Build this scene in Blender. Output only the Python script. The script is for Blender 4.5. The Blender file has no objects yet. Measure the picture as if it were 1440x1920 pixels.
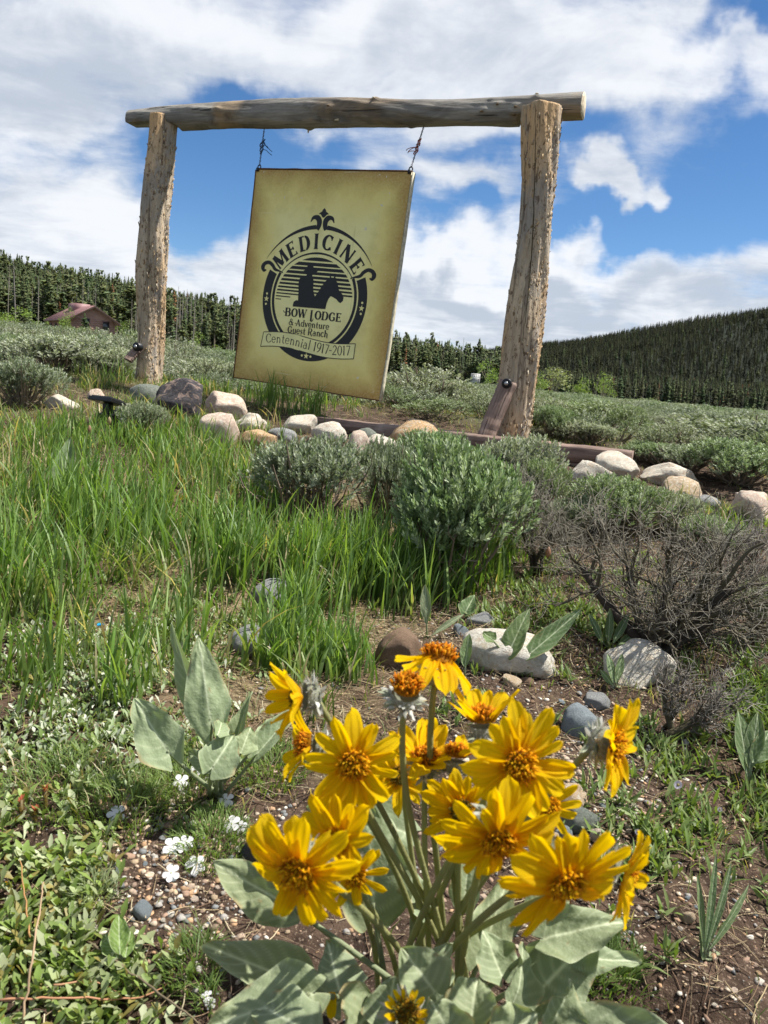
import bpy, math, random
import numpy as np
from mathutils import Vector, Matrix
from mathutils.geometry import tessellate_polygon
random.seed(7)
RNG = np.random.default_rng(11)
R = math.radians
C = bpy.context.scene.collection
SC = bpy.context.scene

# ------------------------------------------------------------------ camera
FPX, PITCH, ROLL = 1450.0, R(9.6), R(4.6)
CAMP = np.array([0.0, 0.0, 0.72])
FWD = np.array([0, math.cos(PITCH), -math.sin(PITCH)])
UP0 = np.array([0, math.sin(PITCH), math.cos(PITCH)])
RT0 = np.array([1.0, 0, 0])
RT = RT0 * math.cos(ROLL) + UP0 * math.sin(ROLL)
UP = UP0 * math.cos(ROLL) - RT0 * math.sin(ROLL)
cam_d = bpy.data.cameras.new('camera')
cam = bpy.data.objects.new('camera', cam_d)
C.objects.link(cam)
M = Matrix.Identity(4)
for i in range(3):
    M[i][0] = RT[i]; M[i][1] = UP[i]; M[i][2] = -FWD[i]; M[i][3] = CAMP[i]
cam.matrix_world = M
cam_d.sensor_fit = 'VERTICAL'
cam_d.sensor_height = 24.0
cam_d.lens = 24.0 * FPX / 1920
cam_d.clip_start = 0.02
cam_d.clip_end = 30000
cam_d.dof.use_dof = True
cam_d.dof.focus_distance = 2.2
cam_d.dof.aperture_fstop = 9.0
SC.camera = cam

# ------------------------------------------------------------------ sun, sky, exposure
SUN_AZ, SUN_EL = R(82), R(60)          # azimuth from straight ahead towards the right
SD = Vector((math.sin(SUN_AZ) * math.cos(SUN_EL), math.cos(SUN_AZ) * math.cos(SUN_EL), math.sin(SUN_EL)))
sun_d = bpy.data.lights.new('sun', 'SUN')
sun_d.energy = 5.0
sun_d.angle = R(0.6)
sun_d.color = (1.0, 0.955, 0.88)
sun = bpy.data.objects.new('sun', sun_d)
C.objects.link(sun)
sun.rotation_euler = SD.to_track_quat('Z', 'Y').to_euler()
SC.view_settings.view_transform = 'Standard'
SC.view_settings.look = 'None'
SC.view_settings.gamma = 1
SC.view_settings.use_curve_mapping = False
SC.view_settings.exposure = 0.90
SC.cycles.max_bounces = 6
SC.cycles.diffuse_bounces = 3
SC.cycles.transmission_bounces = 4
SC.cycles.transparent_max_bounces = 4
SKY_STRENGTH = 0.075

# pixel helpers: a point seen in the photograph (1440 x 1920) at a depth, only used to read off real positions
def P(px, py, d):
    return CAMP + d * (FWD + RT * (px - 720) / FPX + UP * (960 - py) / FPX)
def PY(px, py, Y):
    v = FWD + RT * (px - 720) / FPX + UP * (960 - py) / FPX
    return CAMP + v * (Y / v[1])
def depth_of(p):
    return float((np.asarray(p) - CAMP) @ FWD)
def PROJ(X, Y, Z):
    q = np.stack([X - CAMP[0], Y - CAMP[1], Z - CAMP[2]], -1)
    d = q @ FWD
    ds = np.where(np.abs(d) < 1e-6, 1e-6, d)
    return 720 + FPX * (q @ RT) / ds, 960 - FPX * (q @ UP) / ds, d

# ------------------------------------------------------------------ world
def build_world():
    w = bpy.data.worlds.new('World')
    SC.world = w
    w.use_nodes = True
    nt = w.node_tree
    nt.nodes.clear()
    L = nt.links
    def N(t, **k):
        n = nt.nodes.new(t)
        for a, b in k.items(): setattr(n, a, b)
        return n
    def val(sock, v):
        if hasattr(v, 'is_output'): L.new(v, sock)
        else: sock.default_value = v
    def math_(op, a, b=0.0, c=None, clamp=False):
        n = N('ShaderNodeMath', operation=op, use_clamp=clamp)
        val(n.inputs[0], a); val(n.inputs[1], b)
        if c is not None: val(n.inputs[2], c)
        return n.outputs[0]
    def vm(op, a, b=None):
        n = N('ShaderNodeVectorMath', operation=op)
        val(n.inputs[0], a)
        if b is not None: val(n.inputs[1], b)
        return n.outputs['Value'] if op in ('DOT_PRODUCT', 'LENGTH') else n.outputs[0]
    def noise(vec, scale, detail=6, rough=0.55, dist=0.0):
        n = N('ShaderNodeTexNoise')
        L.new(vec, n.inputs['Vector'])
        n.inputs['Scale'].default_value = scale
        n.inputs['Detail'].default_value = detail
        n.inputs['Roughness'].default_value = rough
        n.inputs['Distortion'].default_value = dist
        return n.outputs[0]
    def ramp(v, a, b, smooth=True):
        n = N('ShaderNodeMapRange')
        n.interpolation_type = 'SMOOTHSTEP' if smooth else 'LINEAR'
        val(n.inputs[0], v)
        n.inputs[1].default_value = a; n.inputs[2].default_value = b
        return n.outputs[0]
    def mixc(f, a, b):
        n = N('ShaderNodeMix', data_type='RGBA')
        val(n.inputs[0], f); val(n.inputs[6], a); val(n.inputs[7], b)
        return n.outputs[2]
    sky = N('ShaderNodeTexSky', sky_type='NISHITA')
    sky.sun_disc = False
    sky.sun_elevation = SUN_EL
    sky.sun_rotation = SUN_AZ
    sky.altitude = 2500
    sky.air_density = 1.0; sky.dust_density = 0.4; sky.ozone_density = 2.5
    geo = N('ShaderNodeTexCoord')
    d = geo.outputs['Generated']
    sep = N('ShaderNodeSeparateXYZ'); L.new(d, sep.inputs[0])
    zz = math_('ADD', math_('MAXIMUM', sep.outputs[2], 0.0), 0.16)
    comb = N('ShaderNodeCombineXYZ')
    L.new(math_('DIVIDE', sep.outputs[0], zz), comb.inputs[0])
    L.new(math_('DIVIDE', sep.outputs[1], zz), comb.inputs[1])
    pm = N('ShaderNodeMapping'); L.new(comb.outputs[0], pm.inputs[0])
    pm.inputs['Rotation'].default_value = (0, 0, 0.5); pm.inputs['Scale'].default_value = (0.85, 1.15, 1)
    plane = pm.outputs[0]
    n1 = noise(plane, 1.25, 9, 0.62, 0.5)
    n2 = noise(plane, 4.2, 7, 0.62, 0.5)
    n3 = noise(d, 8.0, 7, 0.62, 0.4)
    cov = math_('ADD', math_('MULTIPLY', n1, 0.95), math_('MULTIPLY', n2, 0.42))
    cov = math_('ADD', cov, math_('MULTIPLY', n3, 0.36))
    cov = math_('SUBTRACT', cov, 0.07)     # about 0.8 in the mean
    # wobble the direction a little so that the large cloud gaps get ragged edges
    nv = N('ShaderNodeTexNoise'); L.new(d, nv.inputs['Vector'])
    nv.inputs['Scale'].default_value = 7.0; nv.inputs['Detail'].default_value = 5
    wob = vm('SCALE', vm('SUBTRACT', nv.outputs['Color'], (0.5, 0.5, 0.5)))
    wob.node.inputs['Scale'].default_value = 0.22
    dw = vm('ADD', d, wob)
    def blob(px, py, rx, ry, wgt, rot=0.0):
        c = FWD + RT * (px - 720) / FPX + UP * (960 - py) / FPX
        ln = np.linalg.norm(c); c = c / ln
        a = RT * math.cos(rot) + UP * math.sin(rot); b = UP * math.cos(rot) - RT * math.sin(rot)
        a = a / (rx / FPX / ln); b = b / (ry / FPX / ln)
        dd = vm('SUBTRACT', dw, tuple(c))
        x = vm('DOT_PRODUCT', dd, tuple(a)); y = vm('DOT_PRODUCT', dd, tuple(b))
        r = math_('SQRT', math_('ADD', math_('MULTIPLY', x, x), math_('MULTIPLY', y, y)))
        return math_('MULTIPLY', ramp(r, 1.5, 0.3), wgt)
    for b in SKY_BLOBS:
        cov = math_('ADD', cov, blob(*b))
    mask = ramp(cov, 0.55, 1.06)
    thick = noise(plane, 1.9, 8, 0.62, 0.8)
    shade = math_('ADD', math_('MULTIPLY', thick, 1.1), math_('ADD', math_('MULTIPLY', n2, 0.55), math_('MULTIPLY', n3, 0.35)))
    for b in SHADE_BLOBS:
        shade = math_('ADD', shade, blob(*b))
    sh = ramp(shade, 0.66, 1.28)
    k = 1.0 / SKY_STRENGTH
    cloud = mixc(sh, (0.30 * k, 0.335 * k, 0.39 * k, 1), (0.51 * k, 0.525 * k, 0.55 * k, 1))
    blue = N('ShaderNodeHueSaturation')
    blue.inputs['Saturation'].default_value = 1.20
    blue.inputs['Value'].default_value = 0.96
    L.new(sky.outputs[0], blue.inputs['Color'])
    col = mixc(math_('MULTIPLY', mask, 0.97), blue.outputs[0], cloud)
    bg = N('ShaderNodeBackground'); bg.inputs[1].default_value = SKY_STRENGTH
    L.new(col, bg.inputs[0])
    out = N('ShaderNodeOutputWorld'); L.new(bg.outputs[0], out.inputs[0])
SKY_BLOBS = [  # px, py, half width, half height, weight, tilt: gaps in the cloud and the banks between them
    (395, 345, 110, 85, -0.42, 0), (560, 285, 150, 45, -0.20, 0), (210, 310, 90, 40, -0.16, 0.1),
    (1290, 420, 230, 60, -0.50, 0.05), (1110, 300, 110, 75, -0.20, 0), (1390, 300, 120, 70, -0.34, 0),
    (830, 410, 130, 45, -0.34, -0.1), (900, 275, 160, 30, -0.14, 0), (1420, 15, 190, 40, -0.42, 0.1),
    (1060, 462, 70, 22, -0.22, 0), (680, 165, 90, 18, -0.18, 0), (1330, 200, 60, 25, -0.15, 0),
    (860, 345, 120, 45, 0.22, -0.1), (1155, 355, 36, 46, 0.66, 0.9), (1245, 370, 34, 36, 0.56, 0.3),
    (300, 80, 420, 110, 0.30, 0), (900, 70, 400, 110, 0.34, 0), (1180, 150, 300, 60, 0.16, 0),
    (120, 430, 170, 110, 0.34, 0), (720, 560, 900, 75, 0.40, -0.08), (60, 200, 160, 120, 0.14, 0)]
SHADE_BLOBS = [(130, 110, 180, 80, -0.20, 0), (260, 190, 160, 50, -0.14, 0), (900, 110, 330, 40, -0.16, 0),
    (1180, 120, 160, 60, 0.22, 0), (320, 20, 200, 60, 0.25, 0), (170, 430, 120, 60, 0.25, 0), (1000, 560, 420, 26, -0.26, -0.05),
    (900, 500, 300, 35, 0.35, 0), (620, 60, 160, 60, 0.15, 0)]
build_world()

# ------------------------------------------------------------------ noise and terrain
_PERM = RNG.random((256, 256))
def vnoise(x, y):
    xi = np.floor(x).astype(int); yi = np.floor(y).astype(int)
    fx = x - xi; fy = y - yi
    fx = fx * fx * (3 - 2 * fx); fy = fy * fy * (3 - 2 * fy)
    a = _PERM[xi & 255, yi & 255]; b = _PERM[(xi + 1) & 255, yi & 255]
    c = _PERM[xi & 255, (yi + 1) & 255]; d = _PERM[(xi + 1) & 255, (yi + 1) & 255]
    return (a * (1 - fx) + b * fx) * (1 - fy) + (c * (1 - fx) + d * fx) * fy - 0.5
def fbm(x, y, o=4):
    s = 0; a = 1.0
    for i in range(o):
        s = s + a * vnoise(x * 2 ** i + 17.3 * i, y * 2 ** i + 5.1 * i); a *= 0.5
    return s
def sstep(a, b, x):
    t = np.clip((x - a) / (b - a), 0, 1)
    return t * t * (3 - 2 * t)
def H(x, y):
    x = np.asarray(x, float); y = np.asarray(y, float)
    r = np.hypot(x, y)
    u = np.where(y > 0.05 * r, x / np.maximum(y, 1e-6), np.sign(x) * 20.0)
    u = np.clip(u, -20, 20)
    mound = 0.134 * (np.clip(y, -2.5, 4.7) - 0.8) - 0.022 * np.clip(x, -3, 3) + 0.02
    f0 = np.interp(u, [-1, -0.35, 0.0, 0.3, 1], [0.34, 0.34, 0.16, 0.0, -0.05])
    sl = np.interp(u, [-2, -0.6, -0.4, -0.1, 0.15, 0.5, 2], [0.02, 0.024, 0.021, 0.004, -0.001, -0.004, -0.002])
    far = f0 + sl * np.minimum(r, 400) + 0.16 * fbm(x * 0.12, y * 0.12, 3) * sstep(5, 20, r)
    z = mound + (far - mound) * sstep(4.7, 8.0, r)
    eL = np.interp(u, [-3, -1, -0.5, -0.36, -0.2, 0.0, 0.1, 0.22, 20], [0.02, 0.074, 0.067, 0.056, 0.039, 0.017, 0.006, 0.0, 0.0])
    z = z + np.maximum(eL - sl * 0.8, 0) * 330 * sstep(165, 330, r)
    eR = np.interp(u, [-1, 0.02, 0.07, 0.11, 0.18, 0.26, 0.37, 0.5, 0.7, 1.2, 20], [0, 0.0, 0.026, 0.037, 0.046, 0.061, 0.086, 0.110, 0.135, 0.13, 0.02])
    z = z + eR * 1900 * (0.22 * sstep(300, 1000, r) + 0.78 * sstep(450, 1900, r)) + 20 * fbm(x * 0.003, y * 0.003, 3) * sstep(600, 1200, r)
    nr = sstep(8, 3, r)
    z = z + nr * (0.045 * fbm(x * 1.7, y * 1.7, 2) + 0.022 * fbm(x * 7, y * 7, 3) + 0.006 * fbm(x * 40, y * 40, 2))
    # the small eroded hollow at the lower right
    z = z - 0.07 * np.exp(-(((x - 0.36) / 0.07) ** 2 + ((y - 0.80) / 0.035) ** 2))
    return z
def G(px, py, dmax=60):
    """ground point under a photo position"""
    d = np.concatenate([np.arange(0.4, 8, 0.01), np.arange(8, dmax + 0.1, 0.2)])
    v = FWD + RT * (px - 720) / FPX + UP * (960 - py) / FPX
    p = CAMP + d[:, None] * v
    k = np.nonzero(p[:, 2] <= H(p[:, 0], p[:, 1]))[0]
    i = k[0] if len(k) else len(d) - 1
    q = p[i]
    return np.array([q[0], q[1], float(H(q[0], q[1]))]), float(d[i])

# ------------------------------------------------------------------ materials
def mat(name, build):
    m = bpy.data.materials.new(name)
    m.use_nodes = True
    nt = m.node_tree; nt.nodes.clear()
    class K: pass
    k = K(); k.nt = nt; L = nt.links
    def node(t, **kw):
        n = nt.nodes.new(t)
        for a, b in kw.items(): setattr(n, a, b)
        return n
    def setv(s, v):
        if hasattr(v, 'is_output'): L.new(v, s)
        else:
            if isinstance(v, tuple) and len(v) == 3 and s.type == 'RGBA': v = (*v, 1)
            s.default_value = v
    def noise(scale, detail=4, rough=0.55, vec=None, dist=0.0, out=0):
        n = node('ShaderNodeTexNoise')
        setv(n.inputs['Vector'], vec if vec is not None else k.obj)
        n.inputs['Scale'].default_value = scale; n.inputs['Detail'].default_value = detail
        n.inputs['Roughness'].default_value = rough; n.inputs['Distortion'].default_value = dist
        return n.outputs[out]
    def voro(scale, vec=None, feature='F1', out=0):
        n = node('ShaderNodeTexVoronoi', feature=feature)
        setv(n.inputs['Vector'], vec if vec is not None else k.obj)
        n.inputs['Scale'].default_value = scale
        return n.outputs[out]
    def ramp(v, a, b, c=0.0, d=1.0):
        n = node('ShaderNodeMapRange'); n.interpolation_type = 'SMOOTHSTEP'
        setv(n.inputs[0], v)
        n.inputs[1].default_value = a; n.inputs[2].default_value = b
        n.inputs[3].default_value = c; n.inputs[4].default_value = d
        return n.outputs[0]
    def mix(f, a, b, bt='MIX'):
        n = node('ShaderNodeMix', data_type='RGBA', blend_type=bt)
        setv(n.inputs[0], f); setv(n.inputs[6], a); setv(n.inputs[7], b)
        return n.outputs[2]
    def mth(op, a, b=0.0):
        n = node('ShaderNodeMath', operation=op); setv(n.inputs[0], a); setv(n.inputs[1], b)
        return n.outputs[0]
    def mapping(scale, vec=None):
        n = node('ShaderNodeMapping'); setv(n.inputs[0], vec if vec is not None else k.obj)
        n.inputs['Scale'].default_value = scale
        return n.outputs[0]
    def attr(nm, out='Color'):
        n = node('ShaderNodeAttribute', attribute_name=nm); return n.outputs[out]
    def bump(h, s=0.4, dist=0.01):
        n = node('ShaderNodeBump'); setv(n.inputs['Height'], h)
        n.inputs['Strength'].default_value = s; n.inputs['Distance'].default_value = dist
        return n.outputs[0]
    def bsdf(col, rough=0.8, nrm=None, spec=0.3, metal=0.0):
        n = node('ShaderNodeBsdfPrincipled')
        setv(n.inputs['Base Color'], col); setv(n.inputs['Roughness'], rough)
        n.inputs['Specular IOR Level'].default_value = spec; n.inputs['Metallic'].default_value = metal
        if nrm is not None: setv(n.inputs['Normal'], nrm)
        return n.outputs[0]
    def transl(sh, col, f):
        t = node('ShaderNodeBsdfTranslucent'); setv(t.inputs[0], col)
        m_ = node('ShaderNodeMixShader'); setv(m_.inputs[0], f)
        L.new(sh, m_.inputs[1]); L.new(t.outputs[0], m_.inputs[2])
        return m_.outputs[0]
    k.node = node; k.noise = noise; k.voro = voro; k.ramp = ramp; k.mix = mix; k.mth = mth; k.mapping = mapping
    k.attr = attr; k.bump = bump; k.bsdf = bsdf; k.transl = transl; k.link = L.new
    tc = node('ShaderNodeTexCoord'); k.obj = tc.outputs['Object']; k.gen = tc.outputs['Generated']
    ge = node('ShaderNodeNewGeometry'); k.pos = ge.outputs['Position']; k.nor = ge.outputs['Normal']
    oi = node('ShaderNodeObjectInfo'); k.rnd = oi.outputs['Random']; k.ocol = oi.outputs['Color']
    k.sep = lambda v: (lambda n: (L.new(v, n.inputs[0]), n.outputs)[1])(node('ShaderNodeSeparateXYZ'))
    sh = build(k)
    out = node('ShaderNodeOutputMaterial'); L.new(sh, out.inputs[0])
    return m

MT = {}
def leaf_mat(name, tl=0.3, rough=0.55, spec=0.3, tcol=(1.25, 1.2, 0.6), bs=0.0, rv=0.14):
    if 'petal' in name or name == 'fuzz': rv = 0.0
    def b(k):
        c = k.attr('col')
        c = k.mix(k.ramp(k.rnd, 0, 1, 0.0, rv), c, (0.30, 0.30, 0.10))
        c2 = k.mix(1.0, c, tcol, 'MULTIPLY')
        nrm = k.bump(k.noise(bs, 3), 0.5, 0.003) if bs else None
        return k.transl(k.bsdf(c, rough, nrm, spec), c2, tl)
    MT[name] = mat(name, b)
leaf_mat('grass', 0.42, 0.5, 0.35, (1.5, 1.5, 0.55))
leaf_mat('sage', 0.25, 0.6, 0.3, (1.1, 1.2, 0.7))
leaf_mat('herb', 0.32, 0.5, 0.35, (1.3, 1.35, 0.5))
leaf_mat('conifer', 0.25, 0.7, 0.15)
leaf_mat('straw', 0.1, 0.7, 0.2, (1, 1, 1))
leaf_mat('twig', 0.0, 0.8, 0.2)
leaf_mat('petal', 0.50, 0.5, 0.15, (1.08, 1.05, 0.6), 220)
leaf_mat('white_petal', 0.4, 0.6, 0.2, (1, 1, 1))
leaf_mat('fuzz', 0.25, 0.9, 0.1, (1, 1, 1))
leaf_mat('broadleaf', 0.28, 0.62, 0.25, (1.1, 1.25, 0.55), 160)

def b_ground(k):
    o = k.pos
    d = k.attr('zone', 'Color')
    soil = k.mix(k.ramp(k.noise(22, 6, 0.65, o), 0.35, 0.68), (0.030, 0.019, 0.013), (0.095, 0.062, 0.043))
    soil = k.mix(k.ramp(k.noise(190, 3, 0.7, o), 0.54, 0.70), soil, (0.24, 0.18, 0.13))
    lit = k.mix(k.ramp(k.noise(60, 5, 0.7, k.mapping((1, 3, 1), o)), 0.35, 0.7), (0.10, 0.07, 0.035), (0.34, 0.27, 0.16))
    f = k.mth('MULTIPLY', d, 1.0)
    s = k.sep(d)
    c = k.mix(k.ramp(k.mth('ADD', s[0], k.mth('MULTIPLY', k.noise(9, 5, 0.6, o), 0.8)), 0.55, 1.0), soil, lit)
    veg = k.mix(k.ramp(k.noise(0.9, 8, 0.7, o), 0.35, 0.65), (0.060, 0.066, 0.036), (0.125, 0.130, 0.080))
    c = k.mix(s[1], c, veg)
    wood = k.mix(k.ramp(k.noise(0.05, 8, 0.7, o), 0.4, 0.62), (0.007, 0.011, 0.006), (0.015, 0.020, 0.010))  # forest floor, darkened so its colour holds the right hill's cloud shade
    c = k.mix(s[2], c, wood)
    return k.bsdf(c, 0.95, k.bump(k.mth('ADD', k.noise(70, 6, 0.7, o), k.noise(300, 3, 0.7, o)), 0.8, 0.006), 0.15)
MT['ground'] = mat('ground', b_ground)

def b_bark(k):       # peeled weathered log with rests of bark
    o = k.obj
    st = k.mapping((1, 1, 0.16), o)
    base = k.mix(k.ramp(k.noise(14, 6, 0.6, st), 0.35, 0.65), (0.40, 0.32, 0.225), (0.62, 0.50, 0.355))
    base = k.mix(k.ramp(k.noise(3.5, 3, 0.5, k.mapping((1, 1, 0.4), o)), 0.44, 0.62), base, (0.64, 0.42, 0.22))
    grey = k.ramp(k.noise(6, 5, 0.65, k.mapping((1, 1, 0.3), o), 0.4), 0.46, 0.60)
    base = k.mix(k.mth('MULTIPLY', grey, 0.75), base, (0.30, 0.29, 0.275))
    fl = k.ramp(k.noise(46, 5, 0.75, k.mapping((1, 1, 0.45), o)), 0.545, 0.61)
    base = k.mix(k.mth('MULTIPLY', fl, 0.85), base, (0.120, 0.075, 0.045))
    fine = k.ramp(k.noise(110, 3, 0.7, k.mapping((1, 1, 0.10), o)), 0.35, 0.7)
    base = k.mix(k.mth('MULTIPLY', fine, 0.35), base, (0.16, 0.12, 0.085))
    crk = k.ramp(k.noise(30, 4, 0.6, k.mapping((1, 1, 0.03), o), 0.3), 0.62, 0.66)
    base = k.mix(k.mth('MULTIPLY', crk, 0.45), base, (0.06, 0.042, 0.03))
    h = k.mth('ADD', k.noise(42, 5, 0.7, k.mapping((1, 1, 0.4), o)), k.mth('MULTIPLY', k.noise(110, 3, 0.7, k.mapping((1, 1, 0.05), o)), 0.7))
    h = k.mth('SUBTRACT', h, k.mth('MULTIPLY', crk, 0.7))
    return k.bsdf(base, 0.85, k.bump(h, 0.9, 0.012), 0.15)
MT['bark'] = mat('bark', b_bark)
def b_beam(k):
    o = k.obj
    st = k.mapping((0.12, 1, 1), o)
    base = k.mix(k.ramp(k.noise(20, 6, 0.65, st), 0.35, 0.68), (0.18, 0.168, 0.15), (0.34, 0.32, 0.28))
    base = k.mix(k.ramp(k.noise(4, 5, 0.6, k.mapping((0.5, 1, 1), o), 0.6), 0.52, 0.66), base, (0.085, 0.078, 0.07))
    s = k.sep(k.nor)
    base = k.mix(k.ramp(k.noise(3.0, 4, 0.6, k.mapping((0.7, 1, 1), o), 0.5), 0.55, 0.72, 0, 0.8), base, (0.36, 0.265, 0.165))
    cr = k.ramp(k.noise(34, 4, 0.6, k.mapping((0.045, 1, 1), o), 0.2), 0.63, 0.67)
    base = k.mix(k.mth('MULTIPLY', cr, 0.85), base, (0.035, 0.03, 0.026))
    base = k.mix(k.ramp(k.noise(70, 4, 0.7, k.mapping((0.08, 1, 1), o)), 0.4, 0.7, 0, 0.5), base, (0.12, 0.105, 0.09))
    h = k.mth('ADD', k.noise(16, 4, 0.6, st), k.mth('MULTIPLY', k.noise(90, 4, 0.7, st), 0.6))
    h = k.mth('SUBTRACT', h, k.mth('MULTIPLY', cr, 0.6))
    return k.bsdf(base, 0.8, k.bump(h, 0.8, 0.010), 0.2)
MT['beam'] = mat('beam', b_beam)
def b_cut(k):
    o = k.obj
    base = k.mix(k.ramp(k.noise(40, 5, 0.6), 0.35, 0.65), (0.40, 0.33, 0.23), (0.66, 0.58, 0.44))
    return k.bsdf(base, 0.8, k.bump(k.noise(90, 4), 0.4, 0.004), 0.2)
MT['cut_wood'] = mat('cut_wood', b_cut)
def b_timber(k):
    o = k.obj
    st = k.mapping((0.06, 1, 1), o)
    base = k.mix(k.ramp(k.noise(42, 6, 0.7, st), 0.35, 0.68), (0.120, 0.080, 0.062), (0.29, 0.205, 0.165))
    base = k.mix(k.ramp(k.noise(3, 5, 0.6), 0.5, 0.7), base, (0.34, 0.27, 0.23))
    cr = k.ramp(k.noise(60, 3, 0.7, k.mapping((0.03, 1, 1), o)), 0.60, 0.66)
    base = k.mix(k.mth('MULTIPLY', cr, 0.8), base, (0.03, 0.018, 0.014))
    return k.bsdf(base, 0.75, k.bump(k.noise(60, 5, 0.7, st), 0.7, 0.006), 0.25)
MT['timber'] = mat('timber', b_timber)
def b_plain(name, col, rough=0.6, metal=0.0, var=0.15, spec=0.4, sc=30):
    def b(k):
        c2 = tuple(v * (1 - var) for v in col)
        return k.bsdf(k.mix(k.ramp(k.noise(sc, 5), 0.35, 0.65), col, c2), rough, k.bump(k.noise(sc * 4, 3), 0.15, 0.002), spec, metal)
    MT[name] = mat(name, b)
b_plain('black_plastic', (0.013, 0.013, 0.014), 0.35, 0, 0.2)
b_plain('black_steel', (0.018, 0.018, 0.02), 0.45, 0.2, 0.3)
b_plain('zinc', (0.55, 0.55, 0.56), 0.35, 0.9, 0.3)
b_plain('lamp_glass', (0.62, 0.64, 0.66), 0.15, 0, 0.1, 0.6)
b_plain('blue_twine', (0.04, 0.10, 0.20), 0.8)
b_plain('red_twine', (0.36, 0.085, 0.045), 0.8)
b_plain('wire', (0.12, 0.12, 0.13), 0.5, 0.7)
b_plain('ink', (0.016, 0.017, 0.018), 0.55, 0, 0.1)
b_plain('edge_cream', (0.62, 0.57, 0.42), 0.7, 0, 0.35, 0.3, 60)
b_plain('edge_brown', (0.15, 0.075, 0.035), 0.7, 0, 0.4, 0.3, 60)
b_plain('white_sign', (0.62, 0.62, 0.60), 0.5, 0, 0.08)
b_plain('siding', (0.36, 0.215, 0.175), 0.8, 0, 0.15, 0.2, 2)
b_plain('roof_red', (0.30, 0.17, 0.17), 0.6, 0.0, 0.15, 0.3, 1)
b_plain('trim', (0.22, 0.13, 0.11), 0.7)
b_plain('house_base', (0.30, 0.27, 0.25), 0.9)
b_plain('window_glass', (0.02, 0.025, 0.03), 0.1, 0, 0.1, 0.8)
b_plain('blue_plastic', (0.01, 0.22, 0.42), 0.4)
def b_face(k):       # printed parchment look, browner towards the sheet's own edges
    s = k.sep(k.obj)
    e = k.mth('MINIMUM', k.mth('MINIMUM', s[0], k.mth('SUBTRACT', 0.98, s[0])), k.mth('MINIMUM', k.mth('MULTIPLY', s[1], -0.8), k.mth('MULTIPLY', k.mth('ADD', s[1], 1.165), 0.8)))
    n = k.mth('ADD', e, k.mth('MULTIPLY', k.mth('SUBTRACT', k.noise(5, 6, 0.65), 0.5), 0.13))
    c = k.mix(k.ramp(n, -0.035, 0.14), (0.36, 0.18, 0.026), (0.80, 0.67, 0.20))
    c = k.mix(k.ramp(n, 0.05, 0.30), c, (0.90, 0.86, 0.40))
    c = k.mix(k.ramp(k.noise(3, 7, 0.7), 0.45, 0.75, 0, 0.45), c, (0.44, 0.36, 0.085))
    c = k.mix(k.ramp(k.noise(90, 3, 0.7), 0.3, 0.7, 0, 0.22), c, (0.80, 0.76, 0.42))
    c = k.mix(k.ramp(k.noise(26, 2, 0.5), 0.715, 0.74), c, (0.68, 0.64, 0.50))
    c = k.mix(k.ramp(k.noise(30, 3, 0.6, k.mapping((1, 0.035, 1))), 0.66, 0.72, 0, 0.25), c, (0.42, 0.33, 0.12))
    c = k.mix(k.ramp(k.noise(45, 2, 0.5, k.mapping((0.05, 1.3, 1))), 0.70, 0.73, 0, 0.35), c, (0.85, 0.82, 0.62))
    return k.bsdf(c, 0.55, None, 0.35)
MT['sign_face'] = mat('sign_face', b_face)
def rock_mat(name, a, b_, c_=None, spot=None, sc=9, vein=None, band=None):
    def b(k):
        o = k.obj
        col = k.mix(k.ramp(k.noise(sc, 6, 0.65, o, 0.3), 0.34, 0.66), a, b_)
        if c_: col = k.mix(k.ramp(k.noise(sc * 0.6, 3, 0.5, k.mapping((1, 1.4, 0.8), o), 1.0), 0.50, 0.66), col, c_)
        if spot: col = k.mix(k.ramp(k.noise(sc * 5, 3, 0.6, o), 0.62, 0.70, 0, 0.85), col, spot)
        if vein:
            col = k.mix(k.ramp(k.noise(sc * 1.3, 5, 0.6, k.mapping((1, 1, 4), o), 1.4), 0.60, 0.66, 0, 0.7), col, vein)
        col = k.mix(k.ramp(k.noise(sc * 14, 2, 0.7, o), 0.35, 0.75, 0, 0.35), col, tuple(v * 0.55 for v in a))
        hs = k.node('ShaderNodeHueSaturation'); hs.inputs['Value'].default_value = 1.04; k.link(col, hs.inputs['Color'])
        ck = k.ramp(k.voro(sc * 0.35, k.noise(sc * 0.5, 4, 0.6, o, 0.5, 1), 'DISTANCE_TO_EDGE'), 0.0, 0.018, 1.0, 0.0)
        col = k.mix(k.mth('MULTIPLY', ck, 0.6), hs.outputs[0], tuple(v * 0.35 for v in a))
        col = k.mix(k.ramp(k.noise(sc * 1.8, 6, 0.75, o, 0.8), 0.62, 0.70, 0, 0.4), col, tuple(v * 0.45 for v in a))
        h = k.mth('ADD', k.noise(sc * 1.5, 6, 0.7, o), k.mth('MULTIPLY', k.noise(sc * 10, 4, 0.7, o), 0.5))
        h = k.mth('SUBTRACT', h, k.mth('MULTIPLY', ck, 0.5))
        return k.bsdf(col, 0.85, k.bump(h, 0.8, 0.012), 0.25)
    MT[name] = mat(name, b)
rock_mat('rock_cream', (0.572, 0.520, 0.429), (0.780, 0.728, 0.611), (0.650, 0.520, 0.390), (0.286, 0.247, 0.208))
rock_mat('rock_pink', (0.610, 0.451, 0.354), (0.756, 0.610, 0.488), (0.756, 0.695, 0.573), (0.146, 0.122, 0.122))
rock_mat('rock_tan', (0.504, 0.372, 0.240), (0.672, 0.516, 0.348), (0.720, 0.648, 0.528), (0.240, 0.180, 0.132))
rock_mat('rock_orange', (0.483, 0.299, 0.149), (0.609, 0.425, 0.241), (0.575, 0.483, 0.356), (0.172, 0.115, 0.069))
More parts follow.
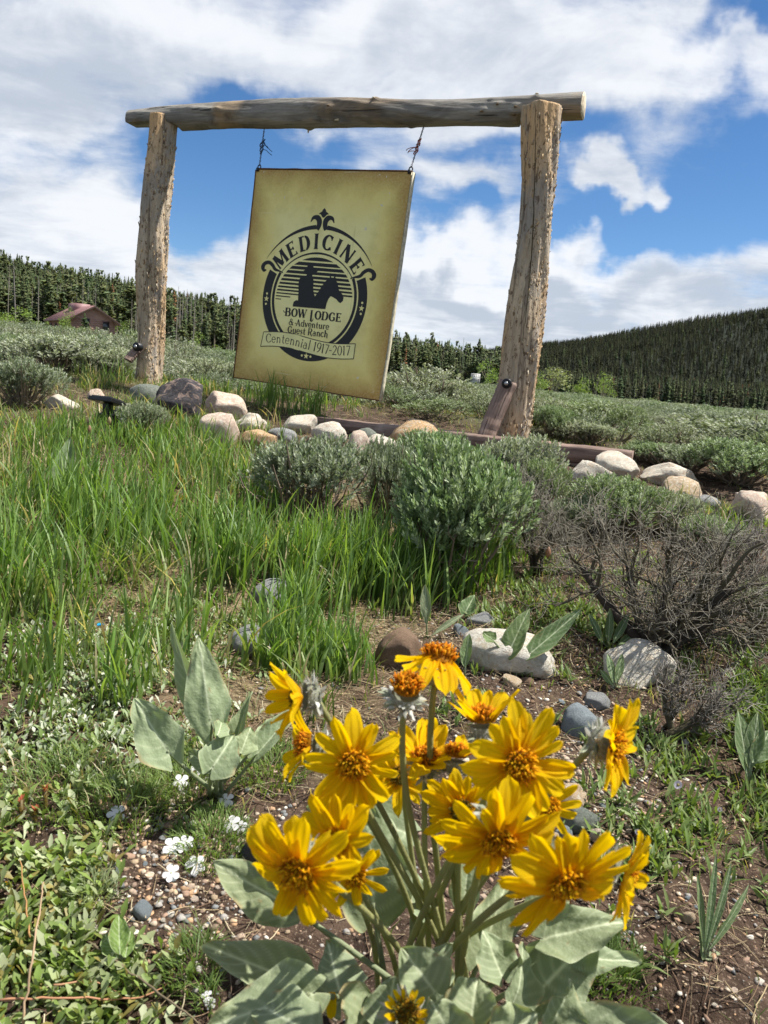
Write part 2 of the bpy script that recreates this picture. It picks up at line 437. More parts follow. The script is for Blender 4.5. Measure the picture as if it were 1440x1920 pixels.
rock_mat('rock_brown', (0.24, 0.155, 0.10), (0.33, 0.225, 0.15), None, (0.16, 0.10, 0.07), 16)
rock_mat('rock_grey', (0.250, 0.256, 0.256), (0.413, 0.419, 0.413), (0.338, 0.338, 0.300), (0.125, 0.125, 0.138), 12, (0.575, 0.587, 0.587))
rock_mat('rock_bluegrey', (0.220, 0.259, 0.275), (0.352, 0.396, 0.424), None, (0.132, 0.143, 0.165), 14, (0.550, 0.583, 0.605))
rock_mat('rock_green', (0.16, 0.18, 0.15), (0.26, 0.28, 0.235), None, (0.10, 0.11, 0.09), 10)
rock_mat('rock_dark', (0.038, 0.037, 0.044), (0.085, 0.076, 0.078), (0.30, 0.22, 0.18), (0.02, 0.02, 0.025), 6, (0.17, 0.13, 0.12))
rock_mat('rock_speckle', (0.05, 0.05, 0.055), (0.13, 0.13, 0.135), None, (0.42, 0.42, 0.42), 30)
rock_mat('rock_white', (0.62, 0.57, 0.48), (0.80, 0.77, 0.68), (0.68, 0.58, 0.44), (0.40, 0.33, 0.26), 10)
def b_pebble(k):
    c = k.attr('col')
    c = k.mix(k.ramp(k.noise(160, 4, 0.7, k.pos), 0.35, 0.7, 0, 0.5), c, (0.10, 0.08, 0.07))
    return k.bsdf(c, 0.8, k.bump(k.noise(400, 3, 0.6, k.pos), 0.5, 0.002), 0.3)
MT['pebble'] = mat('pebble', b_pebble)

# ------------------------------------------------------------------ object helpers
def link(o, parent=None):
    C.objects.link(o)
    if parent is not None: o.parent = parent
    return o
def tag(o, label=None, cat=None, group=None, kind=None):
    if label: o['label'] = label
    if cat: o['category'] = cat
    if group: o['group'] = group
    if kind: o['kind'] = kind
    return o
def thing(name, label, cat, loc=(0, 0, 0), group=None, rotz=0.0):
    o = bpy.data.objects.new(name, None)
    o.location = loc; o.rotation_euler = (0, 0, rotz); o.empty_display_size = 0.05
    link(o); tag(o, label, cat, group)
    return o

class B:
    """collects vertices and polygons (numpy blocks), with a colour per vertex"""
    def __init__(s): s.v = []; s.c = []; s.q = []; s.t = []; s.n = 0
    def add(s, v, quads=None, tris=None, col=(0.5, 0.5, 0.5)):
        v = np.asarray(v, float).reshape(-1, 3)
        c = np.asarray(col, float)
        if c.ndim == 1: c = np.tile(c[:3], (len(v), 1))
        s.v.append(v); s.c.append(c[:, :3])
        if quads is not None and len(quads): s.q.append(np.asarray(quads, int).reshape(-1, 4) + s.n)
        if tris is not None and len(tris): s.t.append(np.asarray(tris, int).reshape(-1, 3) + s.n)
        s.n += len(v)
    def tube(s, pts, rad, sides=6, col=(0.5, 0.5, 0.5), cap=True):
        pts = np.asarray(pts, float); n = len(pts)
        rad = np.broadcast_to(np.asarray(rad, float), (n,))
        t = np.gradient(pts, axis=0); t /= np.linalg.norm(t, axis=1)[:, None] + 1e-12
        ref = np.array([0, 0, 1.0]) if abs(t[:, 2]).mean() < 0.9 else np.array([1.0, 0, 0])
        a = np.cross(t, ref); a /= np.linalg.norm(a, axis=1)[:, None] + 1e-12
        b = np.cross(t, a)
        th = np.linspace(0, 2 * math.pi, sides, endpoint=False)
        v = pts[:, None] + rad[:, None, None] * (np.cos(th)[None, :, None] * a[:, None] + np.sin(th)[None, :, None] * b[:, None])
        i = np.arange(n - 1)[:, None] * sides; j = np.arange(sides)[None]; j2 = (j + 1) % sides
        q = np.stack([i + j, i + j2, i + sides + j2, i + sides + j], -1).reshape(-1, 4)
        cc = col
        if np.ndim(col) == 2: cc = np.repeat(np.asarray(col), sides, axis=0)
        s.add(v.reshape(-1, 3), q, None, cc)
        if cap:
            k = s.n - n * sides
            for base, flip in ((k, 1), (k + (n - 1) * sides, 0)):
                f = [[base, base + m, base + m + 1] if not flip else [base, base + m + 1, base + m] for m in range(1, sides - 1)]
                s.t.append(np.array(f))
    def box(s, lo, hi, col=(0.5, 0.5, 0.5), M=None):
        x0, y0, z0 = lo; x1, y1, z1 = hi
        v = np.array([(x0, y0, z0), (x1, y0, z0), (x1, y1, z0), (x0, y1, z0), (x0, y0, z1), (x1, y0, z1), (x1, y1, z1), (x0, y1, z1)])
        if M is not None: v = v @ M[0].T + M[1]
        s.add(v, [(0, 3, 2, 1), (4, 5, 6, 7), (0, 1, 5, 4), (1, 2, 6, 5), (2, 3, 7, 6), (3, 0, 4, 7)], None, col)
    def mesh(s, name, m, smooth=True):
        v = np.concatenate(s.v); c = np.concatenate(s.c)
        q = np.concatenate(s.q) if s.q else np.zeros((0, 4), int)
        t = np.concatenate(s.t) if s.t else np.zeros((0, 3), int)
        me = bpy.data.meshes.new(name)
        me.vertices.add(len(v)); me.vertices.foreach_set('co', v.astype(np.float32).ravel())
        nl = len(q) * 4 + len(t) * 3
        me.loops.add(nl)
        me.loops.foreach_set('vertex_index', np.concatenate([q.ravel(), t.ravel()]).astype(np.int32))
        me.polygons.add(len(q) + len(t))
        st = np.concatenate([np.arange(len(q)) * 4, len(q) * 4 + np.arange(len(t)) * 3]).astype(np.int32)
        me.polygons.foreach_set('loop_start', st)
        me.polygons.foreach_set('loop_total', np.concatenate([np.full(len(q), 4), np.full(len(t), 3)]).astype(np.int32))
        if smooth: me.polygons.foreach_set('use_smooth', np.ones(len(q) + len(t), bool))
        at = me.attributes.new('col', 'FLOAT_COLOR', 'POINT')
        at.data.foreach_set('color', np.concatenate([c, np.ones((len(c), 1))], 1).astype(np.float32).ravel())
        me.update(calc_edges=True)
        if m: me.materials.append(MT[m])
        return me
    def obj(s, name, m, parent=None, smooth=True):
        return link(bpy.data.objects.new(name, s.mesh(name, m, smooth)), parent)
def sub(name, me, parent=None, loc=None):
    o = bpy.data.objects.new(name, me)
    if loc is not None: o.location = loc
    return link(o, parent)
def norm(v):
    v = np.asarray(v, float); return v / (np.linalg.norm(v, axis=-1, keepdims=True) + 1e-12)

# ------------------------------------------------------------------ ground
def build_ground():
    an = np.concatenate([np.linspace(-180, -42, 40)[:-1], np.linspace(-42, 42, 380), np.linspace(42, 180, 40)[1:]])
    rr = np.concatenate([[0.02], np.geomspace(0.12, 9000, 430)])
    A, Rr = np.meshgrid(np.radians(an), rr)
    X = Rr * np.sin(A); Y = Rr * np.cos(A)
    Z = H(X, Y)
    n, m = X.shape
    i = np.arange(n - 1)[:, None] * m; j = np.arange(m - 1)[None]
    q = np.stack([i + j, i + j + 1, i + m + j + 1, i + m + j], -1).reshape(-1, 4)
    b = B(); b.add(np.stack([X, Y, Z], -1).reshape(-1, 3), q)
    o = b.obj('ground', 'ground')
    px, py, d = PROJ(X, Y, Z)
    litter = np.exp(-((px - 480) / 330) ** 2 - ((py - 1120) / 260) ** 2) * 0.6 + 0.1
    litter = np.where((py > 1480), litter * 0.3, litter)
    litter = np.where(Rr > 3.2, 0.05, litter)
    veg = np.maximum(sstep(4.2, 7, Rr), 0.85 * sstep(0.25, 0.6, Y - (4.05 - 0.37 * (X - 0.67))) * (Rr > 3))
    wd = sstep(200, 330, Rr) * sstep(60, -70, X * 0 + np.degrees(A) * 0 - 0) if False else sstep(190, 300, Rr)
    z = np.stack([litter, veg, wd], -1).reshape(-1, 3)
    at = o.data.attributes.new('zone', 'FLOAT_COLOR', 'POINT')
    at.data.foreach_set('color', np.concatenate([z, np.ones((len(z), 1))], 1).astype(np.float32).ravel())
    tag(o, kind='structure')
build_ground()

# ------------------------------------------------------------------ log frame
YL, YR = 4.85, 4.05
FR_B = PY(277, 722, YL), PY(303, 217, YL), PY(962, 826, YR), PY(1020, 203, YR)
FDIR = norm(np.array([FR_B[3][0] - FR_B[1][0], FR_B[3][1] - FR_B[1][1], 0]))
FN = np.array([FDIR[1], -FDIR[0], 0.0])            # towards the camera
FYAW = math.atan2(FDIR[1], FDIR[0])
def log_mesh(p0, p1, r_of_t, seed, nseg=120, sides=56, rough=0.006, axis='z', lump=0.01):
    """log in its own frame along local z (or x), from 0 to length"""
    rg = np.random.default_rng(seed)
    Ln = float(np.linalg.norm(np.asarray(p1) - np.asarray(p0)))
    t = np.linspace(0, 1, nseg); th = np.linspace(0, 2 * math.pi, sides, endpoint=False)
    T, TH = np.meshgrid(t, th, indexing='ij')
    r = r_of_t(T)
    r = r + lump * fbm(np.cos(TH) * 1.3 + seed, np.sin(TH) * 1.3 + T * Ln * 3, 3)
    r = r + rough * fbm(np.cos(TH) * 5 + seed * 3.1, np.sin(TH) * 5 + T * Ln * 5, 3) * np.where(True, 1, 1)
    cx = 0.012 * np.sin(T * 5 + seed); cy = 0.010 * np.sin(T * 7 + seed * 2)
    a = cx + r * np.cos(TH); b_ = cy + r * np.sin(TH); l = T * Ln
    v = np.stack([a, b_, l], -1) if axis == 'z' else np.stack([l, a, b_], -1)
    i = np.arange(nseg - 1)[:, None] * sides; j = np.arange(sides)[None]; j2 = (j + 1) % sides
    q = np.stack([i + j, i + j2, i + sides + j2, i + sides + j], -1).reshape(-1, 4)
    return v, q, Ln
def frame_matrix(org, xa, ya, za):
    m_ = Matrix.Identity(4)
    for i in range(3):
        m_[i][0] = xa[i]; m_[i][1] = ya[i]; m_[i][2] = za[i]; m_[i][3] = org[i]
    return m_
frame = thing('log_sign_frame', 'tall gateway frame of two peeled log posts with a log beam across the top', 'sign frame', FR_B[2].tolist())
F_INV = Matrix.Translation(-Vector(FR_B[2].tolist()))
def seat(o, mw):            # put a child at a world matrix
    o.matrix_parent_inverse = Matrix.Identity(4)
    o.matrix_local = Matrix.Translation(-o.parent.location) @ mw if o.parent.parent is None else mw
    return o
def post(p0, p1, seed, rb, rt, lab):
    p0 = np.array(p0) - np.array([0, 0, 0.12]); za = norm(np.array(p1) - p0)
    xa = norm(FDIR - za * (FDIR @ za)); ya = np.cross(za, xa)
    v, q, Ln = log_mesh(p0, p1, lambda t: rb + (rt - rb) * t + 0.006 * np.sin(t * 9 + seed), seed, 220, 72, 0.010, 'z', 0.020)
    b = B(); b.add(v.reshape(-1, 3), q)
    top = len(v.reshape(-1, 3)) - 72
    b.add([v[-1].mean(0) + [0, 0, 0.004]], None, None)
    b.t.append(np.array([[top + k, top + (k + 1) % 72, b.n - 1] for k in range(72)]))
    o = b.obj('post', 'bark', frame)
    seat(o, frame_matrix(p0, xa, ya, za)); tag(o, lab)
    # curls of bark still clinging to the wood: small lifted chips
    rg = np.random.default_rng(seed)
    bb = B()
    for k in range(650):
        t = rg.uniform(0.08, 0.97); th = rg.normal(0.15, 0.9) if rg.random() < 0.72 else rg.uniform(0, 6.28)
        th -= 0.0
        ii = int(t * 219); jj = int((th % 6.2832) / 6.2832 * 72) % 72
        c = v[ii, jj]; out = norm(np.array([math.cos(th), math.sin(th), 0])); tan = np.array([-out[1], out[0], 0])
        w_ = rg.uniform(0.001, 0.0045); h_ = rg.uniform(0.003, 0.014); lift = rg.uniform(0.001, 0.006)
        up = np.array([0, 0, 1]) + tan * rg.normal(0, 0.3)
        cc = c + out * 0.0005
        pts = [cc - tan * w_ - up * h_, cc + tan * w_ - up * h_ * 0.7, cc + tan * w_ * 0.8 + up * h_ + out * lift, cc - tan * w_ + up * h_ * 0.8 + out * lift * 1.3]
        col = np.array([(0.24, 0.15, 0.09), (0.40, 0.29, 0.19), (0.62, 0.53, 0.42), (0.66, 0.47, 0.28)][rg.integers(0, 4)]) * rg.uniform(0.8, 1.1)
        pts2 = [p - out * 0.003 for p in pts]
        bb.add(pts + pts2, [(0, 1, 2, 3), (7, 6, 5, 4), (0, 3, 7, 4), (1, 0, 4, 5), (2, 1, 5, 6), (3, 2, 6, 7)], None, col)
    f = bb.obj('bark_flakes', 'straw', o, False); tag(f, kind='stuff')
    # drying crack as a thin recessed dark slit
    return o, v
postL, vL = post(FR_B[0], FR_B[1] + np.array([0, 0, -0.005]), 3, 0.086, 0.082, 'left log post with weathered grey bark rests')
postR, vR = post(FR_B[2], FR_B[3] + np.array([0, 0, 0.0]), 5, 0.091, 0.088, 'right log post nearer the viewer, split by a drying crack')
# the crack on the right post
def crack(postv, parent, j0, t0, t1, seed):
    rg = np.random.default_rng(seed); b = B(); pts = []
    for t in np.linspace(t0, t1, 40):
        ii = int(t * 219); j = j0 + 2.0 * math.sin(t * 4) + rg.normal(0, 0.12)
        a = postv[ii, int(j) % 72]; c = postv[ii, (int(j) + 1) % 72]; pts.append(a + (c - a) * (j - int(j)))
    pts = np.array(pts)
    b.tube(pts, 0.0022 * np.sin(np.linspace(0.2, 3.0, 40)) + 0.0006, 4, (0.03, 0.02, 0.015))
    return b.obj('crack', 'twig', parent)
crack(vR, postR, 54, 0.35, 0.985, 1); crack(vL, postL, 50, 0.04, 0.30, 2)

# beam
bl = PY(246, 225, YL + 0.10); br = PY(1092, 201, YR + 0.02)
bz = (bl[2] + br[2]) / 2
b0 = np.array([bl[0], bl[1], bl[2]]); b1 = np.array([br[0], br[1], br[2]])
xa = norm(b1 - b0); ya = norm(np.cross([0, 0, 1.0], xa)); za = np.cross(xa, ya)
def rbeam(t): return 0.058 + 0.012 * sstep(0.0, 0.12, t) - 0.004 * np.sin(t * 11) - 0.004 * sstep(0.8, 1, t)
v, q, Lb = log_mesh(b0, b1, rbeam, 9, 260, 56, 0.004, 'x', 0.010)
vv = v.copy()
# flat bottoms where the ends are notched over the posts, and the knots
T = vv[..., 0] / Lb
flat = np.where((T < 0.135), -0.028 + 0.02 * sstep(0.10, 0.135, T) * -1, np.where(T > 0.885, -0.040, -1))
vv[..., 2] = np.maximum(vv[..., 2], flat)
rg = np.random.default_rng(4)
knots = [(rg.uniform(0.08, 0.93), rg.uniform(0, 2 * math.pi)) for _ in range(26)]
TH = np.arctan2(vv[..., 2], vv[..., 1])
for kt, kth in knots:
    dd = ((T - kt) * Lb / 0.022) ** 2 + ((((TH - kth + math.pi) % (2 * math.pi)) - math.pi) * 0.075 / 0.018) ** 2
    g = np.exp(-dd) * rg.uniform(0.006, 0.014)
    vv[..., 1] += g * np.cos(TH); vv[..., 2] += g * np.sin(TH)
b = B(); b.add(vv.reshape(-1, 3), q)
beam = b.obj('beam', 'beam', frame); seat(beam, frame_matrix(b0, xa, ya, za))
for end, nm in ((0, -1), (-1, 1)):
    b = B(); rim = vv[end]; c = rim.mean(0)
    n_ = len(rim); ring2 = c + (rim - c) * 0.9; ring2[:, 0] += 0.006 * nm; rimo = rim.copy()
    b.add(np.concatenate([rimo, ring2, [c + [0.009 * nm, 0, 0]]]),
          [(k, (k + 1) % n_, n_ + (k + 1) % n_, n_ + k) for k in range(n_)], [(n_ + k, n_ + (k + 1) % n_, 2 * n_) for k in range(n_)])
    b.obj('sawn_end', 'cut_wood', beam)
b = B()      # stubs of broken twigs on the beam
for kt, kth in knots[:18]:
    kth = abs(kth) if rg.random() < 0.8 else kth
    ii = int(kt * 259); jj = int((kth % 6.2832) / 6.2832 * 56) % 56
    p = vv[ii, jj]; o_ = norm(np.array([rg.normal(0, 0.3), p[1], p[2]]))
    b.tube([p - o_ * 0.004, p + o_ * 0.006, p + o_ * rg.uniform(0.008, 0.02)], [0.006, 0.005, 0.002], 6, (0.55, 0.46, 0.34) if rg.random() < 0.5 else (0.16, 0.10, 0.07))
tag(b.obj('twig_stubs', 'twig', beam), kind='stuff')

# braces with their bolts
def board(p0, p1, w, th, mt, name, parent, nrm):
    p0 = np.array(p0); p1 = np.array(p1); L_ = np.linalg.norm(p1 - p0)
    x = norm(p1 - p0); z = norm(np.array(nrm) - x * (x @ nrm)); y = np.cross(z, x)
    b = B(); n = 24
    xs = np.linspace(0, L_, n)
    rg = np.random.default_rng(int(abs(p0[0] * 100)))
    wob = rg.normal(0, 0.0018, (n, 4))
    ring = np.array([(-w / 2, -th / 2), (w / 2, -th / 2), (w / 2, th / 2), (-w / 2, th / 2)])
    e = 0.12
    ring8 = []
    for k in range(4):
        a, c = ring[k], ring[(k + 1) % 4]; ring8 += [a + (c - a) * e * (th / np.linalg.norm(c - a)), c - (c - a) * e * (th / np.linalg.norm(c - a))]
    ring8 = np.array(ring8)
    v = np.array([[(xx, r[0] + wob[i, k // 2], r[1] + wob[i, k // 2] * 0.5) for k, r in enumerate(ring8)] for i, xx in enumerate(xs)]).reshape(-1, 3)
    q = [(i * 8 + k, i * 8 + (k + 1) % 8, i * 8 + 8 + (k + 1) % 8, i * 8 + 8 + k) for i in range(n - 1) for k in range(8)]
    t = [(0, k + 1, k) for k in range(1, 7)] + [((n - 1) * 8, (n - 1) * 8 + k, (n - 1) * 8 + k + 1) for k in range(1, 7)]
    b.add(v, q, t)
    o = b.obj(name, mt, parent, False)
    mw = frame_matrix(p0, x, y, z)
    if parent is not None: seat(o, mw)
    else: o.matrix_world = mw
    return o
def bolt(p, parent, r=0.024):
    b = B()
    m3 = np.stack([FDIR, np.array([0, 0, 1.0]), FN], 1)       # local z looks to the camera
    def disc(r0, z0, z1, n=20, sc=1.0):
        th = np.linspace(0, 2 * math.pi, n, endpoint=False)
        ring = np.stack([np.cos(th), np.sin(th)], 1)
        v = np.concatenate([np.c_[ring * r0, np.full(n, z0)], np.c_[ring * r0, np.full(n, z1 - 0.002)], np.c_[ring * (r0 - 0.002), np.full(n, z1)], [[0, 0, z1]]])
        q = [(a * n + k, a * n + (k + 1) % n, (a + 1) * n + (k + 1) % n, (a + 1) * n + k) for a in range(2) for k in range(n)]
        b.add(v @ m3.T, q, [(2 * n + k, 2 * n + (k + 1) % n, 3 * n) for k in range(n)])
    disc(r, -0.03, 0.006)
    o = b.obj('washer', 'black_steel', parent); seat(o, Matrix.Translation(Vector(p.tolist())))
    b = B(); disc(r * 0.42, 0.004, 0.014, 6)
    h = b.obj('bolt_head', 'zinc', o)
    return o
pb = PY(951, 719, YR - 0.115); pe = PY(905, 835, YR - 0.19)
board(PY(953, 716, YR - 0.105), pe, 0.088, 0.028, 'timber', 'brace', frame, FN)
bolt(PY(950, 719, YR - 0.128), frame, 0.025)
pe = PY(240, 676, YL - 0.14)
board(PY(260, 652, YL - 0.09), pe, 0.055, 0.024, 'timber', 'brace', frame, FN)
bolt(PY(256, 650, YL - 0.122), frame, 0.026)

# ------------------------------------------------------------------ timber edging
def timber_line(p0, p1, h, dpt, name, parent, drop=0.0):
    """p0, p1: ends of the top front edge"""
    p0 = np.array(p0); p1 = np.array(p1)
    x = norm(p1 - p0); z = norm(np.array([0, 0, 1.0]) - x * x[2]); y = np.cross(z, x)
    L_ = np.linalg.norm(p1 - p0); b = B(); n = 60
    rg = np.random.default_rng(5)
    e = 0.008
    prof = [(0, -h), (0, -e), (e, 0), (dpt * 0.5, 0.002), (dpt - e, 0), (dpt, -e), (dpt, -h)]
    m_ = len(prof)
    v = []
    for i in range(n):
        w = 0.004 * fbm(np.array([i * 0.35]), np.array([drop * 50 + 3.0]), 3)[0]
        for k, (a, c) in enumerate(prof):
            v.append((L_ * i / (n - 1), a + w + rg.normal(0, 0.0008), c + w + rg.normal(0, 0.0008)))
    q = [(i * m_ + k, i * m_ + (k + 1) % m_, (i + 1) * m_ + (k + 1) % m_, (i + 1) * m_ + k) for i in range(n - 1) for k in range(m_)]
    q = [tuple(reversed(f)) for f in q]
    t = [(0, k, k + 1) for k in range(1, m_ - 1)] + [((n - 1) * m_, (n - 1) * m_ + k + 1, (n - 1) * m_ + k) for k in range(1, m_ - 1)]
    b.add(v, q, t)
    o = b.obj(name, 'timber', parent, False)
    p = p0 - np.array([0, 0, 1]) * drop
    mw = frame_matrix(p, x, y, z)
    o.matrix_local = Matrix.Translation(-parent.location) @ mw
    return o
_g1, _d1 = G(1168, 896); _g0, _d0 = G(600, 812)
TE1 = PY(1186, 848, _g1[1] + 0.04); TE0 = PY(560, 779, _g0[1] + 0.30)
print('timber', _g1, _g0, TE1, TE0)
edging = thing('timber_edging', 'long low edging of stacked brown timbers on the ground in front of the posts', 'timber edging', TE1.tolist())
timber_line(TE0, TE1, 0.075, 0.13, 'timber', edging)
dirT = norm(TE1 - TE0)
timber_line(TE0, TE1 - dirT * 0.015 + np.array([FN[0], FN[1], 0]) * -0.008, 0.13, 0.12, 'timber', edging, 0.079)

# ------------------------------------------------------------------ hanging sign
SW, SH = 0.98, 1.165
SV = (-0.437 * 1.08, 4.074 * 1.08, 0.72 + (1.187 - 0.72) * 1.08, -0.462, -0.022, -0.058)
_cx, _cy, _cz, _yaw, _tilt, _rl = SV
_X = np.array([math.cos(_yaw), math.sin(_yaw), 0]); _Z = np.array([0, 0, 1.0]); _N = np.cross(_X, _Z)
_Z2 = _Z * math.cos(_tilt) + _N * math.sin(_tilt)
SX = _X * math.cos(_rl) + _Z2 * math.sin(_rl); SZ = _Z2 * math.cos(_rl) - _X * math.sin(_rl); SN = np.cross(SX, SZ)
S0 = np.array([_cx, _cy, _cz]) - SX * SW / 2 + SZ * SH / 2         # top left corner of the face
sign = thing('hanging_sign', 'olive and brown lodge sign with a round horse rider emblem, hanging from the log beam', 'sign', (0, 0, 0))
sign.matrix_world = frame_matrix(S0, SX, SZ, SN)      # local x right, y up, z out of the face
# face sheet, very slightly warped, with a thin core behind it
b = B(); nx, ny = 24, 28
def warp(x, y): return 0.012 * sstep(0.865, 0.98, x) * sstep(-0.95, -1.165, y) + 0.006 * sstep(0.10, 0.0, x) * sstep(-0.9, -1.165, y)
gx, gy = np.meshgrid(np.linspace(0, SW, nx), np.linspace(0, -SH, ny))
v = np.stack([gx, gy, warp(gx, gy)], -1).reshape(-1, 3)
q = [(r * nx + c, r * nx + nx + c, r * nx + nx + c + 1, r * nx + c + 1) for r in range(ny - 1) for c in range(nx - 1)]
b.add(v, q); face = b.obj('printed_face', 'sign_face', sign)
b = B(); v2 = v.copy(); v2[:, 2] -= 0.0205; v1 = v.copy(); v1[:, 2] -= 0.0015
per = [c for c in range(nx)] + [r * nx + nx - 1 for r in range(1, ny)] + [(ny - 1) * nx + c for c in range(nx - 2, -1, -1)] + [r * nx for r in range(ny - 2, 0, -1)]
b.add(np.concatenate([v1, v2]), [tuple(reversed(f)) for f in (np.array(q) + nx * ny).tolist()] + q + [(per[k], per[(k + 1) % len(per)], per[(k + 1) % len(per)] + nx * ny, per[k] + nx * ny) for k in range(len(per))])
b.obj('backing_panel', 'edge_cream', sign, False)
# worn metal edge trim
def trim(x0, y0, x1, y1, m):
    n = 16; b = B(); r_ = np.random.default_rng(int(x0 * 10 + y1 * 7 + 99))
    w = 0.006
    nx_ = np.array([y1 - y0, -(x1 - x0)]); nx_ = nx_ / np.linalg.norm(nx_)
    v = []
    for i in range(n):
        t = i / (n - 1); x = x0 + (x1 - x0) * t; y = y0 + (y1 - y0) * t; z = float(warp(np.array(x), np.array(y)))
        j = r_.normal(0, 0.0008)
        for (a, c) in ((-w * 0.3, 0.0025), (w * 0.7, 0.0025), (w * 0.7, -0.024), (-w * 0.3, -0.024)):
            v.append((x - nx_[0] * (a + j - w * 0.5) * -1, y - nx_[1] * (a + j - w * 0.5) * -1, z + c))
    q = [(i * 4 + k, i * 4 + (k + 1) % 4, i * 4 + 4 + (k + 1) % 4, i * 4 + 4 + k) for i in range(n - 1) for k in range(4)]
    b.add(v, q + [(3, 2, 1, 0), (n * 4 - 4, n * 4 - 3, n * 4 - 2, n * 4 - 1)])
    b.obj('edge_trim', m, sign, False)
trim(-0.003, 0, -0.003, -SH, 'edge_brown'); trim(SW + 0.006, 0, SW + 0.006, -SH, 'edge_cream')
trim(0, 0.004, SW, 0.004, 'edge_brown'); trim(0, -SH - 0.003, SW, -SH - 0.003, 'edge_brown')
for x_ in (0.012, SW - 0.012):      # screw eyes
    b = B(); th = np.linspace(0, 2 * math.pi, 14)
    b.tube([(x_ + 0.010 * math.cos(a), 0.016 + 0.012 * math.sin(a), -0.01) for a in th], 0.0035, 6, cap=False)
    b.box((x_ - 0.008, -0.010, -0.018), (x_ + 0.008, 0.010, 0.006))
    b.obj('screw_eye', 'black_steel', sign)

# --- lettering and emblem, flat print on the face: shapes in sheet metres, x right, y down from the top left corner
layer = [0]
def flat(polys, name, m, parent, lift):
    """polys: lists of 2-D outlines (x right, y down); lift in mm over the face"""
    b = B()
    for k, pl in enumerate(polys):
        pl = [(float(a), float(c)) for a, c in pl]
        tri = tessellate_polygon([[Vector((x, -y, 0)) for x, y in pl]])
        xs = np.array([p[0] for p in pl]); ys = -np.array([p[1] for p in pl])
        z = warp(xs, ys) + lift * 0.001 + (0.00002 * k if k < 25 else 0)
        b.add(np.stack([xs, ys, z], -1), None, tri)
    o = b.obj(name, m, parent, False)
    return o
def ribbon(pts, w, closed=False):
    """outline of a stroke with its width (number or list)"""
    p = np.asarray(pts, float); n = len(p); w = np.broadcast_to(np.asarray(w, float), (n,))
    t = np.gradient(p, axis=0); t /= np.linalg.norm(t, axis=1)[:, None] + 1e-12
    nn = np.stack([-t[:, 1], t[:, 0]], 1)
    return [tuple(x) for x in p + nn * w[:, None] / 2] + [tuple(x) for x in (p - nn * w[:, None] / 2)[::-1]]
def crv(pts, n=8):
    """Catmull-Rom through the points (x, y, w)"""
    p = np.asarray(pts, float); p = np.vstack([2 * p[0] - p[1], p, 2 * p[-1] - p[-2]]); out = []
    for i in range(1, len(p) - 2):
        for t in np.linspace(0, 1, n, endpoint=False):
            out.append(0.5 * ((2 * p[i]) + (-p[i - 1] + p[i + 1]) * t + (2 * p[i - 1] - 5 * p[i] + 4 * p[i + 1] - p[i + 2]) * t * t + (-p[i - 1] + 3 * p[i] - 3 * p[i + 1] + p[i + 2]) * t ** 3))
    out.append(p[-2]); return np.array(out)
K_, T_ = 0.25, 0.09      # thick and thin of the fat western face
def O_(x0, x1, y0, y1, a0, a1, wk, wt, n=22):
    a = np.radians(np.linspace(a0, a1, n)); cx_, cy_ = (x0 + x1) / 2, (y0 + y1) / 2
    return np.stack([cx_ + (x1 - x0) / 2 * np.cos(a), cy_ + (y1 - y0) / 2 * np.sin(a), wt + (wk - wt) * np.abs(np.cos(a)) ** 1.3], 1)
def Ln_(x0, y0, x1, y1, w0, w1=None): return np.array([(x0, y0, w0), ((x0 + x1) / 2, (y0 + y1) / 2, (w0 + (w1 or w0)) / 2), (x1, y1, w1 or w0)])
def stem(x, y0=0.0, y1=1.0, k=K_):   # stem that flares at both ends, with small serifs
    return [np.array([(x, y0, k * 1.45), (x, y0 + 0.07, k), (x, (y0 + y1) / 2, k * 0.92), (x, y1 - 0.07, k), (x, y1, k * 1.45)])]
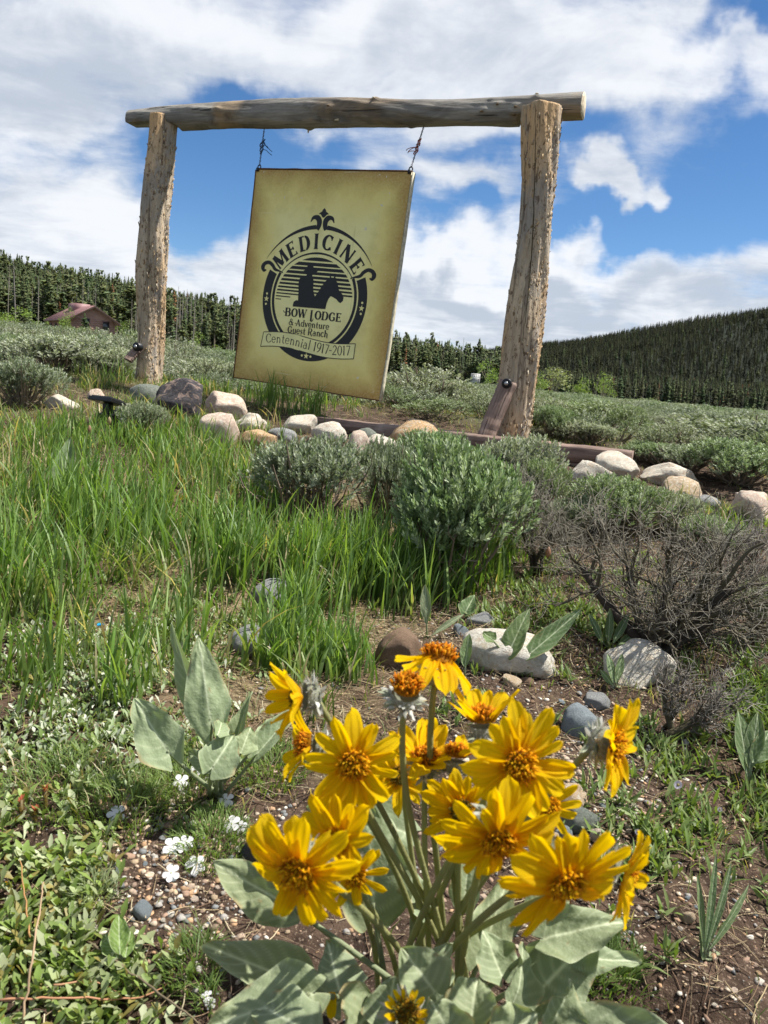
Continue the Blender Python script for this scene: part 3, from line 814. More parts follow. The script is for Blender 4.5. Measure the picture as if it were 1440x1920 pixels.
def glyphs(k, t):
    S = lambda x, y0=0.0, y1=1.0, kk=k: stem(x, y0, y1, kk)
    g = {}
    g['M'] = (1.12, S(0.14, 0, 1, t * 1.5) + [Ln_(0.20, 1, 0.52, 0.10, k * 1.15), Ln_(0.52, 0.10, 0.86, 0.98, t * 1.2)] + S(0.92))
    g['E'] = (0.74, S(0.18) + [Ln_(0.1, 0.955, 0.64, 0.955, t), Ln_(0.62, 1.0, 0.60, 0.80, t * 1.5, t * 0.5), Ln_(0.1, 0.045, 0.66, 0.045, t), Ln_(0.65, 0.0, 0.63, 0.24, t * 1.6, t * 0.5), Ln_(0.2, 0.52, 0.50, 0.52, t), Ln_(0.50, 0.62, 0.50, 0.42, t * 1.2)])
    g['D'] = (0.92, S(0.18) + [Ln_(0.1, 0.955, 0.46, 0.955, t), Ln_(0.1, 0.045, 0.46, 0.045, t), O_(0.16, 0.76, 0.045, 0.955, -80, 80, k * 1.05, t)])
    g['I'] = (0.42, S(0.20))
    g['C'] = (0.84, [O_(0.14, 0.80, 0.045, 0.955, 42, 318, k * 1.05, t), Ln_(0.72, 0.94, 0.70, 0.66, t * 1.6, t * 0.6), Ln_(0.74, 0.06, 0.72, 0.26, t * 0.9, t * 0.5)])
    g['N'] = (1.0, S(0.15, 0, 1, t * 1.5) + [Ln_(0.16, 0.98, 0.78, 0.04, k * 1.1)] + S(0.80, 0, 1, t * 1.5))
    g['B'] = (0.84, S(0.18) + [Ln_(0.1, 0.955, 0.44, 0.955, t), Ln_(0.1, 0.045, 0.46, 0.045, t), Ln_(0.2, 0.53, 0.46, 0.53, t), O_(0.22, 0.64, 0.53, 0.955, -85, 85, k * 0.9, t, 14), O_(0.22, 0.70, 0.045, 0.53, -85, 85, k, t, 14), crv([(0.12, 0.50, t), (-0.04, 0.42, t), (-0.16, 0.50, t * 0.9), (-0.22, 0.62, t * 1.5)])])
    g['O'] = (0.92, [O_(0.14, 0.78, 0.045, 0.955, 0, 360, k * 1.05, t, 34)])
    g['W'] = (1.26, [Ln_(0.10, 1, 0.36, 0.02, k), Ln_(0.36, 0.02, 0.60, 0.92, t), Ln_(0.58, 1, 0.84, 0.02, k), Ln_(0.84, 0.02, 1.10, 1, t), Ln_(0.0, 0.965, 0.24, 0.965, t), Ln_(0.98, 0.965, 1.2, 0.965, t)])
    g['L'] = (0.62, [np.array([(0.2, 1, k * 1.4), (0.2, 0.93, k), (0.2, 0.3, k), (0.2, -0.20, k * 0.9), (0.22, -0.26, k * 0.8)]), crv([(0.14, -0.22, t), (0.32, -0.28, t * 1.4), (0.46, -0.10, t), (0.50, 0.06, t)])])
    g['G'] = (0.92, [O_(0.14, 0.80, 0.045, 0.955, 42, 340, k * 1.05, t), Ln_(0.72, 0.94, 0.70, 0.66, t * 1.6, t * 0.6), Ln_(0.74, 0.44, 0.74, 0.10, k * 0.8), Ln_(0.56, 0.44, 0.86, 0.44, t)])
    g['&'] = (0.95, [O_(0.24, 0.58, 0.56, 0.96, 0, 360, k * 0.55, t, 20), O_(0.08, 0.62, 0.04, 0.56, 20, 380, k * 0.75, t, 24), Ln_(0.34, 0.62, 0.82, 0.02, k * 0.8), crv([(0.60, 0.28, t), (0.76, 0.42, t), (0.84, 0.52, t)])])
    g['A'] = (0.92, [Ln_(0.12, 0, 0.42, 1, t * 1.2), Ln_(0.40, 1, 0.74, 0.02, k), Ln_(0.22, 0.32, 0.62, 0.32, t), Ln_(0.02, 0.03, 0.24, 0.03, t), Ln_(0.58, 0.03, 0.9, 0.03, t), crv([(0.24, 0.34, t), (0.02, 0.30, t), (-0.12, 0.42, t), (-0.20, 0.34, t)])])
    g['R'] = (0.88, S(0.18) + [Ln_(0.1, 0.955, 0.44, 0.955, t), Ln_(0.2, 0.50, 0.44, 0.50, t), O_(0.20, 0.68, 0.50, 0.955, -85, 85, k, t, 14), crv([(0.40, 0.48, k * 0.8), (0.58, 0.2, k * 0.85), (0.72, -0.02, k * 0.7), (0.86, -0.06, t)])])
    x = 0.64      # lower case
    g['d'] = (0.70, [O_(0.08, 0.52, 0.02, x, 60, 300, k * 0.85, t), np.array([(0.52, 1.02, k * 1.1), (0.52, 0.9, k * .9), (0.52, 0.3, k * .9), (0.54, 0.0, k)])])
    g['v'] = (0.64, [Ln_(0.10, x, 0.32, 0.0, k * 0.95), Ln_(0.32, 0.0, 0.54, x, t), Ln_(0.0, x - 0.03, 0.22, x - 0.03, t), Ln_(0.44, x - 0.03, 0.62, x - 0.03, t)])
    g['e'] = (0.62, [O_(0.08, 0.54, 0.02, x, 0, 325, k * 0.85, t), Ln_(0.12, 0.34, 0.54, 0.34, t)])
    g['n'] = (0.74, [np.array([(0.18, x, k), (0.18, 0.3, k * .9), (0.18, 0, k * 1.1)]), crv([(0.2, 0.48, t), (0.36, x - 0.03, t * 1.2), (0.54, 0.46, k * .8), (0.55, 0.2, k * .9), (0.55, 0, k * 1.1)])])
    g['t'] = (0.50, [crv([(0.22, 0.92, t), (0.22, 0.6, k * .9), (0.22, 0.25, k * .9), (0.28, 0.04, k * .7), (0.44, 0.08, t)]), Ln_(0.06, x - 0.03, 0.44, x - 0.03, t)])
    g['u'] = (0.74, [crv([(0.17, x, k), (0.17, 0.3, k * .9), (0.22, 0.06, k * .7), (0.38, 0.03, t), (0.52, 0.16, t)]), np.array([(0.55, x, k), (0.55, 0.3, k * .9), (0.56, 0, k)])])
    g['r'] = (0.54, [np.array([(0.18, x, k), (0.18, 0.3, k * .9), (0.18, 0, k * 1.1)]), crv([(0.2, 0.46, t), (0.34, x - 0.02, t), (0.46, x - 0.06, k * .8)])])
    g['s'] = (0.52, [crv([(0.42, x - 0.10, t), (0.28, x - 0.02, t), (0.14, x - 0.14, k * .6), (0.28, x / 2, k * .9), (0.42, 0.16, k * .6), (0.26, 0.02, t), (0.10, 0.10, t)])])
    g['a'] = (0.66, [crv([(0.14, x - 0.12, t * 1.3), (0.28, x - 0.02, t), (0.46, x - 0.16, k * .8), (0.47, 0.2, k * .9), (0.52, 0.0, k * .8)]), O_(0.08, 0.48, 0.0, 0.38, 40, 320, k * 0.7, t, 14)])
    g['c'] = (0.58, [O_(0.08, 0.54, 0.02, x, 45, 315, k * 0.9, t)])
    g['h'] = (0.74, [np.array([(0.18, 1.02, k * 1.1), (0.18, 0.5, k * .9), (0.18, 0, k * 1.1)]), crv([(0.2, 0.46, t), (0.36, x - 0.03, t * 1.2), (0.54, 0.46, k * .8), (0.55, 0.1, k * .9), (0.62, -0.12, k * .5)])])
    g['i'] = (0.36, [np.array([(0.18, x, k), (0.18, 0.3, k * .9), (0.18, 0, k * 1.1)]), O_(0.13, 0.23, 0.78, 0.88, 0, 360, 0.08, 0.08, 10)])
    g['l'] = (0.36, [np.array([(0.18, 1.05, k), (0.18, 0.5, k * .9), (0.18, 0, k * 1.1)])])
    g['1'] = (0.44, [np.array([(0.22, 1.0, k), (0.22, 0.5, k), (0.22, 0, k * 1.3)]), Ln_(0.08, 0.86, 0.22, 0.97, t)])
    g['9'] = (0.66, [O_(0.10, 0.56, 0.42, 1.0, 0, 360, k, t, 24), crv([(0.54, 0.72, k), (0.52, 0.4, k), (0.38, 0.14, k * .8), (0.16, 0.0, t)])])
    g['7'] = (0.60, [Ln_(0.06, 0.95, 0.56, 0.95, t * 1.3), Ln_(0.54, 0.96, 0.24, 0.0, t * 1.2, k * 1.1)])
    g['2'] = (0.66, [crv([(0.10, 0.78, k * .8), (0.30, 0.98, t * 1.2), (0.52, 0.76, k), (0.40, 0.42, k * .8), (0.08, 0.05, t)]), Ln_(0.06, 0.05, 0.60, 0.05, t * 1.6)])
    g['0'] = (0.68, [O_(0.10, 0.58, 0.02, 0.98, 0, 360, k, t, 28)])
    g['-'] = (0.44, [Ln_(0.06, 0.42, 0.36, 0.42, t * 1.4)])
    g[' '] = (0.36, [])
    return g
GF, GL, GM = glyphs(0.25, 0.085), glyphs(0.115, 0.06), glyphs(0.20, 0.085)
def put(g, ch, org, ang, h, sx=1.0):
    ca, sa = math.cos(ang), math.sin(ang); out = []
    for s in g[ch][1]:
        p = s[:, :2] * [h * sx, -h]; w = s[:, 2] * h * (0.5 + 0.5 * sx)
        p2 = np.stack([org[0] + p[:, 0] * ca - p[:, 1] * sa, org[1] + p[:, 0] * sa + p[:, 1] * ca], 1)
        out.append(ribbon(p2, w))
    return out
def text_line(g, s, x0, x1, base, h, name, parent, lift=0.9, tilt=0.0, curve=None):
    tot = sum(g[c][0] for c in s); sx = (x1 - x0) / (tot * h); x = x0; polys = []
    for c in s:
        wd = g[c][0] * h * sx; xm = x + wd / 2
        yb = base + tilt * (xm - x0) + (curve(xm) if curve else 0); a = math.atan(tilt + ((curve(xm + .005) - curve(xm - .005)) / .01 if curve else 0))
        polys += put(g, c, (x, yb - math.tan(a) * wd / 2), a, h, sx); x += wd
    return flat(polys, name, 'ink', parent, lift)
ecx, ecy = 0.482, 0.674
def ell(rx, ry, a0, a1, n=60, cx_=ecx, cy_=ecy):      # angles clockwise from the top, in degrees
    a = np.radians(np.linspace(a0, a1, n)); return np.stack([cx_ + rx * np.sin(a), cy_ - ry * np.cos(a)], 1)
emblem = face
# ring (open at the top where the name arches over)
flat([ribbon(ell(0.3125, 0.3125, 66, 294, 110), 0.055)], 'ring_band', 'ink', emblem, 0.5)
flat([ribbon(ell(0.268, 0.268, 62, 298, 110), 0.017)], 'ring_line', 'ink', emblem, 0.5)
flat([ribbon(ell(0.272, 0.248, -58, 58, 60, ecx, ecy + 0.004), np.concatenate([np.linspace(0.004, 0.011, 30), np.linspace(0.011, 0.004, 30)]))], 'arch_line', 'ink', emblem, 0.6)
# shelf that carries the name, ending in curls
for s in (-1, 1):
    mx = lambda p: [(ecx + s * (x - ecx), y, w) for x, y, w in p]
    c_ = crv(mx([(0.262, 0.548, 0.006), (0.235, 0.540, 0.010), (0.205, 0.532, 0.018), (0.186, 0.512, 0.020), (0.160, 0.498, 0.020), (0.132, 0.505, 0.022), (0.120, 0.525, 0.026), (0.130, 0.543, 0.018), (0.146, 0.540, 0.006)]))
    flat([ribbon(c_[:, :2], c_[:, 2])], 'scroll', 'ink', emblem, 0.7)
    # crescent over the name
    a = np.linspace(5 * s, 57 * s, 46); r_ = 0.408
    w_ = 0.022 * (1 - np.abs(np.linspace(0, 1, 46)) ** 1.0) + 0.0015
    pp = np.stack([ecx + r_ * np.sin(np.radians(a)), 0.700 - r_ * np.cos(np.radians(a))], 1)
    c2 = crv(mx([(0.452, 0.305, 0.026), (0.462, 0.286, 0.028), (0.462, 0.262, 0.032), (0.450, 0.246, 0.030), (0.432, 0.242, 0.022), (0.418, 0.248, 0.016), (0.407, 0.268, 0.004)]))
    flat([ribbon(pp, w_), ribbon(c2[:, :2], c2[:, 2])], 'crescent', 'ink', emblem, 0.7)
flat([[(0.485, 0.192), (0.496, 0.203), (0.497, 0.210), (0.510, 0.217), (0.518, 0.224), (0.505, 0.226), (0.492, 0.240), (0.485, 0.243), (0.478, 0.240), (0.466, 0.226), (0.452, 0.224), (0.461, 0.217), (0.473, 0.210), (0.474, 0.203)]], 'finial', 'ink', emblem, 0.9)
# the arched name
polys = []
for ch, ang in zip('MEDICINE', (-47.5, -32.5, -17.2, -4.0, 8.6, 21.0, 33.8, 49.0)):
    a = R(ang); h = 0.082; wd = GF[ch][0] * h
    rb = 0.292
    base = np.array([ecx + rb * math.sin(a), 0.700 - rb * math.cos(a)]); t_ = np.array([math.cos(a), math.sin(a)])
    polys += put(GF, ch, base - t_ * wd / 2, a, h)
flat(polys, 'arched_lettering', 'ink', emblem, 0.9)
# striped sky disc, stripes thinning downwards
polys = []; ys = [0.454, 0.475, 0.481, 0.4995, 0.506, 0.523, 0.530, 0.546, 0.5535, 0.568, 0.576, 0.589, 0.5975, 0.609, 0.618, 0.628, 0.637, 0.646, 0.656, 0.663, 0.673, 0.679, 0.690, 0.695]
def half(y): return 0.250 * math.sqrt(max(0.0, 1 - ((y - 0.682) / 0.230) ** 2)) + 0.0004
for k in range(0, len(ys), 2):
    y0, y1 = ys[k], ys[k + 1]
    cut = 0.0
    xl = ecx - half(y0); xr = ecx + half(y0)
    xl1 = ecx - half(y1); xr1 = ecx + half(y1)
    if k >= 18: xr = xr1 = 0.45; 
    if k >= 20: xr = xr1 = 0.33
    if k >= 22: xr = xr1 = 0.27
    if k == 0: polys.append([(ecx + 0.25 * math.sin(a) * 1.0, 0.682 - 0.23 * math.cos(a)) for a in np.linspace(-0.42, 0.42, 14)]); continue
    polys.append([(xl, y0), (xr, y0), (xr1, y1), (xl1, y1)])
flat(polys, 'sky_stripes', 'ink', emblem, 0.5)
# rider and horse silhouette
rider = [(0.353, 0.726), (0.356, 0.700), (0.372, 0.690), (0.384, 0.690), (0.380, 0.640), (0.374, 0.600), (0.378, 0.572), (0.398, 0.558), (0.420, 0.552), (0.424, 0.542), (0.410, 0.534), (0.396, 0.527), (0.414, 0.522), (0.420, 0.500), (0.432, 0.490), (0.446, 0.493), (0.458, 0.498), (0.464, 0.516), (0.492, 0.524), (0.476, 0.536), (0.460, 0.541), (0.458, 0.552), (0.466, 0.560), (0.472, 0.580), (0.474, 0.612), (0.480, 0.640), (0.492, 0.660),
         (0.512, 0.630), (0.528, 0.602), (0.544, 0.578), (0.560, 0.562), (0.572, 0.556), (0.572, 0.538), (0.583, 0.552), (0.596, 0.552), (0.606, 0.540), (0.611, 0.560), (0.624, 0.575), (0.633, 0.595), (0.640, 0.615), (0.662, 0.632), (0.675, 0.650), (0.674, 0.668), (0.660, 0.682), (0.645, 0.676), (0.632, 0.664), (0.612, 0.656), (0.594, 0.650), (0.582, 0.664), (0.573, 0.690), (0.569, 0.722)]
flat([rider], 'rider_silhouette', 'ink', emblem, 0.8)
def star(cx_, cy_, r, rot=0): return [(cx_ + (r if i % 2 == 0 else r * 0.42) * math.sin(i * math.pi / 5 + rot), cy_ - (r if i % 2 == 0 else r * 0.42) * math.cos(i * math.pi / 5 + rot)) for i in range(10)]
def dot(cx_, cy_, r, n=12): return [(cx_ + r * math.cos(i * 2 * math.pi / n), cy_ + r * math.sin(i * 2 * math.pi / n)) for i in range(n)]
b_plain('print_ochre', (0.86, 0.80, 0.34), 0.55, 0, 0.1)
b_plain('print_pale', (0.88, 0.84, 0.40), 0.55, 0, 0.12, 0.3, 12)
for cx_, cy_, dx, dy in ((0.1695, 0.698, 0, 0.029), (0.7945, 0.698, 0, 0.029), (0.482, 0.9865, 0.029, 0)):
    s_ = flat([star(cx_, cy_, 0.018)], 'star', 'print_ochre', emblem, 1.1)
    flat([dot(cx_ - dx, cy_ - dy, 0.0065)], 'dot', 'print_ochre', emblem, 1.1); flat([dot(cx_ + dx, cy_ + dy, 0.0065)], 'dot', 'print_ochre', emblem, 1.1)
text_line(GF, 'BOW LODGE', 0.306, 0.678, 0.782, 0.047, 'lettering', emblem)
text_line(GM, '& Adventure', 0.340, 0.608, 0.829, 0.036, 'lettering', emblem)
text_line(GM, 'Guest Ranch', 0.336, 0.608, 0.872, 0.038, 'lettering', emblem)
# scroll banner across the foot of the ring
cb = lambda x: 0.888 + (-0.016 * math.cos((x - 0.300) / 0.62 * 2 * math.pi) + 0.0)
bt = lambda x: 0.886 - 0.013 * math.sin((x - 0.165) / 0.62 * 2 * math.pi) + 0.0
xs = np.linspace(0.168, 0.786, 60)
top = [(x, bt(x)) for x in xs]; bot = [(x, bt(x) + 0.081) for x in xs]
top[0] = (0.176, bt(0.176)); bot[0] = (0.166, bot[0][1] + 0.002)
flat([[top[i], top[i + 1], bot[i + 1], bot[i]] for i in range(59)], 'banner', 'print_pale', emblem, 1.1)
flat([ribbon(top, 0.0042), ribbon(bot, 0.0042), ribbon([top[0], bot[0]], 0.0042), ribbon([top[-1], bot[-1]], 0.0042)], 'banner_outline', 'ink', emblem, 1.5)
text_line(GL, 'Centennial 1917-2017', 0.196, 0.764, 0.948, 0.052, 'lettering', emblem, 1.5, 0.0, lambda x: bt(x) - 0.886)

# wires with their twine knots
def wire(px0, py0, eye_x, col, seedn, lab):
    top = PY(px0, py0, 0)if False else None
    eye = np.array(sign.matrix_world @ Vector((eye_x, 0.024, -0.01)))
    t = ((b1 - b0)[:2] @ (eye - b0)[:2]) / ((b1 - b0)[:2] @ (b1 - b0)[:2])
    top = b0 + (b1 - b0) * t + np.array([0, 0, -0.065]); 
    w = thing('hanging_wire', lab, 'wire', top.tolist())
    rg = np.random.default_rng(seedn); d = eye - top; b = B()
    for k in range(2):
        s = np.linspace(0, 1, 24); ph = k * math.pi
        pts = d[None] * s[:, None] + np.stack([0.0035 * np.cos(s * 40 + ph), 0.0035 * np.sin(s * 40 + ph), 0 * s], 1) * (1 + 2 * np.exp(-((s - 0.5) / 0.12) ** 2))[:, None]
        pts[0] += [0, 0, 0.02]
        b.tube(pts, 0.0021, 5)
    b.obj('strand', 'wire', w)
    b = B()
    for k in range(5):      # loops of the knot and its loose ends
        c = d * (0.36 + 0.07 * k); th = np.linspace(0, 2 * math.pi * 1.2, 18); a = rg.uniform(0, 3)
        r_ = rg.uniform(0.006, 0.014)
        b.tube(np.stack([c[0] + r_ * np.cos(th), c[1] + r_ * 0.6 * np.sin(th), c[2] + r_ * 1.1 * np.sin(th + a)], 1), 0.0026, 5)
    for k in range(3):
        c = d * rg.uniform(0.3, 0.65); dr = norm(np.array([-1 if seedn == 2 else rg.choice([-1, 1]), 0, rg.uniform(-0.4, 1.0)])); Ln = rg.uniform(0.03, 0.07)
        s = np.linspace(0, 1, 8)[:, None]
        b.tube(c + dr * s * Ln + np.array([0, 0, -0.03]) * s ** 2 + np.array([0.006, 0, 0]) * np.sin(s * 6), 0.0020, 5)
    b.obj('twine', col, w)
wire(487, 247, 0.012, 'blue_twine', 1, 'wire with frayed blue twine holding the upper left corner of the sign')
wire(775, 247, SW - 0.012, 'red_twine', 2, 'wire with red orange twine holding the upper right corner of the sign')

# ------------------------------------------------------------------ rocks
import bmesh
def rock_mesh(seed, mt, flat_=0.0, sub_=4):
    rg = np.random.default_rng(seed)
    bm = bmesh.new(); bmesh.ops.create_icosphere(bm, subdivisions=sub_, radius=1.0)
    v = np.array([x.co[:] for x in bm.verts]); off = rg.uniform(0, 50, 3)
    # a few broad planes worn off, then soft noise
    for k in range(rg.integers(5, 9)):
        n = norm(rg.normal(0, 1, 3)); d0 = rg.uniform(0.55, 0.84)
        s = v @ n; ex = np.maximum(s - d0, 0); v = v - ex[:, None] * n * 0.90
    r_ = 1 + 0.16 * fbm(v[:, 0] * 1.3 + off[0], v[:, 1] * 1.3 + v[:, 2] * 1.7 + off[1], 2) + 0.05 * fbm(v[:, 2] * 4 + off[2], v[:, 0] * 4 - v[:, 1] * 3, 3)
    v = v * r_[:, None]
    v /= np.abs(v).max(0)
    for i, x in enumerate(bm.verts): x.co = v[i]
    me = bpy.data.meshes.new('rock'); bm.to_mesh(me); bm.free()
    me.polygons.foreach_set('use_smooth', np.ones(len(me.polygons), bool))
    me.materials.append(MT[mt]); return me
# px, py of the centre, width, height in the photograph, material, tilt, label, sink
ROCKS = [
 (108, 757, 56, 26, 'rock_cream', 5, 'flat pale boulder at the far left of the rock row, in the grass'),
 (268, 745, 62, 44, 'rock_green', 0, 'smooth grey green boulder behind the dark boulder, under the left post'),
 (335, 752, 90, 68, 'rock_dark', 8, 'large black and purple mottled boulder below the left post'),
 (414, 763, 78, 44, 'rock_pink', 12, 'long cream and pink stone right of the dark mottled boulder'),
 (408, 806, 72, 72, 'rock_pink', 0, 'rounded pink tan boulder with dark spots, in front of the rock row'),
 (466, 797, 62, 34, 'rock_cream', 5, 'cream stone just right of the spotted pink boulder'),
 (477, 824, 62, 38, 'rock_orange', 0, 'orange tan stone below the cream one, right of the spotted pink boulder'),
 (560, 797, 60, 36, 'rock_cream', -3, 'rounded cream grey boulder under the middle of the hanging sign'),
 (526, 819, 52, 26, 'rock_grey', 0, 'low grey stone left of the dark sagebrush top'),
 (621, 815, 68, 40, 'rock_cream', 5, 'wide cream stone at the left end of the timber edging'),
 (668, 834, 38, 44, 'rock_pink', 0, 'smooth upright pinkish white stone between two bushes'),
 (685, 819, 40, 26, 'rock_green', 0, 'small dark green grey stone against the timber edging'),
 (712, 832, 52, 26, 'rock_cream', 0, 'small cream stone right of the upright pinkish stone'),
 (778, 814, 92, 48, 'rock_orange', -8, 'broad orange brown boulder leaning on the timber edging'),
 (228, 773, 44, 26, 'rock_cream', 0, 'pale stone right behind the black solar spotlight'),
 (850, 829, 26, 20, 'rock_tan', 0, 'small tan pebble stone left of the brace foot'),
 (876, 836, 28, 22, 'rock_pink', 0, 'small pinkish stone beside the brace foot'),
 (178, 742, 34, 20, 'rock_pink', 0, 'small pink stone in the grass left of the grey green boulder'),
 (362, 722, 40, 22, 'rock_cream', 0, 'small pale stone behind the dark mottled boulder'),
 (1107, 898, 82, 58, 'rock_cream', 12, 'rounded cream boulder left of the tilted boulder at the timber end'),
 (1152, 876, 78, 46, 'rock_cream', 18, 'tilted grey cream boulder leaning on the end of the timber edging'),
 (1262, 896, 88, 44, 'rock_cream', 12, 'flat grey cream boulder on top of the right rock pile'),
 (1276, 927, 80, 52, 'rock_tan', 5, 'tan orange boulder below the flat grey one in the right pile'),
 (1080, 955, 60, 50, 'rock_tan', 0, 'tan boulder seen through the twigs below the cream boulder'),
 (1328, 944, 54, 24, 'rock_grey', 10, 'small white grey stone right of the tan orange boulder'),
 (1412, 955, 84, 58, 'rock_pink', 25, 'pink tan boulder sloping down at the right edge of the picture'),
 (1290, 966, 62, 28, 'rock_tan', 0, 'low tan stone in front of the right rock pile'),
 (1205, 1252, 125, 84, 'rock_white', 5, 'large whitish boulder behind the twigs of the dead bush'),
 (964, 1228, 172, 80, 'rock_white', 10, 'long white boulder behind the two arrow shaped leaves'),
 (750, 1226, 84, 74, 'rock_brown', 10, 'smooth brown block shaped stone behind the withered flower head'),
 (470, 1212, 84, 60, 'rock_grey', 10, 'flat grey veined stone in the grass left of the flowers'),
 (523, 1078, 44, 34, 'rock_bluegrey', 0, 'small blue grey stone in the grass above the layered stone'),
 (508, 1117, 76, 46, 'rock_grey', -8, 'pale layered stone in the grass in front of the bushes'),
 (1092, 1358, 66, 62, 'rock_bluegrey', 5, 'blue grey stone with thin shadow lines left of the right flower'),
 (1117, 1318, 52, 30, 'rock_grey', 0, 'brownish grey stone just above the blue grey stone'),
 (1073, 1500, 56, 44, 'rock_tan', 0, 'round tan stone right of the large central flower'),
 (1088, 1546, 66, 40, 'rock_green', 5, 'grey green flat stone below the round tan stone'),
 (1057, 1572, 30, 22, 'rock_bluegrey', 0, 'small dark blue stone below the grey green flat stone'),
 (1116, 1570, 22, 26, 'rock_pink', 0, 'small striped pink grey stone beside the gravel'),
 (482, 1592, 62, 76, 'rock_speckle', 0, 'dark speckled granite stone left of the big lower left flower'),
 (960, 1282, 38, 20, 'rock_tan', 20, 'small tan stone on the soil below the long white boulder'),
 (989, 1282, 24, 16, 'rock_brown', 0, 'small brown pebble right of the small tan stone'),
 (905, 1166, 52, 26, 'rock_grey', 0, 'grey stone above the long white boulder'),
 (862, 1182, 32, 24, 'rock_bluegrey', 0, 'small dark grey blue stone left of the arrow shaped leaves'),
 (264, 1719, 34, 32, 'rock_bluegrey', 0, 'blue grey pebble on the gravel at the lower left'),
 (1290, 1730, 24, 26, 'rock_tan', 0, 'tan pebble on the bare soil at the lower right'),
 (1335, 1780, 18, 15, 'rock_white', 0, 'small white pebble on the bare soil at the lower right'),
 (438, 902, 26, 18, 'rock_tan', 0, 'small tan stone left of the dark sagebrush'),
 (492, 998, 24, 16, 'rock_pink', 0, 'small pink stone under the dark sagebrush'),
]
for i, (px, py, w, h, m, tilt, lab) in enumerate(ROCKS):
    g, d = G(px, py + h * 0.42)
    w_ = w * d / FPX / 2; h_ = h * d / FPX / 2
    me = rock_mesh(100 + i, m, sub_=4 if w > 40 else 3)
    o = sub('boulder' if w >= 50 else 'stone', me)
    w_ *= 1.12; h_ *= 1.12
    o.scale = (w_ * 1.04, w_ * 0.85, h_ * 1.25)
    o.rotation_euler = (R(random.uniform(-8, 8)), R(tilt), 0)
    o.location = (g[0], g[1] + w_ * (0.0 if 'timber edging' in lab or 'brace' in lab else 0.55), g[2] + h_ * (0.32 if m == 'rock_white' else (0.45 if py > 1000 else 0.62)))
    tag(o, lab, 'rock')

# gravel on the open soil
def ground_scatter(n, xr, yr):
    x = RNG.uniform(*xr, n); y = RNG.uniform(*yr, n); z = H(x, y); px, py, d = PROJ(x, y, z)
    return x, y, z, px, py, d
def pebbles(n, name):
    # sample more densely towards the camera
    r = 0.55 + (3.4 - 0.55) * RNG.random(n) ** 1.5; a = R(1) * RNG.uniform(-38, 38, n)
    x = r * np.sin(a); y = r * np.cos(a); z = H(x, y); px, py, d = PROJ(x, y, z)
    soilA = np.exp(-((px - 330) / 170) ** 2 - ((py - 1640) / 130) ** 2)
    soilB = np.exp(-((px - 1060) / 200) ** 2 - ((py - 1480) / 170) ** 2)
    soilC = np.exp(-((px - 1300) / 220) ** 2 - ((py - 1800) / 110) ** 2) * 0.20
    soilD = np.exp(-((px - 900) / 260) ** 2 - ((py - 1200) / 60) ** 2) * 0.6
    dens = np.clip(soilA + soilB + soilC + soilD + 0.07, 0, 1)
    keep = RNG.random(n) < dens
    x, y, z, dens = x[keep], y[keep], z[keep], dens[keep]; n = len(x)
    bm = bmesh.new(); bmesh.ops.create_icosphere(bm, subdivisions=1, radius=1.0)
    base = np.array([v.co[:] for v in bm.verts]); tri = np.array([[v.index for v in f.verts] for f in bm.faces]); bm.free()
    s = 0.0014 + 0.0044 * RNG.random(n) ** 2.4 + 0.003 * (RNG.random(n) < 0.05)
    sc = RNG.uniform(0.5, 1.35, (n, 3)) * s[:, None]; sc[:, 2] *= 0.62
    th = RNG.uniform(0, 6.28, n); c, s_ = np.cos(th), np.sin(th)
    jit = base[None] * (1 + RNG.normal(0, 0.20, (n, 12, 1)))
    v = jit * sc[:, None]
    vx = v[..., 0] * c[:, None] - v[..., 1] * s_[:, None]; vy = v[..., 0] * s_[:, None] + v[..., 1] * c[:, None]
    v = np.stack([vx + x[:, None], vy + y[:, None], v[..., 2] + (z + s * 0.12)[:, None]], -1)
    pal = np.array([(0.44, 0.33, 0.21), (0.55, 0.46, 0.34), (0.36, 0.34, 0.31), (0.50, 0.31, 0.17), (0.19, 0.20, 0.20), (0.64, 0.59, 0.50), (0.34, 0.22, 0.15), (0.26, 0.18, 0.13), (0.48, 0.36, 0.26)])
    col = pal[RNG.integers(0, len(pal), n)] * RNG.uniform(0.7, 1.15, (n, 1))
    f = (tri[None] + (np.arange(n) * 12)[:, None, None]).reshape(-1, 3)
    b = B(); b.add(v.reshape(-1, 3), None, f, np.repeat(col, 12, axis=0))
    o = b.obj(name, 'pebble', None, False); tag(o, 'coloured gravel strewn over the bare soil', 'gravel', None, 'stuff')
pebbles(95000, 'gravel')
# bigger pebbles, one by one
PAL = {'rock_tan': 'tan', 'rock_bluegrey': 'blue grey', 'rock_cream': 'cream', 'rock_orange': 'orange', 'rock_grey': 'grey', 'rock_pink': 'pink'}
pmesh = {m: [rock_mesh(400 + 7 * i + j, m, sub_=3) for j in range(2)] for i, m in enumerate(PAL)}
rgp = random.Random(5)
for region, x0, x1, y0, y1, n in (('on the gravel left of the flowers', 190, 470, 1560, 1740, 34), ('on the gravel right of the flowers', 950, 1190, 1400, 1620, 30), ('on the bare soil at the lower right', 1150, 1430, 1690, 1900, 16), ('among the litter above the flowers', 560, 1060, 1150, 1370, 14)):
    for k in range(n):
        px, py = rgp.uniform(x0, x1), rgp.uniform(y0, y1); m = rgp.choice(list(PAL)); g, d = G(px, py)
        o = sub('pebble', pmesh[m][rgp.randrange(2)]); s = rgp.uniform(9, 16) * d / FPX / 2
        o.scale = (s, s * rgp.uniform(0.7, 1.1), s * rgp.uniform(0.5, 0.8)); o.rotation_euler = (rgp.uniform(-.3, .3), rgp.uniform(-.3, .3), rgp.uniform(0, 6))
        o.location = (g[0], g[1], g[2] + s * 0.25)
        tag(o, f'small {PAL[m]} pebble lying {region}', 'pebble', f'{PAL[m]} pebbles {region}')

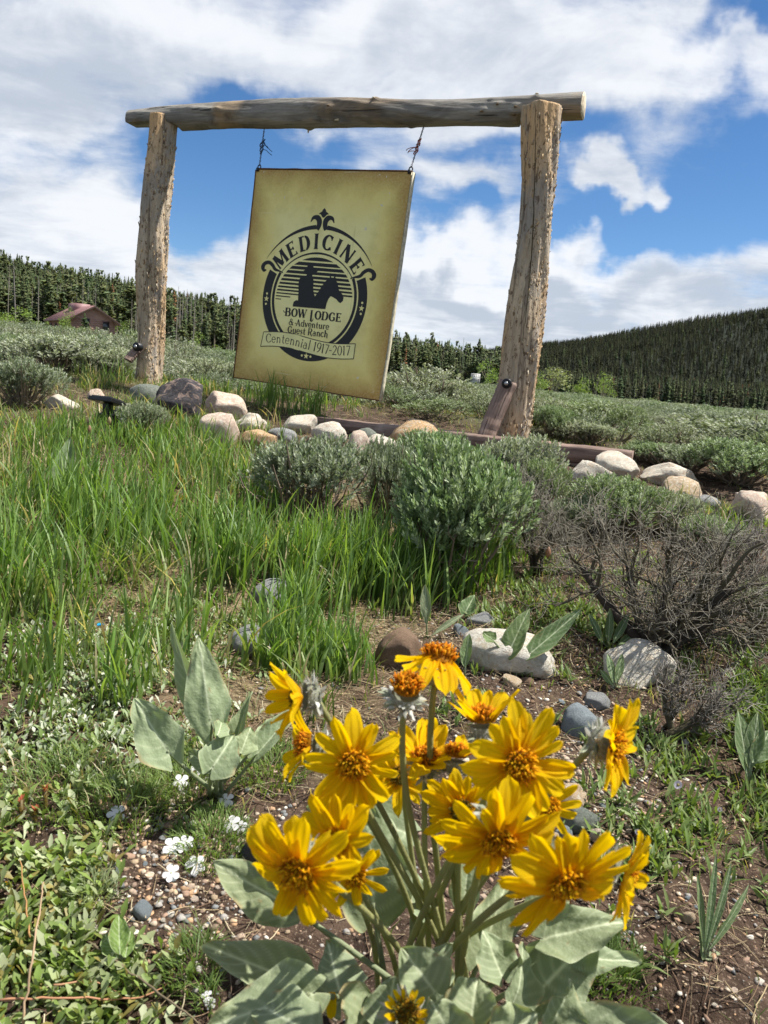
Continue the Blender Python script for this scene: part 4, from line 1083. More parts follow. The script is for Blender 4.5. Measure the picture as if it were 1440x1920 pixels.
# ------------------------------------------------------------------ grass, litter and other ground cover
def blades(b, x, y, z, h, w, az, lean, col, segs=4, face=None, tipc=1.15, curl=0.35):
    """curved tapering blades"""
    n = len(x); t = np.linspace(0, 1, segs + 1)
    dx, dy = np.cos(az), np.sin(az)
    f = az + math.pi / 2 + RNG.uniform(-1.0, 1.0, n) if face is None else face
    fx, fy = np.cos(f), np.sin(f)
    hz = (lean[:, None] * h[:, None]) * (t ** 1.8)[None]
    vz = h[:, None] * (t[None] - curl * lean[:, None] * (t ** 2.4)[None])
    cx = x[:, None] + dx[:, None] * hz; cy = y[:, None] + dy[:, None] * hz; cz = z[:, None] + vz
    wt = w[:, None] * 0.5 * (0.75 + 0.6 * t - 1.32 * t ** 2.2)[None].clip(0.02)
    L_ = np.stack([cx - fx[:, None] * wt, cy - fy[:, None] * wt, cz], -1); Rr = np.stack([cx + fx[:, None] * wt, cy + fy[:, None] * wt, cz], -1)
    v = np.stack([L_, Rr], 2).reshape(n, -1, 3)
    m = 2 * (segs + 1)
    k = np.arange(segs) * 2
    q = np.stack([k, k + 1, k + 3, k + 2], -1)
    q = (q[None] + (np.arange(n) * m)[:, None, None]).reshape(-1, 4)
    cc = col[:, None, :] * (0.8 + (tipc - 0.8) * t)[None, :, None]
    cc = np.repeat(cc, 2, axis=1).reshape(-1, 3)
    b.add(v.reshape(-1, 3), q, None, cc)
def pick(n, pal, var=0.2):
    pal = np.array(pal); return pal[RNG.integers(0, len(pal), n)] * RNG.uniform(1 - var, 1 + var, (n, 1))
GREEN = [(0.105, 0.175, 0.036), (0.155, 0.228, 0.055), (0.088, 0.148, 0.042), (0.215, 0.275, 0.090), (0.135, 0.190, 0.075), (0.185, 0.235, 0.105)]
STRAW = [(0.42, 0.33, 0.19), (0.52, 0.44, 0.29), (0.33, 0.25, 0.15), (0.24, 0.16, 0.10)]
def gau(px, py, cx, cy, sx, sy): return np.exp(-((px - cx) / sx) ** 2 - ((py - cy) / sy) ** 2)
def polar(n, r0, r1, a=40, pw=1.0):
    r = r0 + (r1 - r0) * RNG.random(n) ** pw; an = R(1) * RNG.uniform(-a, a, n)
    x = r * np.sin(an); y = r * np.cos(an); z = H(x, y); px, py, d = PROJ(x, y, z)
    return x, y, z, px, py, d
def meadow():
    b = B()
    # clumped long grass
    x, y, z, px, py, d = polar(17500, 1.2, 6.2, 40, 0.75)
    dens = (sstep(640, 400, px) * sstep(1330, 1080, py) * sstep(700, 780, py) * 0.85
            + gau(px, py, 720, 1075, 210, 62) * 2.2 + gau(px, py, 520, 1150, 90, 120) * 0.6 + gau(px, py, 80, 1150, 190, 170) * 0.3
            + gau(px, py, 70, 742, 180, 24) * 1.5 + gau(px, py, 560, 760, 140, 26) * 0.5 + gau(px, py, 250, 722, 110, 26) * 0.6 + gau(px, py, 560, 1260, 150, 40) * 0.35
            + gau(px, py, 1320, 985, 140, 30) * 0.45)
    dens = dens * (0.05 + 1.4 * sstep(-0.10, 0.30, fbm(x * 3.6 + 40, y * 3.6, 3)))
    dens = dens * (1 - 0.85 * np.clip(gau(px, py, 330, 1120, 130, 60) + gau(px, py, 400, 960, 90, 60) + gau(px, py, 500, 1170, 60, 60), 0, 1))
    keep = (RNG.random(len(x)) < dens * 0.40) & (px > -250) & (px < 1700)
    x, y, z = x[keep], y[keep], z[keep]; n = len(x)
    print('grass clumps', n)
    per = 9
    cx = np.repeat(x, per) + RNG.normal(0, 0.018, n * per); cy = np.repeat(y, per) + RNG.normal(0, 0.018, n * per)
    az = RNG.uniform(0, 2 * math.pi, n * per); hcl = np.repeat(RNG.uniform(0.07, 0.17, n) * np.where(y > 3.1, 0.72, 1.0), per)
    h = hcl * RNG.uniform(0.5, 1.25, n * per)
    zz = H(cx, cy) - 0.004
    tallc = np.repeat(pick(n, GREEN, 0.15), per, axis=0) * RNG.uniform(0.8, 1.25, (n * per, 1))
    dry = RNG.random(n * per) < 0.26
    tallc[dry] = pick(dry.sum(), STRAW[:2])
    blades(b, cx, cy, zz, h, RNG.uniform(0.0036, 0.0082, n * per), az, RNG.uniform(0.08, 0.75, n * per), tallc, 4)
    # fresh broad blades in front of the bushes and in tufts
    spots = []
    for (sx, sy, rx, ry, n_, hh) in [(600, 1090, 110, 40, 190, .20), (740, 1110, 110, 36, 220, .20), (840, 1080, 80, 40, 130, .20), (930, 1050, 60, 30, 40, .17), (560, 1180, 60, 40, 50, .17),
             (120, 960, 130, 60, 160, .20), (250, 1010, 130, 70, 160, .20), (60, 1100, 100, 70, 110, .20), (420, 1060, 70, 60, 80, .20), (480, 960, 40, 40, 40, .15), (520, 1250, 60, 25, 44, .14), (630, 1260, 50, 22, 80, .12),
             (380, 880, 120, 40, 140, .15), (150, 830, 160, 30, 240, .12), (320, 830, 100, 20, 100, .12), (500, 745, 60, 16, 80, .15), (600, 765, 50, 14, 26, .11), (505, 768, 26, 6, 26, .22), (560, 782, 30, 6, 18, .17), (585, 778, 12, 4, 8, .22), (200, 700, 60, 14, 60, .14), (370, 735, 40, 10, 40, .12), (250, 690, 40, 10, 50, .16),
             (340, 1230, 70, 50, 20, .17), (220, 1300, 60, 50, 16, .14), (1230, 960, 60, 20, 40, .07), (1350, 980, 80, 20, 120, .045), (60, 1300, 70, 60, 22, .16)]:
        for _ in range(n_): spots.append((sx + random.gauss(0, rx * 0.6), sy + random.gauss(0, ry * 0.6), hh))
    pts = [(G(a, c)[0], hh) for a, c, hh in spots]
    x = np.array([p[0][0] for p in pts]); y = np.array([p[0][1] for p in pts]); hh = np.array([p[1] for p in pts]); per = 3
    x = np.repeat(x, per) + RNG.normal(0, 0.008, len(x) * per); y = np.repeat(y, per) + RNG.normal(0, 0.008, len(y) * per)
    h = np.repeat(hh, per) * RNG.uniform(0.55, 1.2, len(x))
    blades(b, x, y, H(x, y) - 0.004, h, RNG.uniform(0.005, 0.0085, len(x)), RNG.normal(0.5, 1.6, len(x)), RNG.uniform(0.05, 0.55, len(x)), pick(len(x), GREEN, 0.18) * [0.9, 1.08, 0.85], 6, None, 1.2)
    o = b.obj('meadow_grass', 'grass'); tag(o, 'fresh green grass growing up the slope and between the stones', 'grass', None, 'stuff')
    # short fine grass and moss-like green between
    b = B()
    x, y, z, px, py, d = polar(150000, 0.6, 6.4, 40, 0.85)
    ln_ = y - (4.05 - 0.37 * (x - 0.67)); dens = 0.08 + gau(px, py, 90, 742, 190, 30) * 1.6 + 1.6 * sstep(0.05, 0.3, ln_) * sstep(2.2, 1.2, ln_) + sstep(900, 300, px) * sstep(1500, 1150, py) * 0.45 + gau(px, py, 200, 1430, 220, 90) * 1.2 + gau(px, py, 250, 1080, 300, 150) * 0.7 + sstep(860, 780, py) * 0.35 + gau(px, py, 1330, 1480, 160, 160) * 0.35 + gau(px, py, 1360, 985, 150, 40) * 1.2 + gau(px, py, 1250, 1250, 300, 120) * 0.45 + gau(px, py, 1020, 1120, 120, 60) * 0.8
    dens *= (0.25 + 1.1 * sstep(-0.1, 0.25, fbm(x * 5, y * 5 + 9, 3))) * (1 - 0.9 * np.clip(gau(px, py, 320, 1640, 190, 110) + gau(px, py, 1020, 1450, 190, 150) + gau(px, py, 1330, 1800, 230, 90), 0, 1))
    k = RNG.random(len(x)) < dens * 0.8; x, y, z = x[k], y[k], z[k]; n = len(x); print('fine grass', n)
    c = pick(n, GREEN + [(0.17, 0.20, 0.08)], 0.25); s_ = RNG.random(n) < 0.25; c[s_] = pick(s_.sum(), STRAW)
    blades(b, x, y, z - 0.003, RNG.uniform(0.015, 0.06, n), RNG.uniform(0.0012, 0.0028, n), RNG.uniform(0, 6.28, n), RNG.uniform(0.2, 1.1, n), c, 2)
    o = b.obj('short_grass', 'grass'); tag(o, 'short fine grass between the taller tufts and stones', 'grass', None, 'stuff')
meadow()
def litter():
    b = B()
    x, y, z, px, py, d = polar(130000, 0.5, 5.2, 40, 0.85)
    dens = 0.22 + gau(px, py, 330, 1030, 330, 200) * 1.5 + gau(px, py, 660, 1310, 150, 110) * 1.3 + gau(px, py, 900, 1200, 220, 60) * 0.8 + gau(px, py, 1200, 1120, 260, 130) * 0.6 + gau(px, py, 1330, 1790, 160, 60) * 0.6 + gau(px, py, 700, 1180, 200, 60) * 0.7
    k = RNG.random(len(x)) < np.clip(dens, 0, 1) * 0.55; x, y, z = x[k], y[k], z[k]; n = len(x); print('litter', n)
    L_ = 0.008 + 0.062 * RNG.random(n) ** 1.8; a = RNG.uniform(0, 6.28, n); w = RNG.uniform(0.0003, 0.0009, n)
    t = np.linspace(0, 1, 4); bend = RNG.normal(0, 0.07, n)
    lx = x[:, None] + np.cos(a)[:, None] * L_[:, None] * (t - 0.5) - np.sin(a)[:, None] * (bend * L_)[:, None] * (t * (1 - t) * 4)
    ly = y[:, None] + np.sin(a)[:, None] * L_[:, None] * (t - 0.5) + np.cos(a)[:, None] * (bend * L_)[:, None] * (t * (1 - t) * 4)
    lz = H(lx, ly) + 0.002 + RNG.uniform(0, 0.010, n)[:, None] + (RNG.normal(0, 0.12, n) * L_)[:, None] * (t - 0.5)
    c = np.stack([lx, ly, lz], -1)
    nx_ = np.stack([-np.sin(a), np.cos(a), 0 * a], -1)[:, None] * w[:, None, None]; up = np.array([0, 0, 1.0]) * w[:, None, None]
    v = np.stack([c + nx_, c - nx_ + up * 0.6, c + up * 1.4], 2).reshape(n, -1, 3)
    q = []
    for s in range(3):
        for k_ in range(3): q.append((s * 3 + k_, s * 3 + (k_ + 1) % 3, s * 3 + 3 + (k_ + 1) % 3, s * 3 + 3 + k_))
    q = (np.array(q)[None] + (np.arange(n) * 12)[:, None, None]).reshape(-1, 4)
    b.add(v.reshape(-1, 3), q, None, np.repeat(pick(n, STRAW + [(0.16, 0.10, 0.065), (0.12, 0.08, 0.055)], 0.25), 12, axis=0))
    o = b.obj('dry_litter', 'straw', None, False); tag(o, 'dry straw and dead stems lying on the soil', 'litter', None, 'stuff')
litter()

def leaf_quads(b, base, dirv, nrm, L_, W_, col, bend=0.15, cup=0.2, tip=1.0, shape=(0.45, 1.0, 0.62, 0.0), rows=None):
    """many small leaves: a central line and two edges (6 tris or so each)"""
    n = len(base); base = np.asarray(base); d = norm(dirv); s = norm(np.cross(d, nrm)); nn = np.cross(s, d)
    ts = np.array([0.0, 0.33, 0.68, 1.0]); ws = np.array([0.12, shape[0] * 1.6, shape[1], 0.06]) if rows is None else np.array(rows)
    V = []
    for t, w in zip(ts, ws):
        c = base + d * (L_ * t)[:, None] - nn * (bend * L_ * t * t)[:, None]
        e = s * (W_ * 0.5 * w)[:, None]; u = nn * (W_ * 0.5 * w * cup)[:, None]
        V += [c - e + u, c, c + e + u]
    v = np.stack(V, 1).reshape(-1, 3)
    q = []
    for r in range(3):
        for k in range(2): q.append((r * 3 + k, r * 3 + k + 1, r * 3 + 4 + k, r * 3 + 3 + k))
    q = (np.array(q)[None] + (np.arange(n) * 12)[:, None, None]).reshape(-1, 4)
    cc = np.repeat(np.asarray(col), 12, axis=0)
    b.add(v, q, None, cc)
def rosettes(b, x, y, per, L0, L1, W, pal, el0=0.4, el1=1.4, jit=0.01, rows=None, var=0.2):
    n = len(x) * per
    bx = np.repeat(x, per) + RNG.normal(0, jit, n); by = np.repeat(y, per) + RNG.normal(0, jit, n)
    base = np.stack([bx, by, H(bx, by) + 0.001 + RNG.uniform(0, 0.008, n)], -1)
    a = RNG.uniform(0, 6.28, n); e = RNG.uniform(el0, el1, n)
    d = np.stack([np.cos(a) * np.cos(e), np.sin(a) * np.cos(e), np.sin(e)], -1)
    nr = norm(np.stack([-np.cos(a) * np.sin(e), -np.sin(a) * np.sin(e), np.cos(e)], -1) + RNG.normal(0, 0.35, (n, 3)))
    leaf_quads(b, base, d, nr, RNG.uniform(L0, L1, n), RNG.uniform(0.8, 1.2, n) * W, pick(n, pal, var), RNG.uniform(0.0, 0.35, n), 0.25, rows=rows)
SPAT = (0.14, 0.42, 1.0, 0.30)
LANC = (0.25, 1.0, 0.72, 0.04)
def cover():
    # silvery pussytoes mat at the left
    b = B(); x, y, z, px, py, d = polar(30000, 0.8, 2.6, 40, 0.9)
    dens = (sstep(520, 380, px) * sstep(1130, 1190, py) * sstep(1500, 1400, py)) * (0.25 + 0.9 * sstep(-0.15, 0.2, fbm(x * 6, y * 6, 3)))
    dens = dens * (1 - 0.6 * gau(px, py, 470, 1210, 60, 40))
    k = RNG.random(len(x)) < dens * 0.42; print('pussytoes', k.sum())
    rosettes(b, x[k], y[k], 6, 0.010, 0.021, 0.0068, [(0.22, 0.29, 0.14), (0.30, 0.36, 0.22), (0.19, 0.26, 0.11), (0.46, 0.49, 0.38), (0.56, 0.58, 0.48), (0.15, 0.22, 0.07)], 0.5, 1.5, 0.009, SPAT)
    tag(b.obj('pussytoes_mat', 'herb'), 'low mat of small silvery green spoon shaped leaves at the left', 'ground cover', None, 'stuff')
    # greener, larger mat at the lower left
    b = B(); x, y, z, px, py, d = polar(26000, 0.55, 1.5, 44, 1.0)
    dens = np.clip(gau(px, py, 10, 1740, 190, 190) * 1.3 * sstep(270, 120, px) + gau(px, py, 150, 1880, 170, 60) * 1.2, 0, 1) * (0.35 + 0.9 * sstep(-0.2, 0.2, fbm(x * 9, y * 9, 3)))
    k = RNG.random(len(x)) < dens * 0.25; print('leaf mat', k.sum())
    rosettes(b, x[k], y[k], 7, 0.010, 0.030, 0.0088, [(0.16, 0.25, 0.055), (0.22, 0.31, 0.08), (0.13, 0.20, 0.05), (0.30, 0.36, 0.18), (0.26, 0.30, 0.16), (0.38, 0.42, 0.27), (0.24, 0.20, 0.06)], 0.4, 1.4, 0.010, SPAT)
    tag(b.obj('green_leaf_mat', 'herb'), 'mat of green spoon shaped leaves in the lower left corner', 'ground cover', None, 'stuff')
    # lance leaved herbs at the right
    b = B(); x, y, z, px, py, d = polar(34000, 0.6, 3.0, 42, 1.0)
    dens = np.clip(gau(px, py, 260, 1080, 240, 140) * 0.45 + gau(px, py, 520, 1210, 120, 60) * 0.3 + gau(px, py, 1310, 1540, 140, 130) * 1.2 + gau(px, py, 1430, 1500, 70, 220) * .6 + gau(px, py, 1190, 1230, 110, 60) * .5 + gau(px, py, 1110, 1850, 90, 60) * .5 + gau(px, py, 1400, 1350, 90, 90) * .6 + gau(px, py, 900, 1330, 60, 30) * .5 + gau(px, py, 1060, 1130, 150, 70) * .9, 0, 1)
    k = RNG.random(len(x)) < dens * 0.40 * (0.3 + sstep(-0.2, 0.2, fbm(x * 8, y * 8, 3))); print('herbs', k.sum())
    rosettes(b, x[k], y[k], 8, 0.014, 0.044, 0.0058, [(0.10, 0.17, 0.040), (0.14, 0.215, 0.055), (0.085, 0.145, 0.035), (0.18, 0.24, 0.09)], 0.5, 1.45, 0.008, LANC)
    tag(b.obj('lance_leaf_herbs', 'herb'), 'low green herbs with narrow leaves at the right of the flowers', 'ground cover', None, 'stuff')
cover()

# ------------------------------------------------------------------ sagebrush
def sage_mesh(seed, n_sh, n_lf, leaf=0.020, lw=0.0052, pal=None, lobes=8, woody=True, flat_=1.0, bottom=0.25, shl=0.10):
    """unit bush: about 1 m wide and 0.7 m tall, made of upright leafy shoots on a lobed dome, over woody stems"""
    rg = np.random.default_rng(seed)
    L0 = []
    for k in range(lobes):
        a = k / lobes * 6.28 + rg.uniform(-0.4, 0.4); r = rg.uniform(0.05, 0.30) if k else 0
        L0.append((r * math.cos(a), r * math.sin(a), rg.uniform(0.26, 0.46) * flat_, rg.uniform(0.15, 0.27)))
    L0 = np.array(L0)
    li = rg.integers(0, lobes, n_sh)
    d = norm(rg.normal(0, 1, (n_sh, 3)) + [0, 0, 0.55])
    low = d[:, 2] < -0.45; d[low, 2] *= -1
    rad = L0[li, 3] * rg.uniform(0.55, 1.08, n_sh) ** 0.6
    c = L0[li, :3] + d * rad[:, None] * [1, 1, 0.95]
    keep = c[:, 2] > 0.06; c, d, li = c[keep], d[keep], li[keep]; n_sh = len(c)
    sd = norm(d * 0.75 + [0, 0, 0.9] + rg.normal(0, 0.22, (n_sh, 3)))
    sl = shl * rg.uniform(0.6, 1.3, n_sh)
    base = c - sd * (sl * 0.5)[:, None]
    t = np.tile(np.linspace(0.05, 1.0, n_lf), n_sh); idx = np.repeat(np.arange(n_sh), n_lf)
    ph = rg.uniform(0, 6.28, len(t))
    ax = sd[idx]; ref = norm(np.cross(ax, [0.3, 0.2, 0.1])); ref2 = np.cross(ax, ref)
    radv = ref * np.cos(ph)[:, None] + ref2 * np.sin(ph)[:, None]
    p = base[idx] + ax * (t * sl[idx])[:, None]
    dv = norm(ax * (0.75 + 0.7 * t)[:, None] + radv * 0.75)
    LL = leaf * rg.uniform(0.7, 1.25, len(t)) * (1.05 - 0.35 * t)
    s = norm(np.cross(dv, radv + rg.normal(0, 0.3, radv.shape)))
    W_ = lw * rg.uniform(0.8, 1.25, len(t))
    v = np.stack([p, p + dv * (LL * 0.55)[:, None] + s * (W_ / 2)[:, None], p + dv * LL[:, None], p + dv * (LL * 0.55)[:, None] - s * (W_ / 2)[:, None]], 1).reshape(-1, 3)
    m = len(t); q = np.arange(m)[:, None] * 4 + np.arange(4)[None]
    pal = np.array(pal)
    shc = pal[rg.integers(0, len(pal), n_sh)] * rg.uniform(0.8, 1.2, (n_sh, 1))
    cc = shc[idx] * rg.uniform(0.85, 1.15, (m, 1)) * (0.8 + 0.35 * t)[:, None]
    b = B(); b.add(v, q, None, np.repeat(cc, 4, axis=0))
    fol = b.mesh('foliage', 'sage', False)
    wb = B()
    for k in range(lobes):
        tip = L0[k, :3] + [0, 0, L0[k, 3] * 0.3]
        for j in range(5 if woody else 2):
            e = tip + rg.normal(0, 0.12, 3) * [1, 1, 0.7]
            s0 = np.array([rg.normal(0, 0.02), rg.normal(0, 0.02), -0.03]); mid = s0 * 0.4 + e * 0.6 + np.array([e[0] * 0.2, e[1] * 0.2, -0.08]); w = np.linspace(0, 1, 7)[:, None]
            pts = (1 - w) ** 2 * s0 + 2 * w * (1 - w) * mid + w * w * e; pts += rg.normal(0, 0.006, pts.shape)
            wb.tube(pts, np.linspace(0.016, 0.003, 7), 5, np.array((0.17, 0.13, 0.10)) * rg.uniform(0.7, 1.4), False)
            if woody:
                for _ in range(4):
                    a = pts[rg.integers(2, 6)]; e2 = a + norm(rg.normal(0, 1, 3) + [0, 0, 0.7]) * rg.uniform(0.06, 0.16)
                    wb.tube([a, (a + e2) / 2 + rg.normal(0, 0.01, 3), e2], [0.004, 0.003, 0.0015], 4, np.array((0.22, 0.18, 0.15)) * rg.uniform(0.7, 1.3), False)
    return fol, wb.mesh('stems', 'twig', False)
PALG = [(0.195, 0.255, 0.125), (0.24, 0.30, 0.165), (0.16, 0.22, 0.10), (0.31, 0.36, 0.24)]       # greener bushes
PALS = [(0.27, 0.30, 0.205), (0.33, 0.355, 0.26), (0.22, 0.25, 0.165), (0.40, 0.42, 0.33)]           # silvery bushes
PALD = [(0.20, 0.24, 0.15), (0.25, 0.285, 0.20), (0.16, 0.20, 0.12), (0.34, 0.37, 0.28)]
PALB = [(0.19, 0.27, 0.125), (0.25, 0.33, 0.17), (0.155, 0.225, 0.10), (0.36, 0.42, 0.28)]
HERO = [sage_mesh(21, 950, 17, 0.042, 0.0105, PALD, 9), sage_mesh(22, 1250, 17, 0.046, 0.012, PALB, 9, True, 1.15), sage_mesh(23, 950, 16, 0.044, 0.0110, PALS, 8), sage_mesh(24, 1000, 16, 0.044, 0.0115, PALG, 9)]
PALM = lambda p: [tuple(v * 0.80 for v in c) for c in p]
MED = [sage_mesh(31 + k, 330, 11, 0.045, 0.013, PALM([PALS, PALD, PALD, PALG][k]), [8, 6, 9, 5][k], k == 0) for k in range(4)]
def bush(me, x, y, z, w, h, rot, label, group=None):
    o = thing('sagebrush', label, 'bush', (x, y, z), group, rot)
    o.scale = (w, w, h / 0.70)
    tag(sub('foliage', me[0], o), kind='stuff'); sub('stems', me[1], o)
    return o
def bush_px(me, px, pyb, w, h, rot, label, dep=None, group=None, back=0.5):
    g, d = G(px, pyb)
    if dep is not None: g = PY(px, pyb, dep); g[2] = min(g[2], float(H(g[0], g[1])) + 0.05); d = depth_of(g)
    W_ = w * d / FPX
    if dep is not None:
        q = np.array([g[0], g[1], float(H(g[0], g[1]))]); h = max(26.0, float(PROJ(*q)[1]) - (pyb - h))
    h_ = h * d / FPX
    y = g[1] + W_ * 0.30 * back
    return bush(me, g[0], y, float(H(g[0], y)) - 0.01, W_ * 1.08, h_, rot, label, group)
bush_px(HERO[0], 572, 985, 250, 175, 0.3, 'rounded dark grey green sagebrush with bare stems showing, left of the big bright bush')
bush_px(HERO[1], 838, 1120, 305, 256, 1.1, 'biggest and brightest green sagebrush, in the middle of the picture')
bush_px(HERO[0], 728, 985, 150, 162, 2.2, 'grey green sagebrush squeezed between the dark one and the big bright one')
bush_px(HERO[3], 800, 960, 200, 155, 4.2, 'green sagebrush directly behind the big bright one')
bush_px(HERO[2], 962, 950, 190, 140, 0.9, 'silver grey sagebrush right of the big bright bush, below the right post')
bush_px(HERO[3], 1015, 965, 125, 112, 3.0, 'green sagebrush in front of the timber edging, left of the cream boulder')
bush_px(HERO[3], 1160, 1010, 200, 120, 2.6, 'dull green sagebrush growing through the top of the dead bush')
bush_px(HERO[2], 1250, 1010, 150, 95, 5.1, 'grey sagebrush behind the dead bush, below the right rock pile')
bush_px(HERO[2], 1425, 1210, 120, 130, 1.9, 'grey sagebrush cut by the right edge of the picture beside the dead bush')
bush_px(HERO[0], 268, 818, 105, 66, 2.0, 'small dark sagebrush beside the black solar spotlight')
bush_px(HERO[3], 1345, 945, 250, 118, 1.4, 'wide green sagebrush behind the rocks at the right edge', 4.6)
bush_px(HERO[2], 1215, 905, 120, 70, 0.4, 'low sagebrush behind the end of the timber edging', 5.0)
bush_px(HERO[2], 810, 815, 180, 108, 0.7, 'pale sagebrush with a dry branch, behind the timber edging right of the hanging sign', 5.3)
bush_px(HERO[2], 720, 800, 150, 70, 2.7, 'pale sagebrush behind the bottom corner of the hanging sign', 5.6)
bush_px(HERO[3], 905, 815, 80, 58, 3.7, 'sagebrush directly left of the foot of the right post', 5.2)
bush_px(HERO[3], 1060, 835, 130, 90, 1.7, 'dark green sagebrush directly right of the right post', 5.0)
bush_px(HERO[2], 90, 735, 240, 118, 1.7, 'broad grey sagebrush left of the left post', 5.2)
bush_px(HERO[0], 30, 768, 150, 100, 4.7, 'grey sagebrush at the left edge in front of the rock row')
bush_px(HERO[2], 200, 738, 130, 92, 2.7, 'twiggy grey sagebrush just left of the left post foot', 5.3)
bush_px(HERO[0], 20, 700, 130, 60, 0.7, 'grey sagebrush at the left edge higher up behind the broad one', 6.0)
bush_px(HERO[2], 395, 745, 150, 80, 5.7, 'grey sagebrush between the left post and the hanging sign', 5.6)

bush_px(HERO[3], 1395, 915, 210, 92, 2.4, 'rounded green sagebrush directly behind the sloping pink tan boulder')
bush_px(HERO[0], 1290, 893, 150, 62, 5.4, 'dark grey green sagebrush right behind the right rock pile')
bush_px(HERO[3], 1225, 872, 110, 44, 0.9, 'low green sagebrush touching the right end of the timber edging')
bush_px(HERO[2], 1110, 836, 120, 46, 4.1, 'low silvery sagebrush behind the right part of the timber edging')
bush_px(HERO[3], 1040, 822, 100, 64, 2.9, 'green sagebrush just right of the foot of the right post')
bush_px(HERO[0], 1085, 1010, 130, 80, 0.9, 'dark sagebrush sprig before the tan boulder left of the dead bush')
bush_px(HERO[3], 1335, 1040, 150, 80, 2.9, 'green sagebrush sprig at the right side of the dead bush')
# the open sagebrush flat: the nearest bushes one by one, the rest as one mass
def scatter_flat(n, r0, r1, a0, a1, mind):
    pts = []; rg = np.random.default_rng(77); cell = {}
    for _ in range(n * 30):
        if len(pts) >= n: break
        r = r0 * (r1 / r0) ** rg.random(); a = R(rg.uniform(a0, a1)); x = r * math.sin(a); y = r * math.cos(a)
        m = mind * (0.55 + 0.06 * r)
        k = (int(x // 1.5), int(y // 1.5)); ok = True
        for dx in (-1, 0, 1):
            for dy in (-1, 0, 1):
                for q in cell.get((k[0] + dx, k[1] + dy), ()):
                    if (q[0] - x) ** 2 + (q[1] - y) ** 2 < min(m, 1.3) ** 2: ok = False
        if ok: pts.append((x, y)); cell.setdefault(k, []).append((x, y))
    return pts
flat_pts = scatter_flat(1900, 3.9, 46, -40, 40, 0.62)
flat_pts = [p for p in flat_pts if p[1] > 4.05 - 0.37 * (p[0] - 0.67) + 0.62 + (0.35 if p[0] < 0.7 else 0.0)]
flat_pts.sort(key=lambda p: math.hypot(*p))
vis = []; rest = []
for x, y in flat_pts:
    px, py, d = PROJ(np.array(x), np.array(y), H(x, y) + 0.4)
    (vis if (-60 < px < 1500 and len(vis) < 262) else rest).append((x, y))
rgs = random.Random(9)
def region_name(x, y):
    u = x / y
    if u < -0.42: return 'left of the left post'
    if u < -0.19: return 'between the left post and the hanging sign'
    if u < 0.0: return 'behind the hanging sign'
    if u < 0.16: return 'between the hanging sign and the right post'
    if u < 0.34: return 'right of the right post'
    return 'far to the right of the right post'
for x, y in vis:
    k = rgs.randrange(4); s = rgs.choice([0.65, 0.9, 1.1, 1.5]) * rgs.uniform(0.85, 1.15); r = math.hypot(x, y)
    w = s * (0.80 if r < 14 else 1.0); h = rgs.uniform(0.36, 0.56) * (0.75 + 0.3 * s) * (0.60 if r < 6.6 else (0.75 if r < 10 else 0.95))
    if x / y > 0.1: h *= 0.8
    dist = 'nearest' if r < 9 else ('middle distance' if r < 15 else 'distant')
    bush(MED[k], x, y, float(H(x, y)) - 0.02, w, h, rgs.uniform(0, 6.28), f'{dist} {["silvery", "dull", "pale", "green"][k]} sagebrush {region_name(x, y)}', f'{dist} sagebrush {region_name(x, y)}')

for k in range(34):
    x = -3.3 + 6.6 * k / 33 + rgs.uniform(-0.1, 0.1); off = rgs.uniform(0.22, 0.85) if x > 0.9 else rgs.uniform(0.30, 0.85)
    if x > 1.0: off += 0.05
    y = 4.05 - 0.37 * (x - 0.67) + off
    if abs(x - FR_B[2][0]) < 0.25 and off < 0.5 or abs(x - FR_B[0][0]) < 0.25: y += 0.4
    w = rgs.uniform(0.38, 0.62); kk = rgs.randrange(4)
    where = 'behind the timber edging' if x > -0.9 else 'behind the rock row'
    bush(MED[kk], x, y, float(H(x, y)) - 0.02, w, rgs.uniform(0.12, 0.20) if x < 1.2 else rgs.uniform(0.16, 0.24), rgs.uniform(0, 6.28), f'low {["silvery", "dull", "pale", "green"][kk]} sagebrush {where}', f'low sagebrush {where}')

